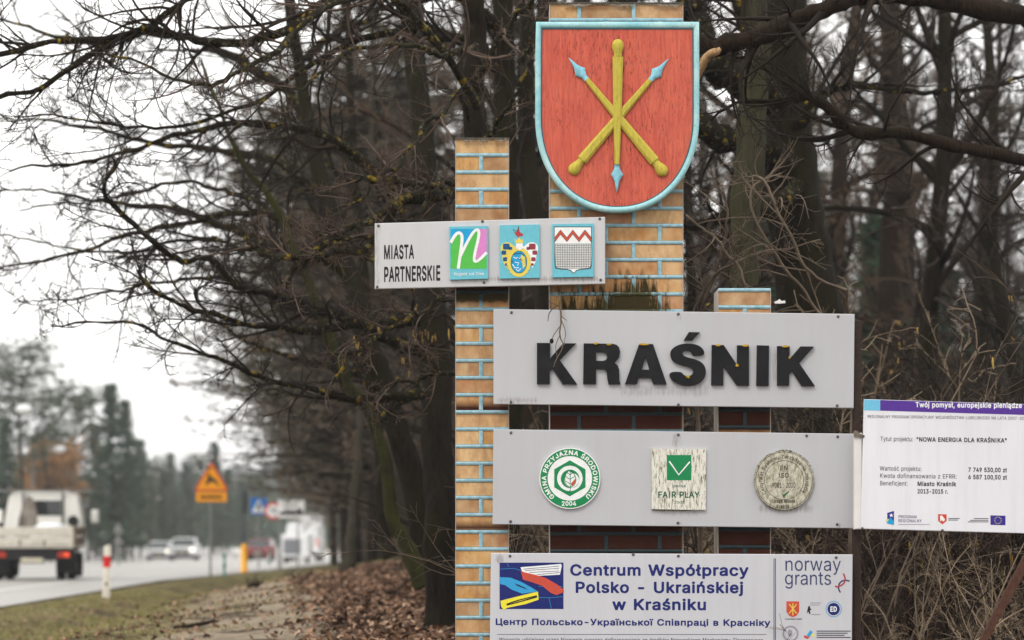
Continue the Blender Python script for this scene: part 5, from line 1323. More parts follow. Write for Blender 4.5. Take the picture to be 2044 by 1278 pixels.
tag(strip("road", xl, xr, yr, 0.0, M["asphalt"]), kind="structure")
rm = strip("edge_line", lambda y: xr(y) - 2.2, lambda y: xr(y) - 1.98, yr, 0.004, M["paint"])
tag(rm, kind="structure")
tag(strip("edge_line", lambda y: xl(y) + 1.6, lambda y: xl(y) + 1.85, yr, 0.004, M["paint"]), kind="structure")
vv, ff = [], []
for y0 in np.arange(20, 300, 9.0):
    for yy in (y0, y0 + 4.5):
        xc = float(xr(yy) * 0.5 + xl(yy) * 0.5)
        vv += [(xc - 0.07, yy, float(zroad(yy)) + 0.005), (xc + 0.07, yy, float(zroad(yy)) + 0.005)]
    k = len(vv)
    ff.append((k - 4, k - 3, k - 1, k - 2))
tag(obj("centre_line", mesh("centre_line", vv, ff, M["paint"])), kind="structure")

# ------------------------------------------------------------------ growing branches (numpy)


def nrm(v_):
    return v_ / (np.linalg.norm(v_, axis=-1, keepdims=True) + 1e-9)


def resample(path, n, noise=0.0, seed=0):
    """Catmull-Rom through (x,y,z,r) rows"""
    p = np.array(path, float)
    p = np.vstack([2 * p[0] - p[1], p, 2 * p[-1] - p[-2]])
    m = len(p) - 3
    ts = np.linspace(0, m - 1e-6, n)
    out = []
    for t in ts:
        i = int(t)
        f = t - i
        a, b_, c_, d = p[i:i + 4]
        out.append(0.5 * (2 * b_ + (c_ - a) * f + (2 * a - 5 * b_ + 4 * c_ - d) * f * f + (3 * b_ - a - 3 * c_ + d) * f ** 3))
    out = np.array(out)
    if noise:
        r_ = np.random.default_rng(seed)
        w = r_.normal(0, 1, (n, 3))
        w = (w + np.roll(w, 1, 0) + np.roll(w, -1, 0)) / 3 * noise
        w[0] = 0
        out[:, :3] += w
    out[:, 3] = np.maximum(out[:, 3], 0.002)
    return out[:, :3], out[:, 3]


def grow(r_, start, dirs, length, r0, r1, n, wander, up, arch=0.0):
    m = len(start)
    pts = np.zeros((m, n, 3))
    pts[:, 0] = start
    d = nrm(dirs)
    curl = r_.normal(0, wander * 0.95, (m, 3))
    step = (length / (n - 1))[:, None]
    for i in range(1, n):
        k = i / (n - 1)
        d = nrm(d + r_.normal(0, wander * 0.7, (m, 3)) + curl + np.array([0, 0, 1.0]) * (up + arch * (k - 0.5)))
        pts[:, i] = pts[:, i - 1] + d * step
    t = np.linspace(0, 1, n)[None, :]
    rad = r0[:, None] * (1 - t) + r1 * t
    return pts, rad


def spawn(r_, pts, rad, per, t0, t1, ang, lfac, n, wander, up, rr=0.55, rtip=0.002, arch=0.0, lmin=0.0, lens=None, flat_=0.0):
    m, k, _ = pts.shape
    seg = np.linalg.norm(np.diff(pts, axis=1), axis=2).sum(1)
    idx = np.repeat(np.arange(m), per)
    t = r_.uniform(t0, t1, len(idx))
    ft = t * (k - 1)
    i0 = np.minimum(ft.astype(int), k - 2)
    f = (ft - i0)[:, None]
    a, b_ = pts[idx, i0], pts[idx, i0 + 1]
    base = a * (1 - f) + b_ * f
    tan = nrm(b_ - a)
    rnd = nrm(r_.normal(0, 1, (len(idx), 3)) * np.array([1, 1, 1 - flat_]))
    per_ = nrm(rnd - (rnd * tan).sum(1, keepdims=True) * tan)
    an = np.radians(ang + r_.normal(0, ang * 0.25, len(idx)))[:, None]
    d = tan * np.cos(an) + per_ * np.sin(an)
    L_ = (seg[idx] * lfac if lens is None else np.full(len(idx), lens)) * r_.uniform(0.45, 1.3, len(idx)) * (1.2 - 0.65 * t)
    L_ = np.maximum(L_, lmin)
    ra = rad[idx, i0]
    rc = np.maximum(np.minimum(ra * rr * r_.uniform(0.7, 1.1, len(idx)), L_ * 0.03), rtip)
    return grow(r_, base, d, L_, rc, rtip, n, wander, up, arch)


def tube(pts, rad, sides, rough=0.0, r_=None):
    m, n, _ = pts.shape
    tan = np.zeros_like(pts)
    tan[:, 1:-1] = pts[:, 2:] - pts[:, :-2]
    tan[:, 0] = pts[:, 1] - pts[:, 0]
    tan[:, -1] = pts[:, -1] - pts[:, -2]
    tan = nrm(tan)
    mean = np.abs(nrm(pts[:, -1] - pts[:, 0]))
    ref = np.eye(3)[np.argmin(mean, axis=1)][:, None, :]
    u_ = nrm(np.cross(tan, ref))
    w_ = np.cross(tan, u_)
    a = np.arange(sides) / sides * 2 * np.pi
    rr = rad[:, :, None] * np.ones(sides)
    if rough:
        r_ = r_ or np.random.default_rng(1)
        rr = rr * (1 + r_.normal(0, rough, rr.shape))
    v_ = pts[:, :, None, :] + rr[..., None] * (np.cos(a)[:, None] * u_[:, :, None, :] + np.sin(a)[:, None] * w_[:, :, None, :])
    v_ = v_.reshape(-1, 3)
    base = (np.arange(m)[:, None, None] * n + np.arange(n - 1)[None, :, None]) * sides
    s0 = np.arange(sides)[None, None, :]
    s1 = (s0 + 1) % sides
    f_ = np.stack([base + s0, base + s1, base + sides + s1, base + sides + s0], -1).reshape(-1, 4)
    return v_, f_


def tubes(name, parts, mat, parent=None, smooth=True):
    V, Fc, k = [], [], 0
    for v_, f_ in parts:
        V.append(v_)
        Fc.append(f_ + k)
        k += len(v_)
    return obj(name, mesh(name, np.vstack(V), np.vstack(Fc), mat, smooth), parent)


def catkins(r_, pts, every, ln=0.06, rad=0.005):
    tips = pts[:, -1][r_.random(len(pts)) < every]
    tips = np.repeat(tips, 2, 0) + r_.normal(0, 0.012, (len(tips) * 2, 3))
    m = len(tips)
    p = np.zeros((m, 4, 3))
    L_ = ln * r_.uniform(0.6, 1.3, m)
    for i, f in enumerate((0, 0.15, 0.85, 1)):
        p[:, i] = tips + np.stack([r_.normal(0, 0.004, m), r_.normal(0, 0.004, m), -L_ * f], 1)
    rd = np.tile(np.array([0.3, 1, 1, 0.2]) * rad, (m, 1))
    return tube(p, rd, 4)


def pix(path):
    """rows of (px, py, distance, width in px) -> world rows with radius"""
    return [P(x, y, D) + (w / 2 / F * D,) for x, y, D, w in path]


YFOLD = 16.55


def fold(pts):
    y = pts[..., 1]
    pts[..., 1] = np.where(y < YFOLD, YFOLD + (YFOLD - y) * 0.5, y)
    return pts


def traced_tree(label, trunks, limbs, seed, bark_, limbmat, twig, dens=1.0, rtip=0.002, catk=None, cat="tree", name="bare_tree", group=None, up=0.03, llen=1.1, twigsides=3):
    """a tree whose trunk and main limbs follow measured courses; smaller wood grows from them"""
    r_ = np.random.default_rng(seed)
    base = pix(trunks[0])[0]
    root = empty(name, (base[0], base[1], base[2]), label, cat, group)
    for t in trunks:
        p, rd = resample(pix(t), 46, 0.02, seed)
        tubes("trunk", [tube(p[None], rd[None], 14, 0.05, r_)], bark_, root)
    L1, lim = [], []
    for i, l in enumerate(limbs):
        dmean = l[0][2]
        p, rd = resample(pix(l), 40, 0.026 * dmean / 18, seed + i)
        p = fold(p)
        rd = rd * (1 + 0.10 * np.sin(np.arange(40) * 1.7 + i) + r_.normal(0, 0.05, 40))
        lim.append(tube(p[None], rd[None], 10, 0.09, r_))
        tubes("limb", [lim[-1]], limbmat, root)
        L1.append((p[None], rd[None]))
    crown = []
    for p, rd in L1:
        ln = float(np.linalg.norm(np.diff(p[0], axis=0), axis=1).sum())
        k = max(4, int(ln * 7.5 * dens))
        a, ar = spawn(r_, p, rd, k, 0.06, 1.0, 48, 0, 9, 0.13, up, 0.55, rtip * 1.5, 0.06, 0.15, flat_=0.55, lens=llen * min(1.0, 0.4 + ln * 0.15))
        a = fold(a)
        b_, br = spawn(r_, a, ar, 6, 0.12, 1.0, 45, 0.42, 7, 0.14, up, 0.6, rtip * 1.2, 0.05, 0.08, flat_=0.4)
        b_ = fold(b_)
        c_, crr = spawn(r_, b_, br, 4, 0.15, 1.0, 42, 0.42, 5, 0.14, up, 0.7, rtip, 0.0, 0.04)
        c_ = fold(c_)
        crown += [tube(a, ar, 5), tube(b_, br, 4), tube(c_, crr, twigsides)]
        if catk:
            L_c = catkins(r_, b_, catk)
            tag(tubes("catkins", [L_c], M["catkin"], root), kind="stuff")
    tubes("crown", crown, twig, root)
    return root


# ---- hero trees whose courses follow the photograph
A_TR = [(884, 1262, 22, 84), (882, 1200, 22, 66), (880, 1050, 22, 62), (872, 900, 22.2, 62), (868, 740, 22.5, 66), (862, 600, 22.7, 56), (848, 400, 23, 50), (836, 200, 23.3, 44), (820, 0, 23.6, 40), (800, -400, 24, 30), (780, -900, 24.5, 12)]
LA = [
    [(866, 640, 22.7, 30), (790, 640, 22.4, 24), (700, 645, 22, 20), (600, 662, 21.5, 16), (516, 650, 21, 12), (413, 630, 20.5, 10), (351, 609, 20.2, 9), (294, 568, 20, 7), (268, 532, 20, 4)],
    [(864, 700, 22.6, 32), (800, 690, 22.4, 26), (700, 640, 22, 22), (600, 600, 21.7, 18), (520, 583, 21.4, 15), (465, 563, 21.2, 14), (403, 521, 21, 13), (361, 516, 21, 12), (320, 496, 20.8, 12), (258, 439, 20.6, 11), (206, 382, 20.4, 9), (227, 340, 20.3, 7), (222, 312, 20.2, 4)],
    [(868, 780, 22.4, 30), (800, 790, 22.2, 22), (700, 797, 22, 16), (600, 768, 21.8, 13), (520, 758, 21.6, 11), (440, 715, 21.4, 9), (360, 690, 21.3, 7), (280, 655, 21.2, 6), (200, 640, 21.1, 5), (100, 652, 21, 3)],
    [(850, 470, 23, 28), (780, 380, 23, 24), (700, 300, 22.8, 20), (600, 260, 22.6, 16), (480, 250, 22.4, 13), (360, 262, 22.2, 10), (250, 300, 22, 8), (140, 330, 21.8, 6), (20, 340, 21.6, 4)],
    [(855, 540, 23, 26), (760, 520, 23.4, 20), (650, 470, 23.8, 16), (520, 430, 24.2, 13), (380, 440, 24.6, 10), (240, 470, 25, 8), (100, 520, 25.2, 6), (-30, 540, 25.4, 4)],
]
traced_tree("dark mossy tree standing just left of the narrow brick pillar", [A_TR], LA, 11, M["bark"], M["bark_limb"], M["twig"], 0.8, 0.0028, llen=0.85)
B_TR = [(848, 1170, 24, 46), (815, 1095, 24, 32), (788, 1040, 24, 28), (772, 950, 24, 26), (748, 850, 24, 25), (712, 790, 24, 24), (680, 730, 24, 22), (640, 640, 24, 20), (600, 520, 24, 18), (540, 400, 24, 14), (470, 300, 24, 10), (400, 120, 24, 5)]
LB = [
    [(745, 850, 24, 18), (800, 800, 24.2, 14), (850, 760, 24.4, 12), (900, 735, 24.6, 8)],
    [(640, 640, 24, 16), (560, 600, 24, 12), (460, 560, 24, 9), (340, 560, 24, 7), (200, 590, 24, 5), (60, 600, 24, 3)],
    [(600, 520, 24, 14), (500, 500, 24.5, 10), (400, 480, 25, 8), (260, 500, 25, 6), (120, 490, 25.5, 4), (-10, 470, 26, 3)],
    [(560, 440, 24, 12), (460, 380, 24.5, 9), (330, 370, 25, 7), (180, 400, 25.5, 5), (40, 420, 26, 3)],
]
traced_tree("slim green-mossed tree leaning left over the leaf bank", [B_TR], LB, 12, M["bark_green"], M["bark_limb"], M["twig"], 0.7, 0.003, llen=0.9)
D_TR = [(856, 1130, 26, 54), (838, 1040, 26, 50), (805, 900, 26, 50), (770, 790, 26, 46), (735, 690, 26, 44), (700, 560, 26.3, 40), (650, 400, 26.6, 34), (610, 200, 27, 26), (580, 0, 27, 22), (560, -400, 27, 8)]
LD = [
    [(650, 400, 26.6, 24), (560, 330, 26.6, 18), (450, 300, 26.8, 14), (330, 290, 27, 11), (200, 260, 27, 8), (60, 240, 27.2, 5), (-40, 220, 27.4, 4)],
    [(690, 540, 26.3, 24), (600, 500, 26, 18), (480, 470, 26, 14), (350, 420, 26, 11), (220, 400, 26, 8), (90, 380, 26, 5), (-20, 390, 26, 3)],
    [(620, 240, 27, 24), (540, 160, 27, 20), (440, 100, 27, 17), (300, 70, 27, 14), (180, 80, 27, 10), (60, 60, 27, 7), (-30, 30, 27, 4)],
    [(600, 120, 27, 20), (680, 60, 27.5, 15), (760, 20, 28, 11), (840, -30, 28.5, 8)],
    [(760, 780, 26, 18), (700, 745, 26, 14), (620, 720, 26, 11), (540, 700, 26, 8), (450, 660, 26, 6), (350, 600, 26, 4), (260, 580, 26, 3)],
]
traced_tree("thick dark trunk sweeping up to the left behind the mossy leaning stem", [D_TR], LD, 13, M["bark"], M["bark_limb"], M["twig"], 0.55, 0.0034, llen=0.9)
C_TR = [(782, 1112, 34, 34), (768, 1060, 34, 26), (758, 960, 34, 22), (752, 850, 34, 22), (738, 700, 34, 20), (720, 480, 34, 18), (700, 200, 34, 15), (690, -200, 34, 10), (690, -500, 34, 4)]
LC = [[(748, 800, 34, 14), (690, 700, 34, 10), (600, 620, 34, 8), (480, 560, 34, 6), (330, 520, 34, 3)], [(730, 600, 34, 12), (660, 460, 34, 9), (560, 360, 34, 7), (420, 300, 34, 5), (260, 260, 34, 3)],
      [(715, 400, 34, 12), (620, 280, 34, 9), (500, 200, 34, 7), (340, 160, 34, 5), (160, 160, 34, 3)]]
traced_tree("thin dark tree with a swollen foot on the crest of the leaf bank", [C_TR], LC, 14, M["bark"], M["bark_limb"], M["twig"], 0.9, 0.004)
E_TR = [(693, 1136, 42, 36), (698, 1100, 42, 24), (706, 1000, 42, 20), (716, 880, 42, 18), (724, 790, 42, 15), (736, 640, 42, 14), (742, 400, 42, 12), (745, 0, 42, 8)]
traced_tree("pale grey slightly leaning trunk alone at the grass edge of the bank", [E_TR], [[(722, 800, 42, 8), (680, 700, 42, 6), (600, 640, 42, 4), (520, 600, 42, 2)], [(735, 640, 42, 8), (660, 560, 42, 6), (560, 500, 42, 3)]], 15, M["bark_grey"], M["bark_grey"], M["twig_mid"], 0.8, 0.005)

# lichen tree close behind the sign: the sharp yellow-spotted branches
T1 = [(968, 1290, 19.0, 76), (964, 1000, 19, 66), (958, 700, 19, 58), (950, 430, 19, 50), (945, 250, 19, 46), (948, 100, 19, 42), (940, -60, 19, 38), (930, -400, 19.5, 28), (900, -900, 20, 10)]
LT1 = [
    [(950, 210, 18.8, 20), (900, 120, 18.2, 17), (820, 20, 17.8, 15), (760, -15, 17.5, 14), (690, 5, 17.3, 13), (620, 31, 17.2, 13), (568, 77, 17.1, 12), (537, 111, 17, 11), (465, 155, 17, 9), (413, 170, 17, 8), (361, 160, 17, 6), (284, 129, 17, 5), (206, 108, 17, 3)],
    [(955, 330, 18.6, 14), (900, 356, 17.8, 12), (850, 366, 17.4, 12), (805, 366, 17.2, 12), (738, 364, 17, 11), (692, 356, 17, 7)],
    [(955, 360, 18.8, 34), (900, 385, 18, 30), (850, 395, 17.6, 26), (800, 400, 17.4, 22), (745, 425, 17.2, 18), (700, 452, 17.1, 14), (650, 490, 17.0, 13), (609, 521, 17, 13), (585, 545, 17, 12), (566, 568, 17, 10)],
    [(880, 372, 17.8, 14), (830, 420, 17.4, 12), (780, 455, 17.2, 11), (720, 470, 17.0, 10), (670, 472, 17, 9), (640, 490, 17, 7)],
    [(800, 400, 17.4, 16), (745, 480, 17.2, 14), (700, 500, 17.1, 13), (640, 515, 17, 12), (600, 520, 17, 12), (542, 506, 17, 11), (520, 500, 17, 11), (495, 480, 17, 10), (470, 444, 17, 9)],
    [(935, 240, 18.4, 10), (915, 190, 17.6, 10), (880, 225, 17.3, 9), (845, 250, 17.2, 9), (820, 290, 17.1, 8), (790, 340, 17, 8), (760, 350, 17, 7), (720, 400, 17, 5), (640, 430, 17, 3)],
    [(950, 90, 18.6, 14), (880, 110, 17.8, 11), (800, 95, 17.4, 9), (700, 110, 17.2, 8), (620, 160, 17, 6), (540, 190, 17, 5), (470, 250, 17, 3)],
    [(960, 560, 18.8, 14), (900, 600, 18, 11), (830, 625, 17.8, 10), (770, 660, 17.6, 9), (700, 705, 17.5, 8), (665, 755, 17.4, 7), (655, 775, 17.4, 3)],
    [(962, 740, 18.8, 12), (900, 745, 18.2, 9), (830, 752, 18, 8), (780, 770, 17.9, 7), (745, 800, 17.8, 5), (735, 822, 17.8, 3)],
    [(950, 160, 18.9, 14), (1010, 60, 18.4, 11), (1050, 10, 18.2, 9), (1090, -40, 18, 6)],
    [(952, 300, 18.8, 12), (1020, 200, 18, 8), (1048, 120, 17.8, 7), (1062, 60, 17.6, 5), (1080, 20, 17.6, 3)],
]
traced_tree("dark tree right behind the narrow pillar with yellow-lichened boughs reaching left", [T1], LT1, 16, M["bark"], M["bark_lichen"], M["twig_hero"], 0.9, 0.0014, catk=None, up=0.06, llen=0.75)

# upper-left heavy limbs (from a tree behind, entering over the road)
T2 = [(1010, 1290, 21, 70), (1012, 900, 21, 56), (1016, 560, 21, 50), (1008, 300, 21, 46), (1004, 100, 21, 42), (1000, -100, 21, 40), (980, -500, 21, 26), (960, -1000, 21.5, 10)]
LT2 = [
    [(1003, 60, 21, 30), (900, -20, 20.5, 26), (780, -40, 20, 22), (690, -20, 19.6, 20), (600, 40, 19.3, 19), (520, 74, 19.1, 18), (449, 88, 19, 17), (390, 80, 19, 15), (340, 66, 19, 15), (289, 67, 19, 14), (206, 83, 19, 13), (103, 96, 19, 12), (0, 106, 19, 11), (-80, 110, 19, 8)],
    [(700, -22, 19.6, 16), (540, -30, 19.4, 14), (400, -10, 19.2, 13), (351, 10, 19.1, 13), (268, 57, 19, 12), (196, 103, 19, 12), (103, 160, 19, 11), (0, 197, 19, 9), (-60, 210, 19, 6)],
    [(1005, 150, 21, 24), (930, 80, 20.6, 20), (820, 60, 20.2, 16), (700, 90, 20, 13), (560, 170, 19.8, 10), (440, 230, 19.6, 8), (300, 250, 19.5, 6), (160, 240, 19.5, 4), (30, 230, 19.5, 3)],
]
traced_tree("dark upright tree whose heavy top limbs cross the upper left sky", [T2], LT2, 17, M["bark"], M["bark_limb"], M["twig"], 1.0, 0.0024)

# trees right of the shield
T3 = [(1660, 1290, 23, 190), (1655, 1000, 23, 160), (1645, 800, 23, 140), (1618, 640, 23, 128), (1600, 520, 23, 120), (1585, 380, 23, 112), (1572, 250, 23, 96), (1570, 100, 23, 84), (1568, -100, 23, 76), (1560, -500, 23, 50), (1550, -1000, 23.5, 16)]
LT3 = [
    [(1560, 330, 22.8, 70), (1500, 290, 22.4, 60), (1430, 270, 22, 52), (1350, 200, 22, 48), (1290, 100, 22, 44), (1230, -20, 22, 36), (1160, -200, 22, 20)],
    [(1540, 200, 22.8, 60), (1480, 160, 22.4, 66), (1420, 120, 22, 60), (1390, 40, 22, 56), (1370, -60, 22, 46), (1350, -300, 22, 20)],
    [(1590, 380, 22.6, 40), (1500, 420, 22, 34), (1440, 440, 21.8, 28), (1380, 450, 21.6, 20), (1300, 500, 21.6, 12)],
    [(1585, 250, 22.6, 28), (1660, 180, 22.2, 18), (1740, 170, 22, 13), (1850, 185, 22, 10), (1960, 175, 22, 8), (2070, 150, 22, 5)],
]
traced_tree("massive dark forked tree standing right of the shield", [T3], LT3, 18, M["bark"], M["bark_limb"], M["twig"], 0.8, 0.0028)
T4 = [(1500, 1290, 20, 66), (1497, 900, 20, 62), (1490, 620, 20, 62), (1488, 480, 20, 60), (1494, 330, 20, 60), (1504, 200, 20, 54), (1510, 90, 20, 50), (1505, -60, 20, 46), (1480, -400, 20, 30), (1470, -900, 20, 8)]
traced_tree("smooth olive-grey trunk in front of the massive forked tree", [T4], [[(1506, 120, 20, 30), (1485, 40, 20, 26), (1465, -30, 20, 22), (1440, -150, 20, 12)], [(1490, 560, 19.8, 10), (1430, 600, 19, 8), (1380, 650, 18.5, 6), (1340, 640, 18.3, 4)]], 19, bark("bark_olive", (0.030, 0.028, 0.016, 1), (0.075, 0.066, 0.040, 1), (0.06, 0.06, 0.022, 1), 0.6), M["bark_limb"], M["twig"], 0.8, 0.0022)
# the long bough arching across the upper right, with its pale broken stub, and the brown one below
T5 = [(2210, 1290, 19, 90), (2205, 700, 19, 76), (2200, 300, 19, 70), (2190, 60, 19, 60), (2170, -300, 19, 44), (2150, -900, 19, 12)]
LT5 = [
    [(2190, 110, 19, 46), (2100, 45, 18.6, 44), (2044, 28, 18.3, 42), (1960, 14, 18, 40), (1860, 2, 17.8, 38), (1760, -4, 17.6, 36), (1690, 4, 17.5, 36), (1640, 25, 17.4, 38), (1590, 35, 17.4, 38), (1530, 62, 17.3, 38), (1470, 88, 17.3, 36), (1420, 92, 17.3, 34), (1380, 70, 17.3, 28), (1330, 40, 17.4, 20)],
    [(2200, 400, 19, 34), (2120, 350, 18.6, 30), (2044, 322, 18.3, 28), (1960, 302, 18.1, 26), (1870, 285, 18, 26), (1800, 262, 17.9, 24), (1730, 262, 17.8, 26), (1690, 250, 17.8, 26), (1660, 222, 17.7, 22), (1620, 200, 17.7, 18), (1590, 196, 17.7, 15), (1540, 200, 17.6, 10), (1480, 205, 17.6, 7), (1420, 240, 17.5, 5)],
]
t5 = traced_tree("tree beyond the right edge whose heavy boughs cross the upper right", [T5], LT5, 20, M["bark_brown"], M["bark_brown"], M["twig"], 0.7, 0.002, llen=1.0)
p, rd = resample(pix([(1384, 165, 17.28, 18), (1398, 135, 17.2, 17), (1412, 112, 17.15, 18), (1430, 106, 17.1, 16), (1440, 98, 17.1, 9)]), 14, 0.006, 3)
tubes("broken_stub", [tube(p[None], rd[None], 9, 0.12, rng)], plain("bare_wood", srgb(170, 138, 100), 0.8, 0.2, 0.3, 40), t5)

# ------------------------------------------------------------------ woodland behind: variants built once, then copied
def variant_tree(seed, h, r0, lean, nb, blen, b0, ang, up, bark_, twig, depth4=4, rt=0.005, bias=None, arch=0.0):
    r_ = np.random.default_rng(seed)
    root = empty("forest_tree", (0, 0, 0))
    path = [(0, 0, -0.3, r0 * 1.25), (0, 0, 0.2, r0 * 1.05)]
    for i in range(1, 7):
        t = i / 6
        path.append((lean[0] * t * h + r_.normal(0, 0.12), lean[1] * t * h + r_.normal(0, 0.12), h * t, r0 * (1 - 0.85 * t)))
    p, rd = resample(path, 30, 0.03, seed)
    tubes("trunk", [tube(p[None], rd[None], 9, 0.05, r_)], bark_, root)
    a, ar = spawn(r_, p[None], rd[None], nb, b0, 0.98, ang, 0, 11, 0.09, up, 0.5, rt * 1.6, arch, 0.3, blen, 0.3)
    if bias is not None:
        L_ = np.linspace(0, 1, 11)[None, :, None] * np.array(bias)[None, None, :] * blen
        a = a + L_
    b_, br = spawn(r_, a, ar, 8, 0.12, 1.0, 45, 0.36, 7, 0.12, up * 0.6, 0.6, rt * 1.2)
    c_, cr_ = spawn(r_, b_, br, 5, 0.15, 1.0, 42, 0.42, 4, 0.14, 0.02, 0.7, rt)
    pr = [tube(b_, br, 3), tube(c_, cr_, 3)]
    if depth4:
        d_, dr = spawn(r_, c_, cr_, depth4, 0.1, 1.0, 42, 0.5, 3, 0.12, 0.02, 0.8, rt * 0.8)
        pr.append(tube(d_, dr, 3))
    tubes("bough", [tube(a, ar, 5)], bark_, root)
    tubes("crown", pr, twig, root)
    return root


def variant_shrub(seed, n, h, spread, rt, twig, catk=0.0, name="shrub"):
    r_ = np.random.default_rng(seed)
    root = empty(name, (0, 0, 0))
    st = r_.normal(0, 0.12 + spread * 0.2, (n, 3)) * np.array([1, 1, 0])
    st[:, 2] = -0.15
    d = r_.normal(0, spread, (n, 3))
    d[:, 2] = 1
    a, ar = grow(r_, st, d, h * r_.uniform(0.5, 1.2, n), np.full(n, max(0.009, rt * 2.5)), rt, 11, 0.08, -0.01)
    b_, br = spawn(r_, a, ar, 9, 0.15, 1.0, 40, 0.32, 7, 0.13, 0.02, 0.6, rt)
    c_, cr_ = spawn(r_, b_, br, 5, 0.15, 1.0, 42, 0.4, 4, 0.15, 0.02, 0.8, rt * 0.85)
    tubes("stems", [tube(a, ar, 5)], twig, root)
    tubes("crown", [tube(b_, br, 3), tube(c_, cr_, 3)], twig, root)
    if catk:
        tag(tubes("catkins", [catkins(r_, c_, catk, 0.07, 0.006)], M["catkin"], root), kind="stuff")
    return root


def tufts(name, pts, size, mat, parent, r_, per=5, flat_=0.5):
    """needle sprays: thin leaf-sized triangles round each point"""
    m = len(pts)
    c_ = np.repeat(pts, per, 0)
    d = nrm(r_.normal(0, 1, (m * per, 3)) * np.array([1, 1, flat_]))
    s_ = nrm(np.cross(d, r_.normal(0, 1, (m * per, 3))))
    L_ = (size * r_.uniform(0.5, 1.2, m * per))[:, None]
    v_ = np.stack([c_ - s_ * L_ * 0.16, c_ + s_ * L_ * 0.16, c_ + d * L_], 1).reshape(-1, 3)
    f_ = np.arange(m * per * 3).reshape(-1, 3)
    return obj(name, mesh(name, v_, f_, mat), parent)


def variant_conifer(seed, h, wid, mat, size, droop, dens, bare=0.08, clumpy=0.0, name="spruce_tree", jag=0.25, barkm="bark_brown"):
    r_ = np.random.default_rng(seed)
    root = empty(name, (0, 0, 0))
    p, rd = resample([(0, 0, -0.3, 0.012 * h), (0.01 * h, 0, h * 0.3, 0.010 * h), (0, 0.01 * h, h * 0.65, 0.006 * h), (0, 0, h * 0.985, 0.015)], 16, 0.03, seed)
    tubes("trunk", [tube(p[None], rd[None], 7, 0.04, r_)], M[barkm], root)
    n = int(dens)
    t = bare + (1 - bare) * r_.random(n) ** 0.9
    az = r_.uniform(0, 6.283, n)
    env = (1 - (t - bare) / (1 - bare)) if not clumpy else np.sqrt(np.clip(1 - ((t - bare) / (1 - bare) * 1.6 - 0.75) ** 2, 0.05, 1))
    L_ = wid * (env + 0.05) * (1 + r_.normal(0, jag, n))
    L_ = np.maximum(L_, 0.2)
    st = np.stack([np.zeros(n), np.zeros(n), t * h], 1)
    d = np.stack([np.cos(az), np.sin(az), np.full(n, droop) + (0.5 * clumpy)], 1)
    a, ar = grow(r_, st, d, L_, np.full(n, 0.0035 * h), 0.01, 8, 0.05, 0.02)
    tubes("bough", [tube(a, ar, 3)], M[barkm], root)
    k = 14
    idx = np.repeat(np.arange(n), k)
    tt = r_.uniform(0.25 if not clumpy else 0.6, 1.0, n * k)
    ft = tt * 7
    i0 = np.minimum(ft.astype(int), 6)
    base = a[idx, i0] + (a[idx, i0 + 1] - a[idx, i0]) * (ft - i0)[:, None]
    base += r_.normal(0, size * (0.5 + clumpy), base.shape) * np.array([1, 1, 0.5 + clumpy * 0.4])
    tufts("crown", base, size, mat, root, r_, 4)
    return root


def needle(name, a, b_):
    q = N(name)
    n1 = q.noise(q.coords("Object", (1, 1, 1), True), 1.1, 4)
    g_ = q.n("ShaderNodeNewGeometry")
    c_ = q.mix(0.5, q.ramp(n1, [(0.3, a), (0.7, b_)]), q.ramp(g_.outputs["Random Per Island"], [(0, a), (1, b_)]))
    q.col(c_)
    return q.rough(0.7, 0.2)


M["needle_green"] = needle("needles_green", (0.030, 0.055, 0.036, 1), (0.090, 0.135, 0.080, 1))
M["needle_pine"] = needle("needles_pine", (0.05, 0.068, 0.045, 1), (0.12, 0.14, 0.085, 1))
M["needle_brown"] = needle("needles_brownish", (0.075, 0.062, 0.044, 1), (0.17, 0.145, 0.10, 1))
M["leaf_orange"] = needle("withered_orange_leaves", (0.26, 0.12, 0.04, 1), (0.48, 0.26, 0.09, 1))

SL = [variant_tree(101 + i, h, r0, (lx, 0.01), nb, bl, b0, 55, 0.05, M["bark_brown" if i % 2 else "bark"], M["twig_mid" if i % 2 == 0 else "twig_wood"]) for i, (h, r0, lx, nb, bl, b0) in enumerate(
    [(15, 0.15, 0.03, 40, 2.4, 0.08), (17, 0.19, -0.05, 44, 2.8, 0.12), (13, 0.11, 0.06, 40, 2.0, 0.05), (18, 0.24, 0.0, 44, 3.2, 0.15)])]
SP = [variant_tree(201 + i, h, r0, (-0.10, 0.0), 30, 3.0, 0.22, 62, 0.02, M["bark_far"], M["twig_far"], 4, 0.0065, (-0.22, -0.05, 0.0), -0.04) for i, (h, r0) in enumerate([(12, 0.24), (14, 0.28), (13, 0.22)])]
SH = [variant_shrub(301, 16, 2.6, 0.28, 0.004, M["twig_mid"]), variant_shrub(302, 14, 3.2, 0.22, 0.004, M["twig"], 0.04), variant_shrub(303, 20, 1.7, 0.45, 0.0035, M["twig_red"]), variant_shrub(304, 18, 2.2, 0.4, 0.004, M["twig_tan"])]
used = {}


def place(proto, X, Y, label, group, cat, scale=1.0, rz=None, z=None, name=None, tilt=0.0, r_=random):
    first = id(proto) not in used
    o = proto if first else copy_tree(proto)
    used[id(proto)] = True
    if name and first: o.name = name
    o.location = (X, Y, float(zg(X, Y)) if z is None else z)
    o.rotation_euler = (0, tilt, r_.uniform(0, 6.283) if rz is None else rz)
    o.scale = (scale,) * 3
    return tag(o, label, cat, group)


rr_ = random.Random(5)
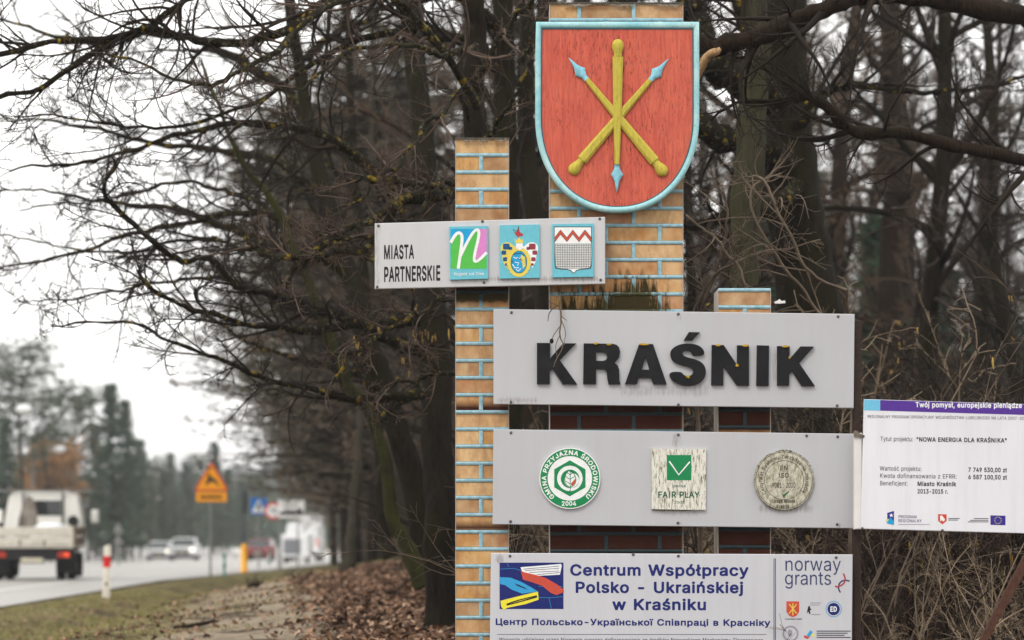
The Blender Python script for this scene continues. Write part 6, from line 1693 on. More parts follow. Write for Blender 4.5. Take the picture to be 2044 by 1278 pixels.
# receding row of roadside trees, limbs over the verge
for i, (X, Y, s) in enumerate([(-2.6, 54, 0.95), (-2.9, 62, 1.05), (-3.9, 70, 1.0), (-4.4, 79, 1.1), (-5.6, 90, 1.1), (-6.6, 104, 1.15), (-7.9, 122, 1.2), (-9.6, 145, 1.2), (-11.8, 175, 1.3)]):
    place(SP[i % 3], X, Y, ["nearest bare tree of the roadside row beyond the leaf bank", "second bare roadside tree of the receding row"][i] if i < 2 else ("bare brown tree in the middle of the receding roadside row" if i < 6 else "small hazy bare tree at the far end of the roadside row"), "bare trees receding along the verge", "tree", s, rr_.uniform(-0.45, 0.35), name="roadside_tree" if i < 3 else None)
# named forest trunks on the right
NEARLAB = ["straight dark trunk above the middle of the project board", "slim trunk leaning left just right of the black-lettered board", "dark trunk right of the straight one above the project board", "bare tree between the black-lettered board and the straight dark trunk",
           "bare tree leaning right at the right edge above the project board", "bare trunk seen just right of the shield's lower tip", "thin leaning trunk between the shield and the olive-grey trunk", "distant straight trunk right of the massive forked tree",
           "trunk seen in the gap between the narrow and the tall pillar", "trunk close left of the shield's upper corner", "pale-barked tree standing behind the narrow pillar's top", "bare tree just left of the narrow pillar's top", "bare tree hidden mostly behind the shield"]
for i, (px, D, s, tl) in enumerate([(1876, 30, 1.0, -0.01), (1700, 34, 0.8, -0.10), (1925, 38, 0.9, 0.03), (1790, 42, 1.1, 0.02), (2010, 33, 0.85, 0.05), (1440, 36, 0.9, 0.0), (1400, 30, 0.8, -0.05), (1655, 46, 1.0, 0.04),
                                    (1060, 27, 1.0, 0.04), (1085, 34, 1.1, -0.02), (960, 38, 1.2, 0.0), (925, 46, 0.9, -0.02), (1250, 30, 0.9, 0)]):
    place(SL[i % 4], (px - CX) / F * D, D, NEARLAB[i], "forest trees behind the sign", "tree", s, None, tilt=tl, r_=rr_)
n_ = 0
for (ya, yb, cnt) in ((45, 60, 12), (60, 85, 34), (85, 120, 46), (120, 170, 30)):
    for i in range(cnt):
        Y = rr_.uniform(ya, yb)
        X = rr_.uniform(-0.008 * Y, 0.245 * Y)
        place(SL[n_ % 4], X, Y, "slender bare tree deep in the wood behind the sign", "forest trees deeper in the wood", "tree", rr_.uniform(0.75, 1.15), None, r_=rr_, tilt=rr_.uniform(-0.05, 0.05))
        n_ += 1
# a few evergreens in the wood
sp1 = variant_conifer(401, 11, 2.4, M["needle_green"], 0.34, -0.15, 130)
sp2 = variant_conifer(402, 14, 2.6, M["needle_green"], 0.4, -0.12, 150, name="spruce_tree")
pn1 = variant_conifer(403, 15, 3.0, M["needle_pine"], 0.5, 0.1, 90, 0.42, 0.6, "pine_tree", 0.3)
pn2 = variant_conifer(404, 13, 2.8, M["needle_pine"], 0.5, 0.1, 80, 0.30, 0.6, "pine_tree", 0.3)
br1 = variant_conifer(405, 12, 3.4, M["needle_brown"], 0.17, -0.05, 520, 0.16, 0.3, "larch_tree", 0.35)
og = variant_conifer(406, 8, 2.6, M["leaf_orange"], 0.4, 0.4, 110, 0.06, 0.5, "orange_leaved_tree", 0.25)
for X, Y, s in ((0.115 * 60, 60, 0.55), (0.10 * 75, 75, 0.6), (0.15 * 85, 85, 0.6), (0.02 * 70, 70, 0.6), (-0.02 * 62, 62, 0.5), (0.2 * 95, 95, 0.7), (0.102 * 40, 40, 0.62), (0.122 * 46, 46, 0.66), (0.15 * 44, 44, 0.55), (0.18 * 48, 48, 0.5), (0.06 * 52, 52, 0.5), (0.205 * 58, 58, 0.5), (-0.035 * 50, 50, 0.35)):
    place(sp1, X, Y, "small dark green spruce growing between the bare trunks", "spruces in the wood behind the sign", "tree", s, None, r_=rr_)
LARLAB = ["brownish larch over the road end, second from the road signs", "tall brownish larch hanging closest to the white van", "brownish larch nearest the pale grey leaning trunk", "large brownish larch behind the green-mossed leaning tree", "farthest brownish larch beyond the road signs"]
for px, D, s in ((712, 64, 1.0), (690, 78, 1.15), (742, 54, 0.9), (790, 60, 1.1), (668, 96, 1.2)):
    place(br1, (px - CX) / F * D, D, LARLAB.pop(0), "larches at the edge of the wood", "tree", s, None, r_=rr_)

# far left side of the road
def far(proto, px, D, top, lab, grp=None, h=None):
    X = (px - CX) / F * D
    z = float(zg(X, D))
    hh = H0 + (HY - top) / F * D - z
    return place(proto, X, D, lab, grp, "tree", hh / h, None, z, r_=rr_)


far(pn1, 40, 150, 700, "tall hazy pine at the left edge above the truck", None, 15.5)
far(pn2, 150, 172, 768, "hazy bare-stemmed pine left of the tall dark evergreen", None, 13.5)
far(sp2, 222, 150, 768, "tall dark green evergreen beyond the road, tallest in the middle of the left skyline", None, 14)
far(sp2, 250, 158, 800, "second evergreen leaning against the tall dark one", None, 14)
far(og, 110, 160, 880, "orange-leaved tree behind the truck cab", None, 9.5)
far(og, 60, 166, 905, "smaller orange-leaved tree low behind the truck", None, 9.5)
far(sp1, 428, 235, 884, "pointed hazy fir straight behind the deer sign", None, 11)
for i, (px, D, top) in enumerate([(10, 140, 840), (90, 185, 860), (190, 190, 850), (280, 200, 880), (310, 220, 915), (340, 235, 905), (370, 240, 925), (398, 250, 910), (455, 260, 935), (480, 255, 960), (505, 270, 950), (-30, 150, 760), (125, 200, 900), (260, 210, 900), (325, 215, 940)]):
    far([sp1, pn2, sp2][i % 3], px, D, top, "hazy evergreen in the belt across the road", "evergreens in the hazy belt across the road", [11, 13.5, 14][i % 3])
for i, (px, D, top) in enumerate([(100, 150, 800), (175, 160, 860), (205, 165, 900), (300, 190, 930), (345, 200, 950), (385, 215, 960), (20, 140, 900), (140, 145, 930), (265, 170, 940), (420, 240, 960), (235, 150, 960), (440, 230, 990)]):
    far(SL[i % 4], px, D, top, "bare hazy tree standing across the road", "bare trees across the road", [15, 17, 13, 18][i % 4])

# undergrowth shrubs
for i in range(150):
    Y = 19 + 60 * (i / 150) ** 1.3
    a, b_ = (-0.055 if Y > 56 else (-0.03 if Y > 30 else -0.02)) * Y, 0.235 * Y
    X = rr_.uniform(a, b_)
    if Y < 26 and X < 1.0: X = rr_.uniform(1.0, b_)
    place(SH[i % 4], X, Y, ["brown twiggy shrub in the undergrowth of the wood", "dark hazel with hanging catkins in the undergrowth", "low reddish shrub in the undergrowth", "pale tan twiggy shrub in the undergrowth"][i % 4],
          ["brown undergrowth shrubs", "catkin-bearing hazels in the undergrowth", "low reddish undergrowth shrubs", "pale tan undergrowth shrubs"][i % 4], "shrub", rr_.uniform(0.7, 1.25), None, r_=rr_)

for i in range(110):
    Y = rr_.uniform(45, 120)
    X = rr_.uniform(-0.05 * Y, 0.24 * Y)
    place(SH[(0, 2, 0, 3)[i % 4]], X, Y, "tall twiggy thicket bush far back in the wood", "thicket bushes far back in the wood", "shrub", rr_.uniform(1.6, 2.6), None, r_=rr_)

# sharp brush close behind the boards at the lower right
def near_shrub(label, X, Y, seed, n, h, spread, rt, mat, catk=0.0):
    o = variant_shrub(seed, n, h, spread, rt, mat, catk, "brush_shrub")
    o.location = (X, Y, float(zg(X, Y)))
    tag(o, label, "shrub")
    return o


near_shrub("tangled tan brush under the project board", 2.65, 17.0, 501, 17, 1.4, 0.75, 0.0020, M["twig_tan"])
near_shrub("tangled pale brush in the lower right corner", 3.3, 17.2, 502, 16, 1.3, 0.8, 0.0020, M["twig_tan"])
near_shrub("reddish brush behind the rusty stay", 3.0, 17.9, 503, 16, 1.6, 0.5, 0.0022, M["twig_mid"])
near_shrub("thin pale stems beside the right end of the black-lettered board", 2.6, 17.6, 504, 7, 3.3, 0.22, 0.0020, M["twig_near"], 0.06)
near_shrub("hazel with ochre catkins above the project board", 3.4, 19.2, 505, 9, 2.9, 0.2, 0.0024, M["twig"], 0.3)
near_shrub("fine brush seen through the gap left of the tall pillar", 0.15, 17.6, 506, 9, 2.6, 0.2, 0.0020, M["twig_near"])
traced_tree("thin hazel with bunches of yellow catkins left of the narrow pillar", [[(985, 1290, 20.6, 20), (982, 900, 20.6, 16), (972, 700, 20.5, 12), (950, 600, 20.4, 8)]],
            [[(975, 720, 20.5, 8), (920, 650, 20.3, 7), (860, 628, 20.2, 6), (800, 640, 20.2, 5), (735, 662, 20.2, 3)], [(978, 780, 20.5, 8), (920, 700, 20.4, 6), (850, 690, 20.3, 5), (790, 700, 20.3, 3)]],
            507, M["bark_brown"], M["bark_brown"], M["twig"], 0.5, 0.002, catk=0.4, name="hazel_tree", llen=0.35)

# arching pale sprays over the short pillar
sprays = [
    [(1700, 700, 17.6, 5), (1620, 600, 17.3, 6), (1570, 540, 17.2, 7), (1520, 470, 17, 6), (1500, 380, 17, 5), (1560, 350, 17, 3)],
    [(1690, 580, 17.2, 6), (1640, 560, 17.1, 6), (1600, 520, 17, 6), (1560, 440, 17, 6), (1535, 380, 17, 6), (1515, 350, 17, 5), (1495, 352, 17, 3)],
    [(1380, 640, 17.4, 5), (1420, 560, 17.2, 5), (1480, 520, 17, 5), (1560, 500, 17, 4), (1640, 480, 17, 3)],
    [(1370, 430, 17.2, 5), (1430, 480, 17, 5), (1480, 540, 17, 5), (1500, 600, 17, 4)],
    [(1400, 620, 17.5, 6), (1440, 500, 17.3, 6), (1450, 420, 17.2, 5), (1420, 340, 17.1, 4)],
]
r9 = np.random.default_rng(9)
for s_ in range(1):
    root = empty("arching_shrub", P(1690, 1300, 17.5), "arching pale sprays of a shrub above the short pillar", "shrub")
    base = [tube(*[x[None] for x in resample(pix([(1690, 1300, 17.8, 12), (1700, 1000, 17.7, 9), (1700, 700, 17.6, 7), (1690, 580, 17.2, 6)]), 20, 0.01, 2)], 6),
            tube(*[x[None] for x in resample(pix([(1400, 1300, 17.8, 12), (1395, 900, 17.7, 9), (1380, 640, 17.4, 6)]), 20, 0.01, 2)], 6)]
    cr2 = []
    for i, l in enumerate(sprays):
        p, rd = resample(pix(l), 26, 0.012, i)
        base.append(tube(p[None], rd[None], 6))
        a, ar = spawn(r9, p[None], rd[None], 13, 0.1, 1, 45, 0, 9, 0.13, -0.02, 0.6, 0.0022, 0, 0.1, 0.55)
        b_, br = spawn(r9, fold(a), ar, 4, 0.2, 1, 42, 0.5, 6, 0.13, 0.02, 0.7, 0.0016)
        cr2 += [tube(a, ar, 4), tube(fold(b_), br, 3)]
    tubes("stems", base, M["twig_near"], root)
    tubes("crown", cr2, M["twig_near"], root)

# dead pine twig with a cone hanging in front of the K
root = empty("dead_pine_twig", P(1108, 600, 15.8), "dead pine twig with one cone hanging in front of the letter K", "twig")
T_ = [[(1115, 560, 16.2, 4), (1117, 600, 15.84, 4), (1121, 640, 15.8, 3.6), (1117, 670, 15.8, 3), (1124, 690, 15.8, 2.4), (1112, 715, 15.8, 2), (1105, 733, 15.8, 1.4)], [(1114, 610, 15.84, 3), (1100, 620, 15.8, 2.4), (1092, 642, 15.8, 1.6)],
      [(1120, 650, 15.8, 2.4), (1108, 665, 15.8, 2), (1100, 682, 15.8, 2)], [(1121, 640, 15.8, 2), (1128, 662, 15.8, 1.6), (1126, 690, 15.8, 1)], [(1118, 668, 15.8, 2), (1109, 690, 15.8, 1.6), (1112, 712, 15.8, 1)],
      [(1119, 630, 15.82, 2), (1132, 640, 15.8, 1.2)], [(1117, 612, 15.84, 2), (1104, 606, 15.9, 2), (1094, 600, 15.95, 1.4)]]
tubes("stem", [tube(*[x[None] for x in resample(pix(l), 12, 0.002, i)], 5) for i, l in enumerate(T_)], M["twig_near"], root)
cn = MB()
cc_ = P(1101, 681, 15.79)
cn.lathe([(0.003, 0.016), (0.010, 0.012), (0.014, 0.004), (0.011, 0.001), (0.015, -0.005), (0.011, -0.008), (0.011, -0.013), (0.002, -0.017)], cc_, 9)
cn.build("cone", M["bark_brown"], root)

# ------------------------------------------------------------------ leaf litter and grass
def scatter_leaves(n, xf, y0, y1, size, seed):
    r_ = np.random.default_rng(seed)
    Y = y0 + (y1 - y0) * r_.random(n) ** 1.3
    X = xf(Y, r_)
    L_ = size * r_.uniform(0.5, 1.3, n)
    az = r_.uniform(0, 6.283, n)
    tl = r_.uniform(-0.9, 0.9, n)
    d = np.stack([np.cos(az) * np.cos(tl), np.sin(az) * np.cos(tl), np.sin(tl)], 1)
    s_ = nrm(np.cross(d, np.array([0, 0, 1.0]) + r_.normal(0, 0.5, (n, 3))))
    u_ = np.cross(s_, d)
    c_ = np.stack([X, Y, zg(X, Y) + 0.012 + 0.02 * r_.random(n)], 1)
    Lc = L_[:, None]
    v_ = np.stack([c_ - d * Lc * 0.5, c_ - s_ * Lc * 0.3 + u_ * Lc * 0.12, c_ + d * Lc * 0.5, c_ + s_ * Lc * 0.3 + u_ * Lc * 0.12], 1).reshape(-1, 3)
    i = np.arange(n) * 4
    f_ = np.concatenate([np.stack([i, i + 1, i + 2], 1), np.stack([i, i + 2, i + 3], 1)])
    return v_, f_


q = N("fallen_leaf")
g_ = q.n("ShaderNodeNewGeometry")
q.col(q.ramp(g_.outputs["Random Per Island"], [(0, (0.035, 0.018, 0.010, 1)), (0.3, (0.11, 0.055, 0.030, 1)), (0.6, (0.21, 0.11, 0.062, 1)), (0.85, (0.36, 0.215, 0.13, 1)), (1.0, (0.52, 0.36, 0.24, 1))]))
M["leaf"] = q.rough(0.6, 0.3)
v_, f_ = scatter_leaves(52000, lambda Y, r_: -2.2 - 0.095 * (Y - 28) + r_.random(len(Y)) ** 0.9 * (4.4 + 0.03 * Y) + r_.normal(0, 0.35, len(Y)), 19, 50, 0.085, 31)
tag(obj("fallen_leaves", mesh("fallen_leaves", v_, f_, M["leaf"])), kind="stuff")
v_, f_ = scatter_leaves(2600, lambda Y, r_: -7.5 + 4.6 * r_.random(len(Y)), 22, 46, 0.07, 32)
tag(obj("scattered_leaves", mesh("scattered_leaves", v_, f_, M["leaf"])), kind="stuff")


def grass_blades(n, xf, y0, y1, h, seed, mat, name):
    r_ = np.random.default_rng(seed)
    Y = y0 + (y1 - y0) * r_.random(n)
    X = xf(Y, r_)
    patch = np.sin(X * 2.3 + Y * 0.9) * np.sin(Y * 1.1 - X * 1.4) + np.sin(X * 5.1 + Y * 2.2) * 0.5 + r_.normal(0, 0.5, n)
    k = patch > 0.1
    X, Y = X[k], Y[k]
    n = len(X)
    H_ = h * r_.uniform(0.4, 1.3, n)
    az = r_.uniform(0, 6.283, n)
    z = zg(X, Y) - 0.01
    w = 0.006 + 0.004 * r_.random(n)
    b_ = np.stack([X, Y, z], 1)
    s_ = np.stack([np.cos(az), np.sin(az), np.zeros(n)], 1) * w[:, None]
    tip = b_ + np.stack([r_.normal(0, 0.45, n) * H_, r_.normal(0, 0.45, n) * H_, H_], 1)
    v_ = np.stack([b_ - s_, b_ + s_, tip], 1).reshape(-1, 3)
    return tag(obj(name, mesh(name, v_, np.arange(n * 3).reshape(-1, 3), mat)), kind="stuff")


q = N("grass_blade")
g_ = q.n("ShaderNodeNewGeometry")
q.col(q.ramp(g_.outputs["Random Per Island"], [(0, (0.09, 0.09, 0.03, 1)), (0.3, (0.18, 0.20, 0.05, 1)), (0.55, (0.30, 0.27, 0.10, 1)), (0.8, (0.42, 0.33, 0.17, 1)), (1.0, (0.45, 0.37, 0.24, 1))]))
M["grass"] = q.rough(0.7, 0.2)
grass_blades(90000, lambda Y, r_: -8.3 + (3.7 - 0.04 * (Y - 28)) * r_.random(len(Y)) ** 0.9, 22, 52, 0.055, 33, M["grass"], "verge_grass")
grass_blades(9000, lambda Y, r_: -4.8 + 2.6 * r_.random(len(Y)), 24, 40, 0.04, 34, M["grass"], "path_grass")
grass_blades(26000, lambda Y, r_: -6.8 + 4.5 * r_.random(len(Y)), 44, 66, 0.06, 35, M["grass"], "crest_grass")

# fallen twigs on the crest and little wood scraps
root = None
for i, (px, py, D, L_, lab) in enumerate([(505, 1145, 40, 0.5, "clump of dark dead stalks on the crest left of the grass"), (600, 1136, 44, 0.7, "brown dead stump of brush on the crest below the town sign"), (690, 1175, 34, 0.9, "thin fallen branch lying on the leaves"), (345, 1270, 26, 0.8, "dark fallen stick at the bottom edge of the path")]):
    r_ = np.random.default_rng(60 + i)
    X = (px - CX) / F * D
    st = np.tile(np.array([[X, D, float(zg(X, D)) + 0.02]]), (12 if i < 2 else 2, 1)) + r_.normal(0, 0.06, (12 if i < 2 else 2, 3)) * np.array([1, 1, 0])
    d = r_.normal(0, 1, (len(st), 3)) * np.array([1, 1, 0.05 if i > 1 else 0.5])
    if i < 2: d[:, 2] = abs(d[:, 2])
    a, ar = grow(r_, st, d, L_ * r_.uniform(0.4, 1, len(st)) * (0.5 if i < 2 else 1), np.full(len(st), 0.022), 0.008, 7, 0.12, 0)
    tag(tubes("dead_brush" if i < 2 else "fallen_branch", [tube(a, ar, 5)], M["bark_brown"]), lab, "branch")

# ------------------------------------------------------------------ traffic and road furniture
M["truck_white"] = plain("truck_cab_paint", srgb(236, 235, 230), 0.4, 0.5, 0.05, 3)
M["truck_bed"] = plain("truck_bed_boards", srgb(206, 200, 188), 0.6, 0.3, 0.15, 8)
M["truck_bed_dark"] = plain("truck_side_board", srgb(120, 106, 92), 0.7, 0.2, 0.2, 8)
M["blackplastic"] = plain("black_underbody", (0.012, 0.012, 0.013, 1), 0.7)
M["tyre"] = plain("tyre_rubber", (0.014, 0.014, 0.015, 1), 0.85)
M["tail"] = emis("tail_light_red", srgb(240, 80, 40), 0.45)
M["tail_off"] = plain("tail_lens", srgb(170, 50, 30), 0.3)
M["head"] = emis("headlight_lit", (1.0, 0.90, 0.72, 1), 2.5)
q = N("window_glass")
q.col((0.02, 0.025, 0.028, 1))
M["glass"] = q.rough(0.08, 0.8)
M["carwhite"] = plain("car_white_paint", srgb(236, 238, 240), 0.3, 0.5, 0.03)
M["carred"] = plain("car_red_paint", srgb(140, 44, 60), 0.3, 0.5, 0.03)
M["cargrey"] = plain("car_grey_paint", srgb(120, 124, 130), 0.3, 0.5, 0.03)
M["plate"] = plain("number_plate", srgb(196, 190, 170), 0.5)
M["load_grey"] = plain("grey_weathered_board", srgb(134, 126, 118), 0.8, 0.2, 0.3, 6)


def heading(o, Y):
    d = (float(xr(Y + 5) + xl(Y + 5)) - float(xr(Y - 5) + xl(Y - 5))) / 2 / 10
    o.rotation_euler = (0, 0, math.atan(-d))


def wheel(x, y, r, w, parent, m="tyre"):
    W = MB().lathe([(r * 0.55, 0), (r * 0.92, 0), (r, 0.03), (r, w - 0.03), (r * 0.92, w), (r * 0.55, w)], (x - w / 2, y, r), 20, "x").build("wheel", M[m], parent)
    MB().lathe([(r * 0.12, -0.01), (r * 0.54, 0.02), (r * 0.54, w - 0.02), (r * 0.12, w + 0.01)], (x - w / 2, y, r), 14, "x").build("rim", M["zinc"], W)


# flatbed truck driving away (rear towards the camera); local: x right, y forward
YT = 60.0
XT = (64 - CX) / F * YT
trk = empty("flatbed_truck", (0, 0, 0), "white flatbed truck seen from behind driving away at the left edge", "truck")
MB().box(-0.42, -0.30, 0.1, 5.0, 0.52, 0.72).box(0.30, 0.42, 0.1, 5.0, 0.52, 0.72).box(-1.0, 1.0, 0.02, 0.14, 0.50, 0.74).box(-0.95, 0.95, 0.1, 3.2, 0.70, 0.80).build("chassis", M["blackplastic"], trk)
MB().box(-1.08, 1.08, 0.0, 3.3, 0.80, 0.86).build("bed_floor", M["truck_bed"], trk)
tb_ = None
for z0, z1 in ((0.87, 1.08), (1.10, 1.32)):
    MB().bbox(-1.07, 1.07, -0.03, 0.02, z0, z1, 0.012).build("tailboard_plank", M["truck_bed"], trk)
for sx in (-1, 1):
    for z0, z1 in ((0.87, 1.08), (1.10, 1.32)):
        MB().bbox(min(sx * 1.10, sx * 1.07), max(sx * 1.10, sx * 1.07), 0.0, 3.3, z0, z1, 0.008).build("sideboard_plank", M["truck_bed_dark"], trk)
    MB().box(sx * 1.04 - 0.035, sx * 1.04 + 0.035, -0.045, 0.0, 0.8, 1.36).build("corner_post", M["truck_bed_dark"], trk)
    MB().box(sx * 0.30 - 0.015, sx * 0.30 + 0.015, -0.05, -0.03, 0.86, 1.0).build("latch", M["blackplastic"], trk)
    l = MB().bbox(sx * 0.78 - 0.15, sx * 0.78 + 0.15, -0.04, 0.02, 0.56, 0.70, 0.01).build("tail_light", M["tail_off"], trk)
    MB().bbox(sx * 0.85 - 0.06, sx * 0.85 + 0.06, -0.055, -0.041, 0.575, 0.685, 0.01).build("lens", M["tail"] if sx > 0 else M["tail_off"], l)
    MB().box(sx * 0.78 - 0.18, sx * 0.78 + 0.18, 0.6, 0.62, 0.18, 0.60).build("mud_flap", M["blackplastic"], trk)
    wheel(sx * 0.90, 1.1, 0.33, 0.22, trk)
    wheel(sx * 0.64, 1.1, 0.33, 0.22, trk)
    wheel(sx * 0.84, 4.5, 0.33, 0.22, trk)
    mir = MB().rod((sx * 0.98, 4.75, 1.45), (sx * 1.22, 4.7, 1.5), 0.015).rod((sx * 0.98, 4.75, 1.8), (sx * 1.22, 4.7, 1.75), 0.015).build("mirror_arm", M["blackplastic"], trk)
    MB().bbox(sx * 1.27 - 0.10, sx * 1.27 + 0.10, 4.62, 4.74, 1.43, 1.78, 0.04).build("mirror", M["truck_white"], mir)
pl = MB().bbox(-0.27, 0.27, -0.035, -0.02, 0.44, 0.56, 0.005).build("number_plate", M["plate"], trk)
MB().box(-0.30, 0.30, -0.02, 0.0, 0.42, 0.60).build("plate_holder", M["blackplastic"], trk)
# cab: rounded tapering box
cab = MB()
prof = [(0.97, 0.75), (1.0, 1.0), (1.0, 1.42), (0.93, 1.85), (0.88, 2.10), (0.80, 2.21), (0.62, 2.245), (0.3, 2.26)]
ring = [(x, z) for x, z in prof] + [(-x, z) for x, z in prof[::-1]]
cab.prism(ring, 3.42, 4.9)
cb = cab.build("cab", M["truck_white"], trk)
n_c = MB().prism([(-0.94, 0.75), (0.94, 0.75), (0.98, 1.2), (-0.98, 1.2)], 4.9, 5.4)
n_c.add([(-0.98, 4.9, 1.2), (0.98, 4.9, 1.2), (0.98, 5.4, 1.2), (-0.98, 5.4, 1.2), (-0.86, 4.9, 2.1), (0.86, 4.9, 2.1)], [(0, 4, 5, 1), (1, 5, 2), (0, 3, 4), (3, 2, 5, 4)])
n_c.build("bonnet", M["truck_white"], trk)
MB().bbox(-0.50, 0.50, 3.40, 3.42, 1.62, 2.02, 0.01).build("rear_window", M["glass"], trk)
for sx in (-1, 1):
    MB().box(sx * 0.52 - 0.02, sx * 0.52 + 0.02, 3.385, 3.419, 1.4, 2.2).build("rear_strip", M["blackplastic"], trk)
MB().lathe([(0.0, 0), (0.12, 0.0), (0.14, 0.05), (0.14, 0.12)], (0.78, 3.28, 1.48), 18, "y").build("air_intake", M["blackplastic"], trk)
MB().rod((-1.3, 3.34, 2.26), (1.3, 3.34, 2.26), 0.02).rod((-1.25, 3.34, 1.32), (-1.25, 3.34, 2.26), 0.018).rod((-0.5, 3.34, 1.32), (-0.5, 3.34, 2.26), 0.018).rod((0.5, 3.34, 1.32), (0.5, 3.34, 2.26), 0.018).build("headboard_rack", M["zinc"], trk)
ld = MB().prism([(-0.52, 0.9), (0.02, 0.9), (0.0, 1.7), (-0.10, 2.05), (-0.22, 2.12), (-0.34, 1.95), (-0.45, 1.5)], 1.4, 1.55)
lo = ld.build("upright_grey_slab", M["load_grey"])
ld2 = MB().prism([(-0.72, 0.9), (-0.56, 0.9), (-0.40, 1.75), (-0.50, 1.77)], 1.2, 1.28).build("pale_board", M["truck_white"])
sk = MB()
sk.lathe([(0.0, 0.42), (0.22, 0.46), (0.42, 0.34), (0.50, 0.15), (0.50, 0.0)], (0.38, 0.9, 0.98), 12)
sack = sk.build("white_sack", M["carwhite"], None, None, True)
tag(lo, "upright weathered grey slab standing on the truck bed", "cargo")
tag(ld2, "pale board leaning beside the grey slab on the truck bed", "cargo")
tag(sack, "white sack heaped on the right of the truck bed", "cargo")
for o in (trk, lo, ld2, sack):
    o.location = (XT, YT, float(zroad(YT)))
    o.rotation_euler = (0, 0, math.radians(6.5))


def car(name, label, X, Y, W, H_, L_, paint, front=True, suv=False, rz=0.0, lights=True):
    root = empty(name, (0, 0, 0), label, "car")
    hw = W / 2
    b0, b1 = (0.62 * H_, H_)
    # side profile (y,z); nose at y=0 towards the camera
    body = [(0.05, 0.28), (0.0, 0.45), (0.06, 0.62 * H_ * 0.9), (0.85, 0.60 * H_), (L_ - 0.5, 0.64 * H_), (L_, 0.55 * H_), (L_, 0.3)] if not suv else [(0.05, 0.3), (0.0, 0.5), (0.04, 0.58 * H_), (0.9, 0.62 * H_), (L_ - 0.1, 0.64 * H_), (L_, 0.5 * H_), (L_, 0.3)]
    MB().prism_x(body, -hw, hw).build("body", paint, root)
    gl = [(0.95, 0.60 * H_), (1.65, 0.96 * H_), (L_ - (1.3 if not suv else 0.35), 0.96 * H_), (L_ - (0.5 if not suv else 0.05), 0.63 * H_)]
    c_ = MB()
    k = 0.80
    c_.add([(-hw * 0.97, y, z) if z < 0.8 * H_ else (-hw * k, y, z) for y, z in gl] + [(hw * 0.97, y, z) if z < 0.8 * H_ else (hw * k, y, z) for y, z in gl],
           [(0, 1, 2, 3), (7, 6, 5, 4), (0, 4, 5, 1), (1, 5, 6, 2), (2, 6, 7, 3)])
    c_.build("windows", M["glass"], root)
    MB().add([(-hw * k, 1.6, 0.965 * H_), (hw * k, 1.6, 0.965 * H_), (hw * k, gl[2][0] + 0.05, 0.965 * H_), (-hw * k, gl[2][0] + 0.05, 0.965 * H_), (-hw * k * 0.93, 1.72, H_), (hw * k * 0.93, 1.72, H_), (hw * k * 0.93, gl[2][0] - 0.1, H_), (-hw * k * 0.93, gl[2][0] - 0.1, H_)],
              [(0, 1, 5, 4), (1, 2, 6, 5), (2, 3, 7, 6), (3, 0, 4, 7), (4, 5, 6, 7), (3, 2, 1, 0)]).build("roof", paint, root)
    for sx in (-1, 1):
        MB().add([(sx * hw * 0.965, 0.9, 0.6 * H_), (sx * hw * 0.90, 0.9, 0.6 * H_), (sx * hw * 0.75, 1.66, 0.97 * H_), (sx * hw * 0.815, 1.66, 0.97 * H_)], [(0, 1, 2, 3)]).build("pillar_trim", paint, root)
        for y in (0.85, L_ - 0.85):
            wheel(sx * (hw - 0.10), y, 0.32, 0.2, root)
        MB().bbox(sx * hw * 1.08 - 0.09, sx * hw * 1.08 + 0.09, 1.1, 1.2, 0.62 * H_, 0.62 * H_ + 0.14, 0.02).build("mirror", paint, root)
        if front:
            MB().bbox(sx * hw * 0.74 - 0.15, sx * hw * 0.74 + 0.15, -0.03, 0.06, 0.44 * H_, 0.53 * H_, 0.02).build("headlight", (M["head"] if lights and sx > 0 else M["zinc"]), root)
        else:
            MB().bbox(sx * hw * 0.80 - 0.12, sx * hw * 0.80 + 0.12, -0.03, 0.06, 0.44 * H_, 0.58 * H_, 0.02).build("tail_light", M["tail_off"], root)
    MB().bbox(-hw * 0.5, hw * 0.5, -0.03, 0.05, 0.30 * H_, 0.47 * H_, 0.02).build("grille", M["blackplastic"], root)
    MB().bbox(-hw * 0.95, hw * 0.95, -0.01, 0.1, 0.14, 0.24 * H_, 0.02).build("bumper", M["blackplastic"], root)
    MB().box(-0.26, 0.26, -0.05, -0.031, 0.31 * H_, 0.31 * H_ + 0.11).build("number_plate", M["plate"], root)
    root.location = (X, Y, float(zroad(Y)))
    root.rotation_euler = (0, 0, rz)
    return root


at = lambda px, D: (px - CX) / F * D
car("white_suv", "white off-road car coming towards us with its lights on", at(363, 164), 164, 1.86, 1.52, 4.4, M["carwhite"], True, True, math.radians(3))
car("white_car", "lower white car just left of the oncoming off-road car", at(316, 168), 168, 1.8, 1.28, 4.3, M["carwhite"], True, False, math.radians(3))
car("red_car", "dark red car seen from behind between the yellow bollard and the white van", at(514, 155), 155, 1.6, 1.4, 4.0, M["carred"], False, True)
tl = empty("white_trailer", (at(588, 128), 128, float(zroad(128))), "low white trailer with a grey rear door below the town sign", "trailer")
zt = float(zroad(128))
MB().bbox(at(560, 128), at(616, 128), 128, 130.5, zt + 0.35, zt + 1.55, 0.04).build("box", M["carwhite"], tl)
MB().bbox(at(566, 128), at(600, 128), 127.97, 128, zt + 0.5, zt + 1.3, 0.01).build("rear_door", M["cargrey"], tl)
for px in (566, 610):
    MB().rod((at(px, 128) - 0.08, 129.2, zt + 0.28), (at(px, 128) + 0.08, 129.2, zt + 0.28), 0.28, n=16).build("wheel", M["tyre"], tl)

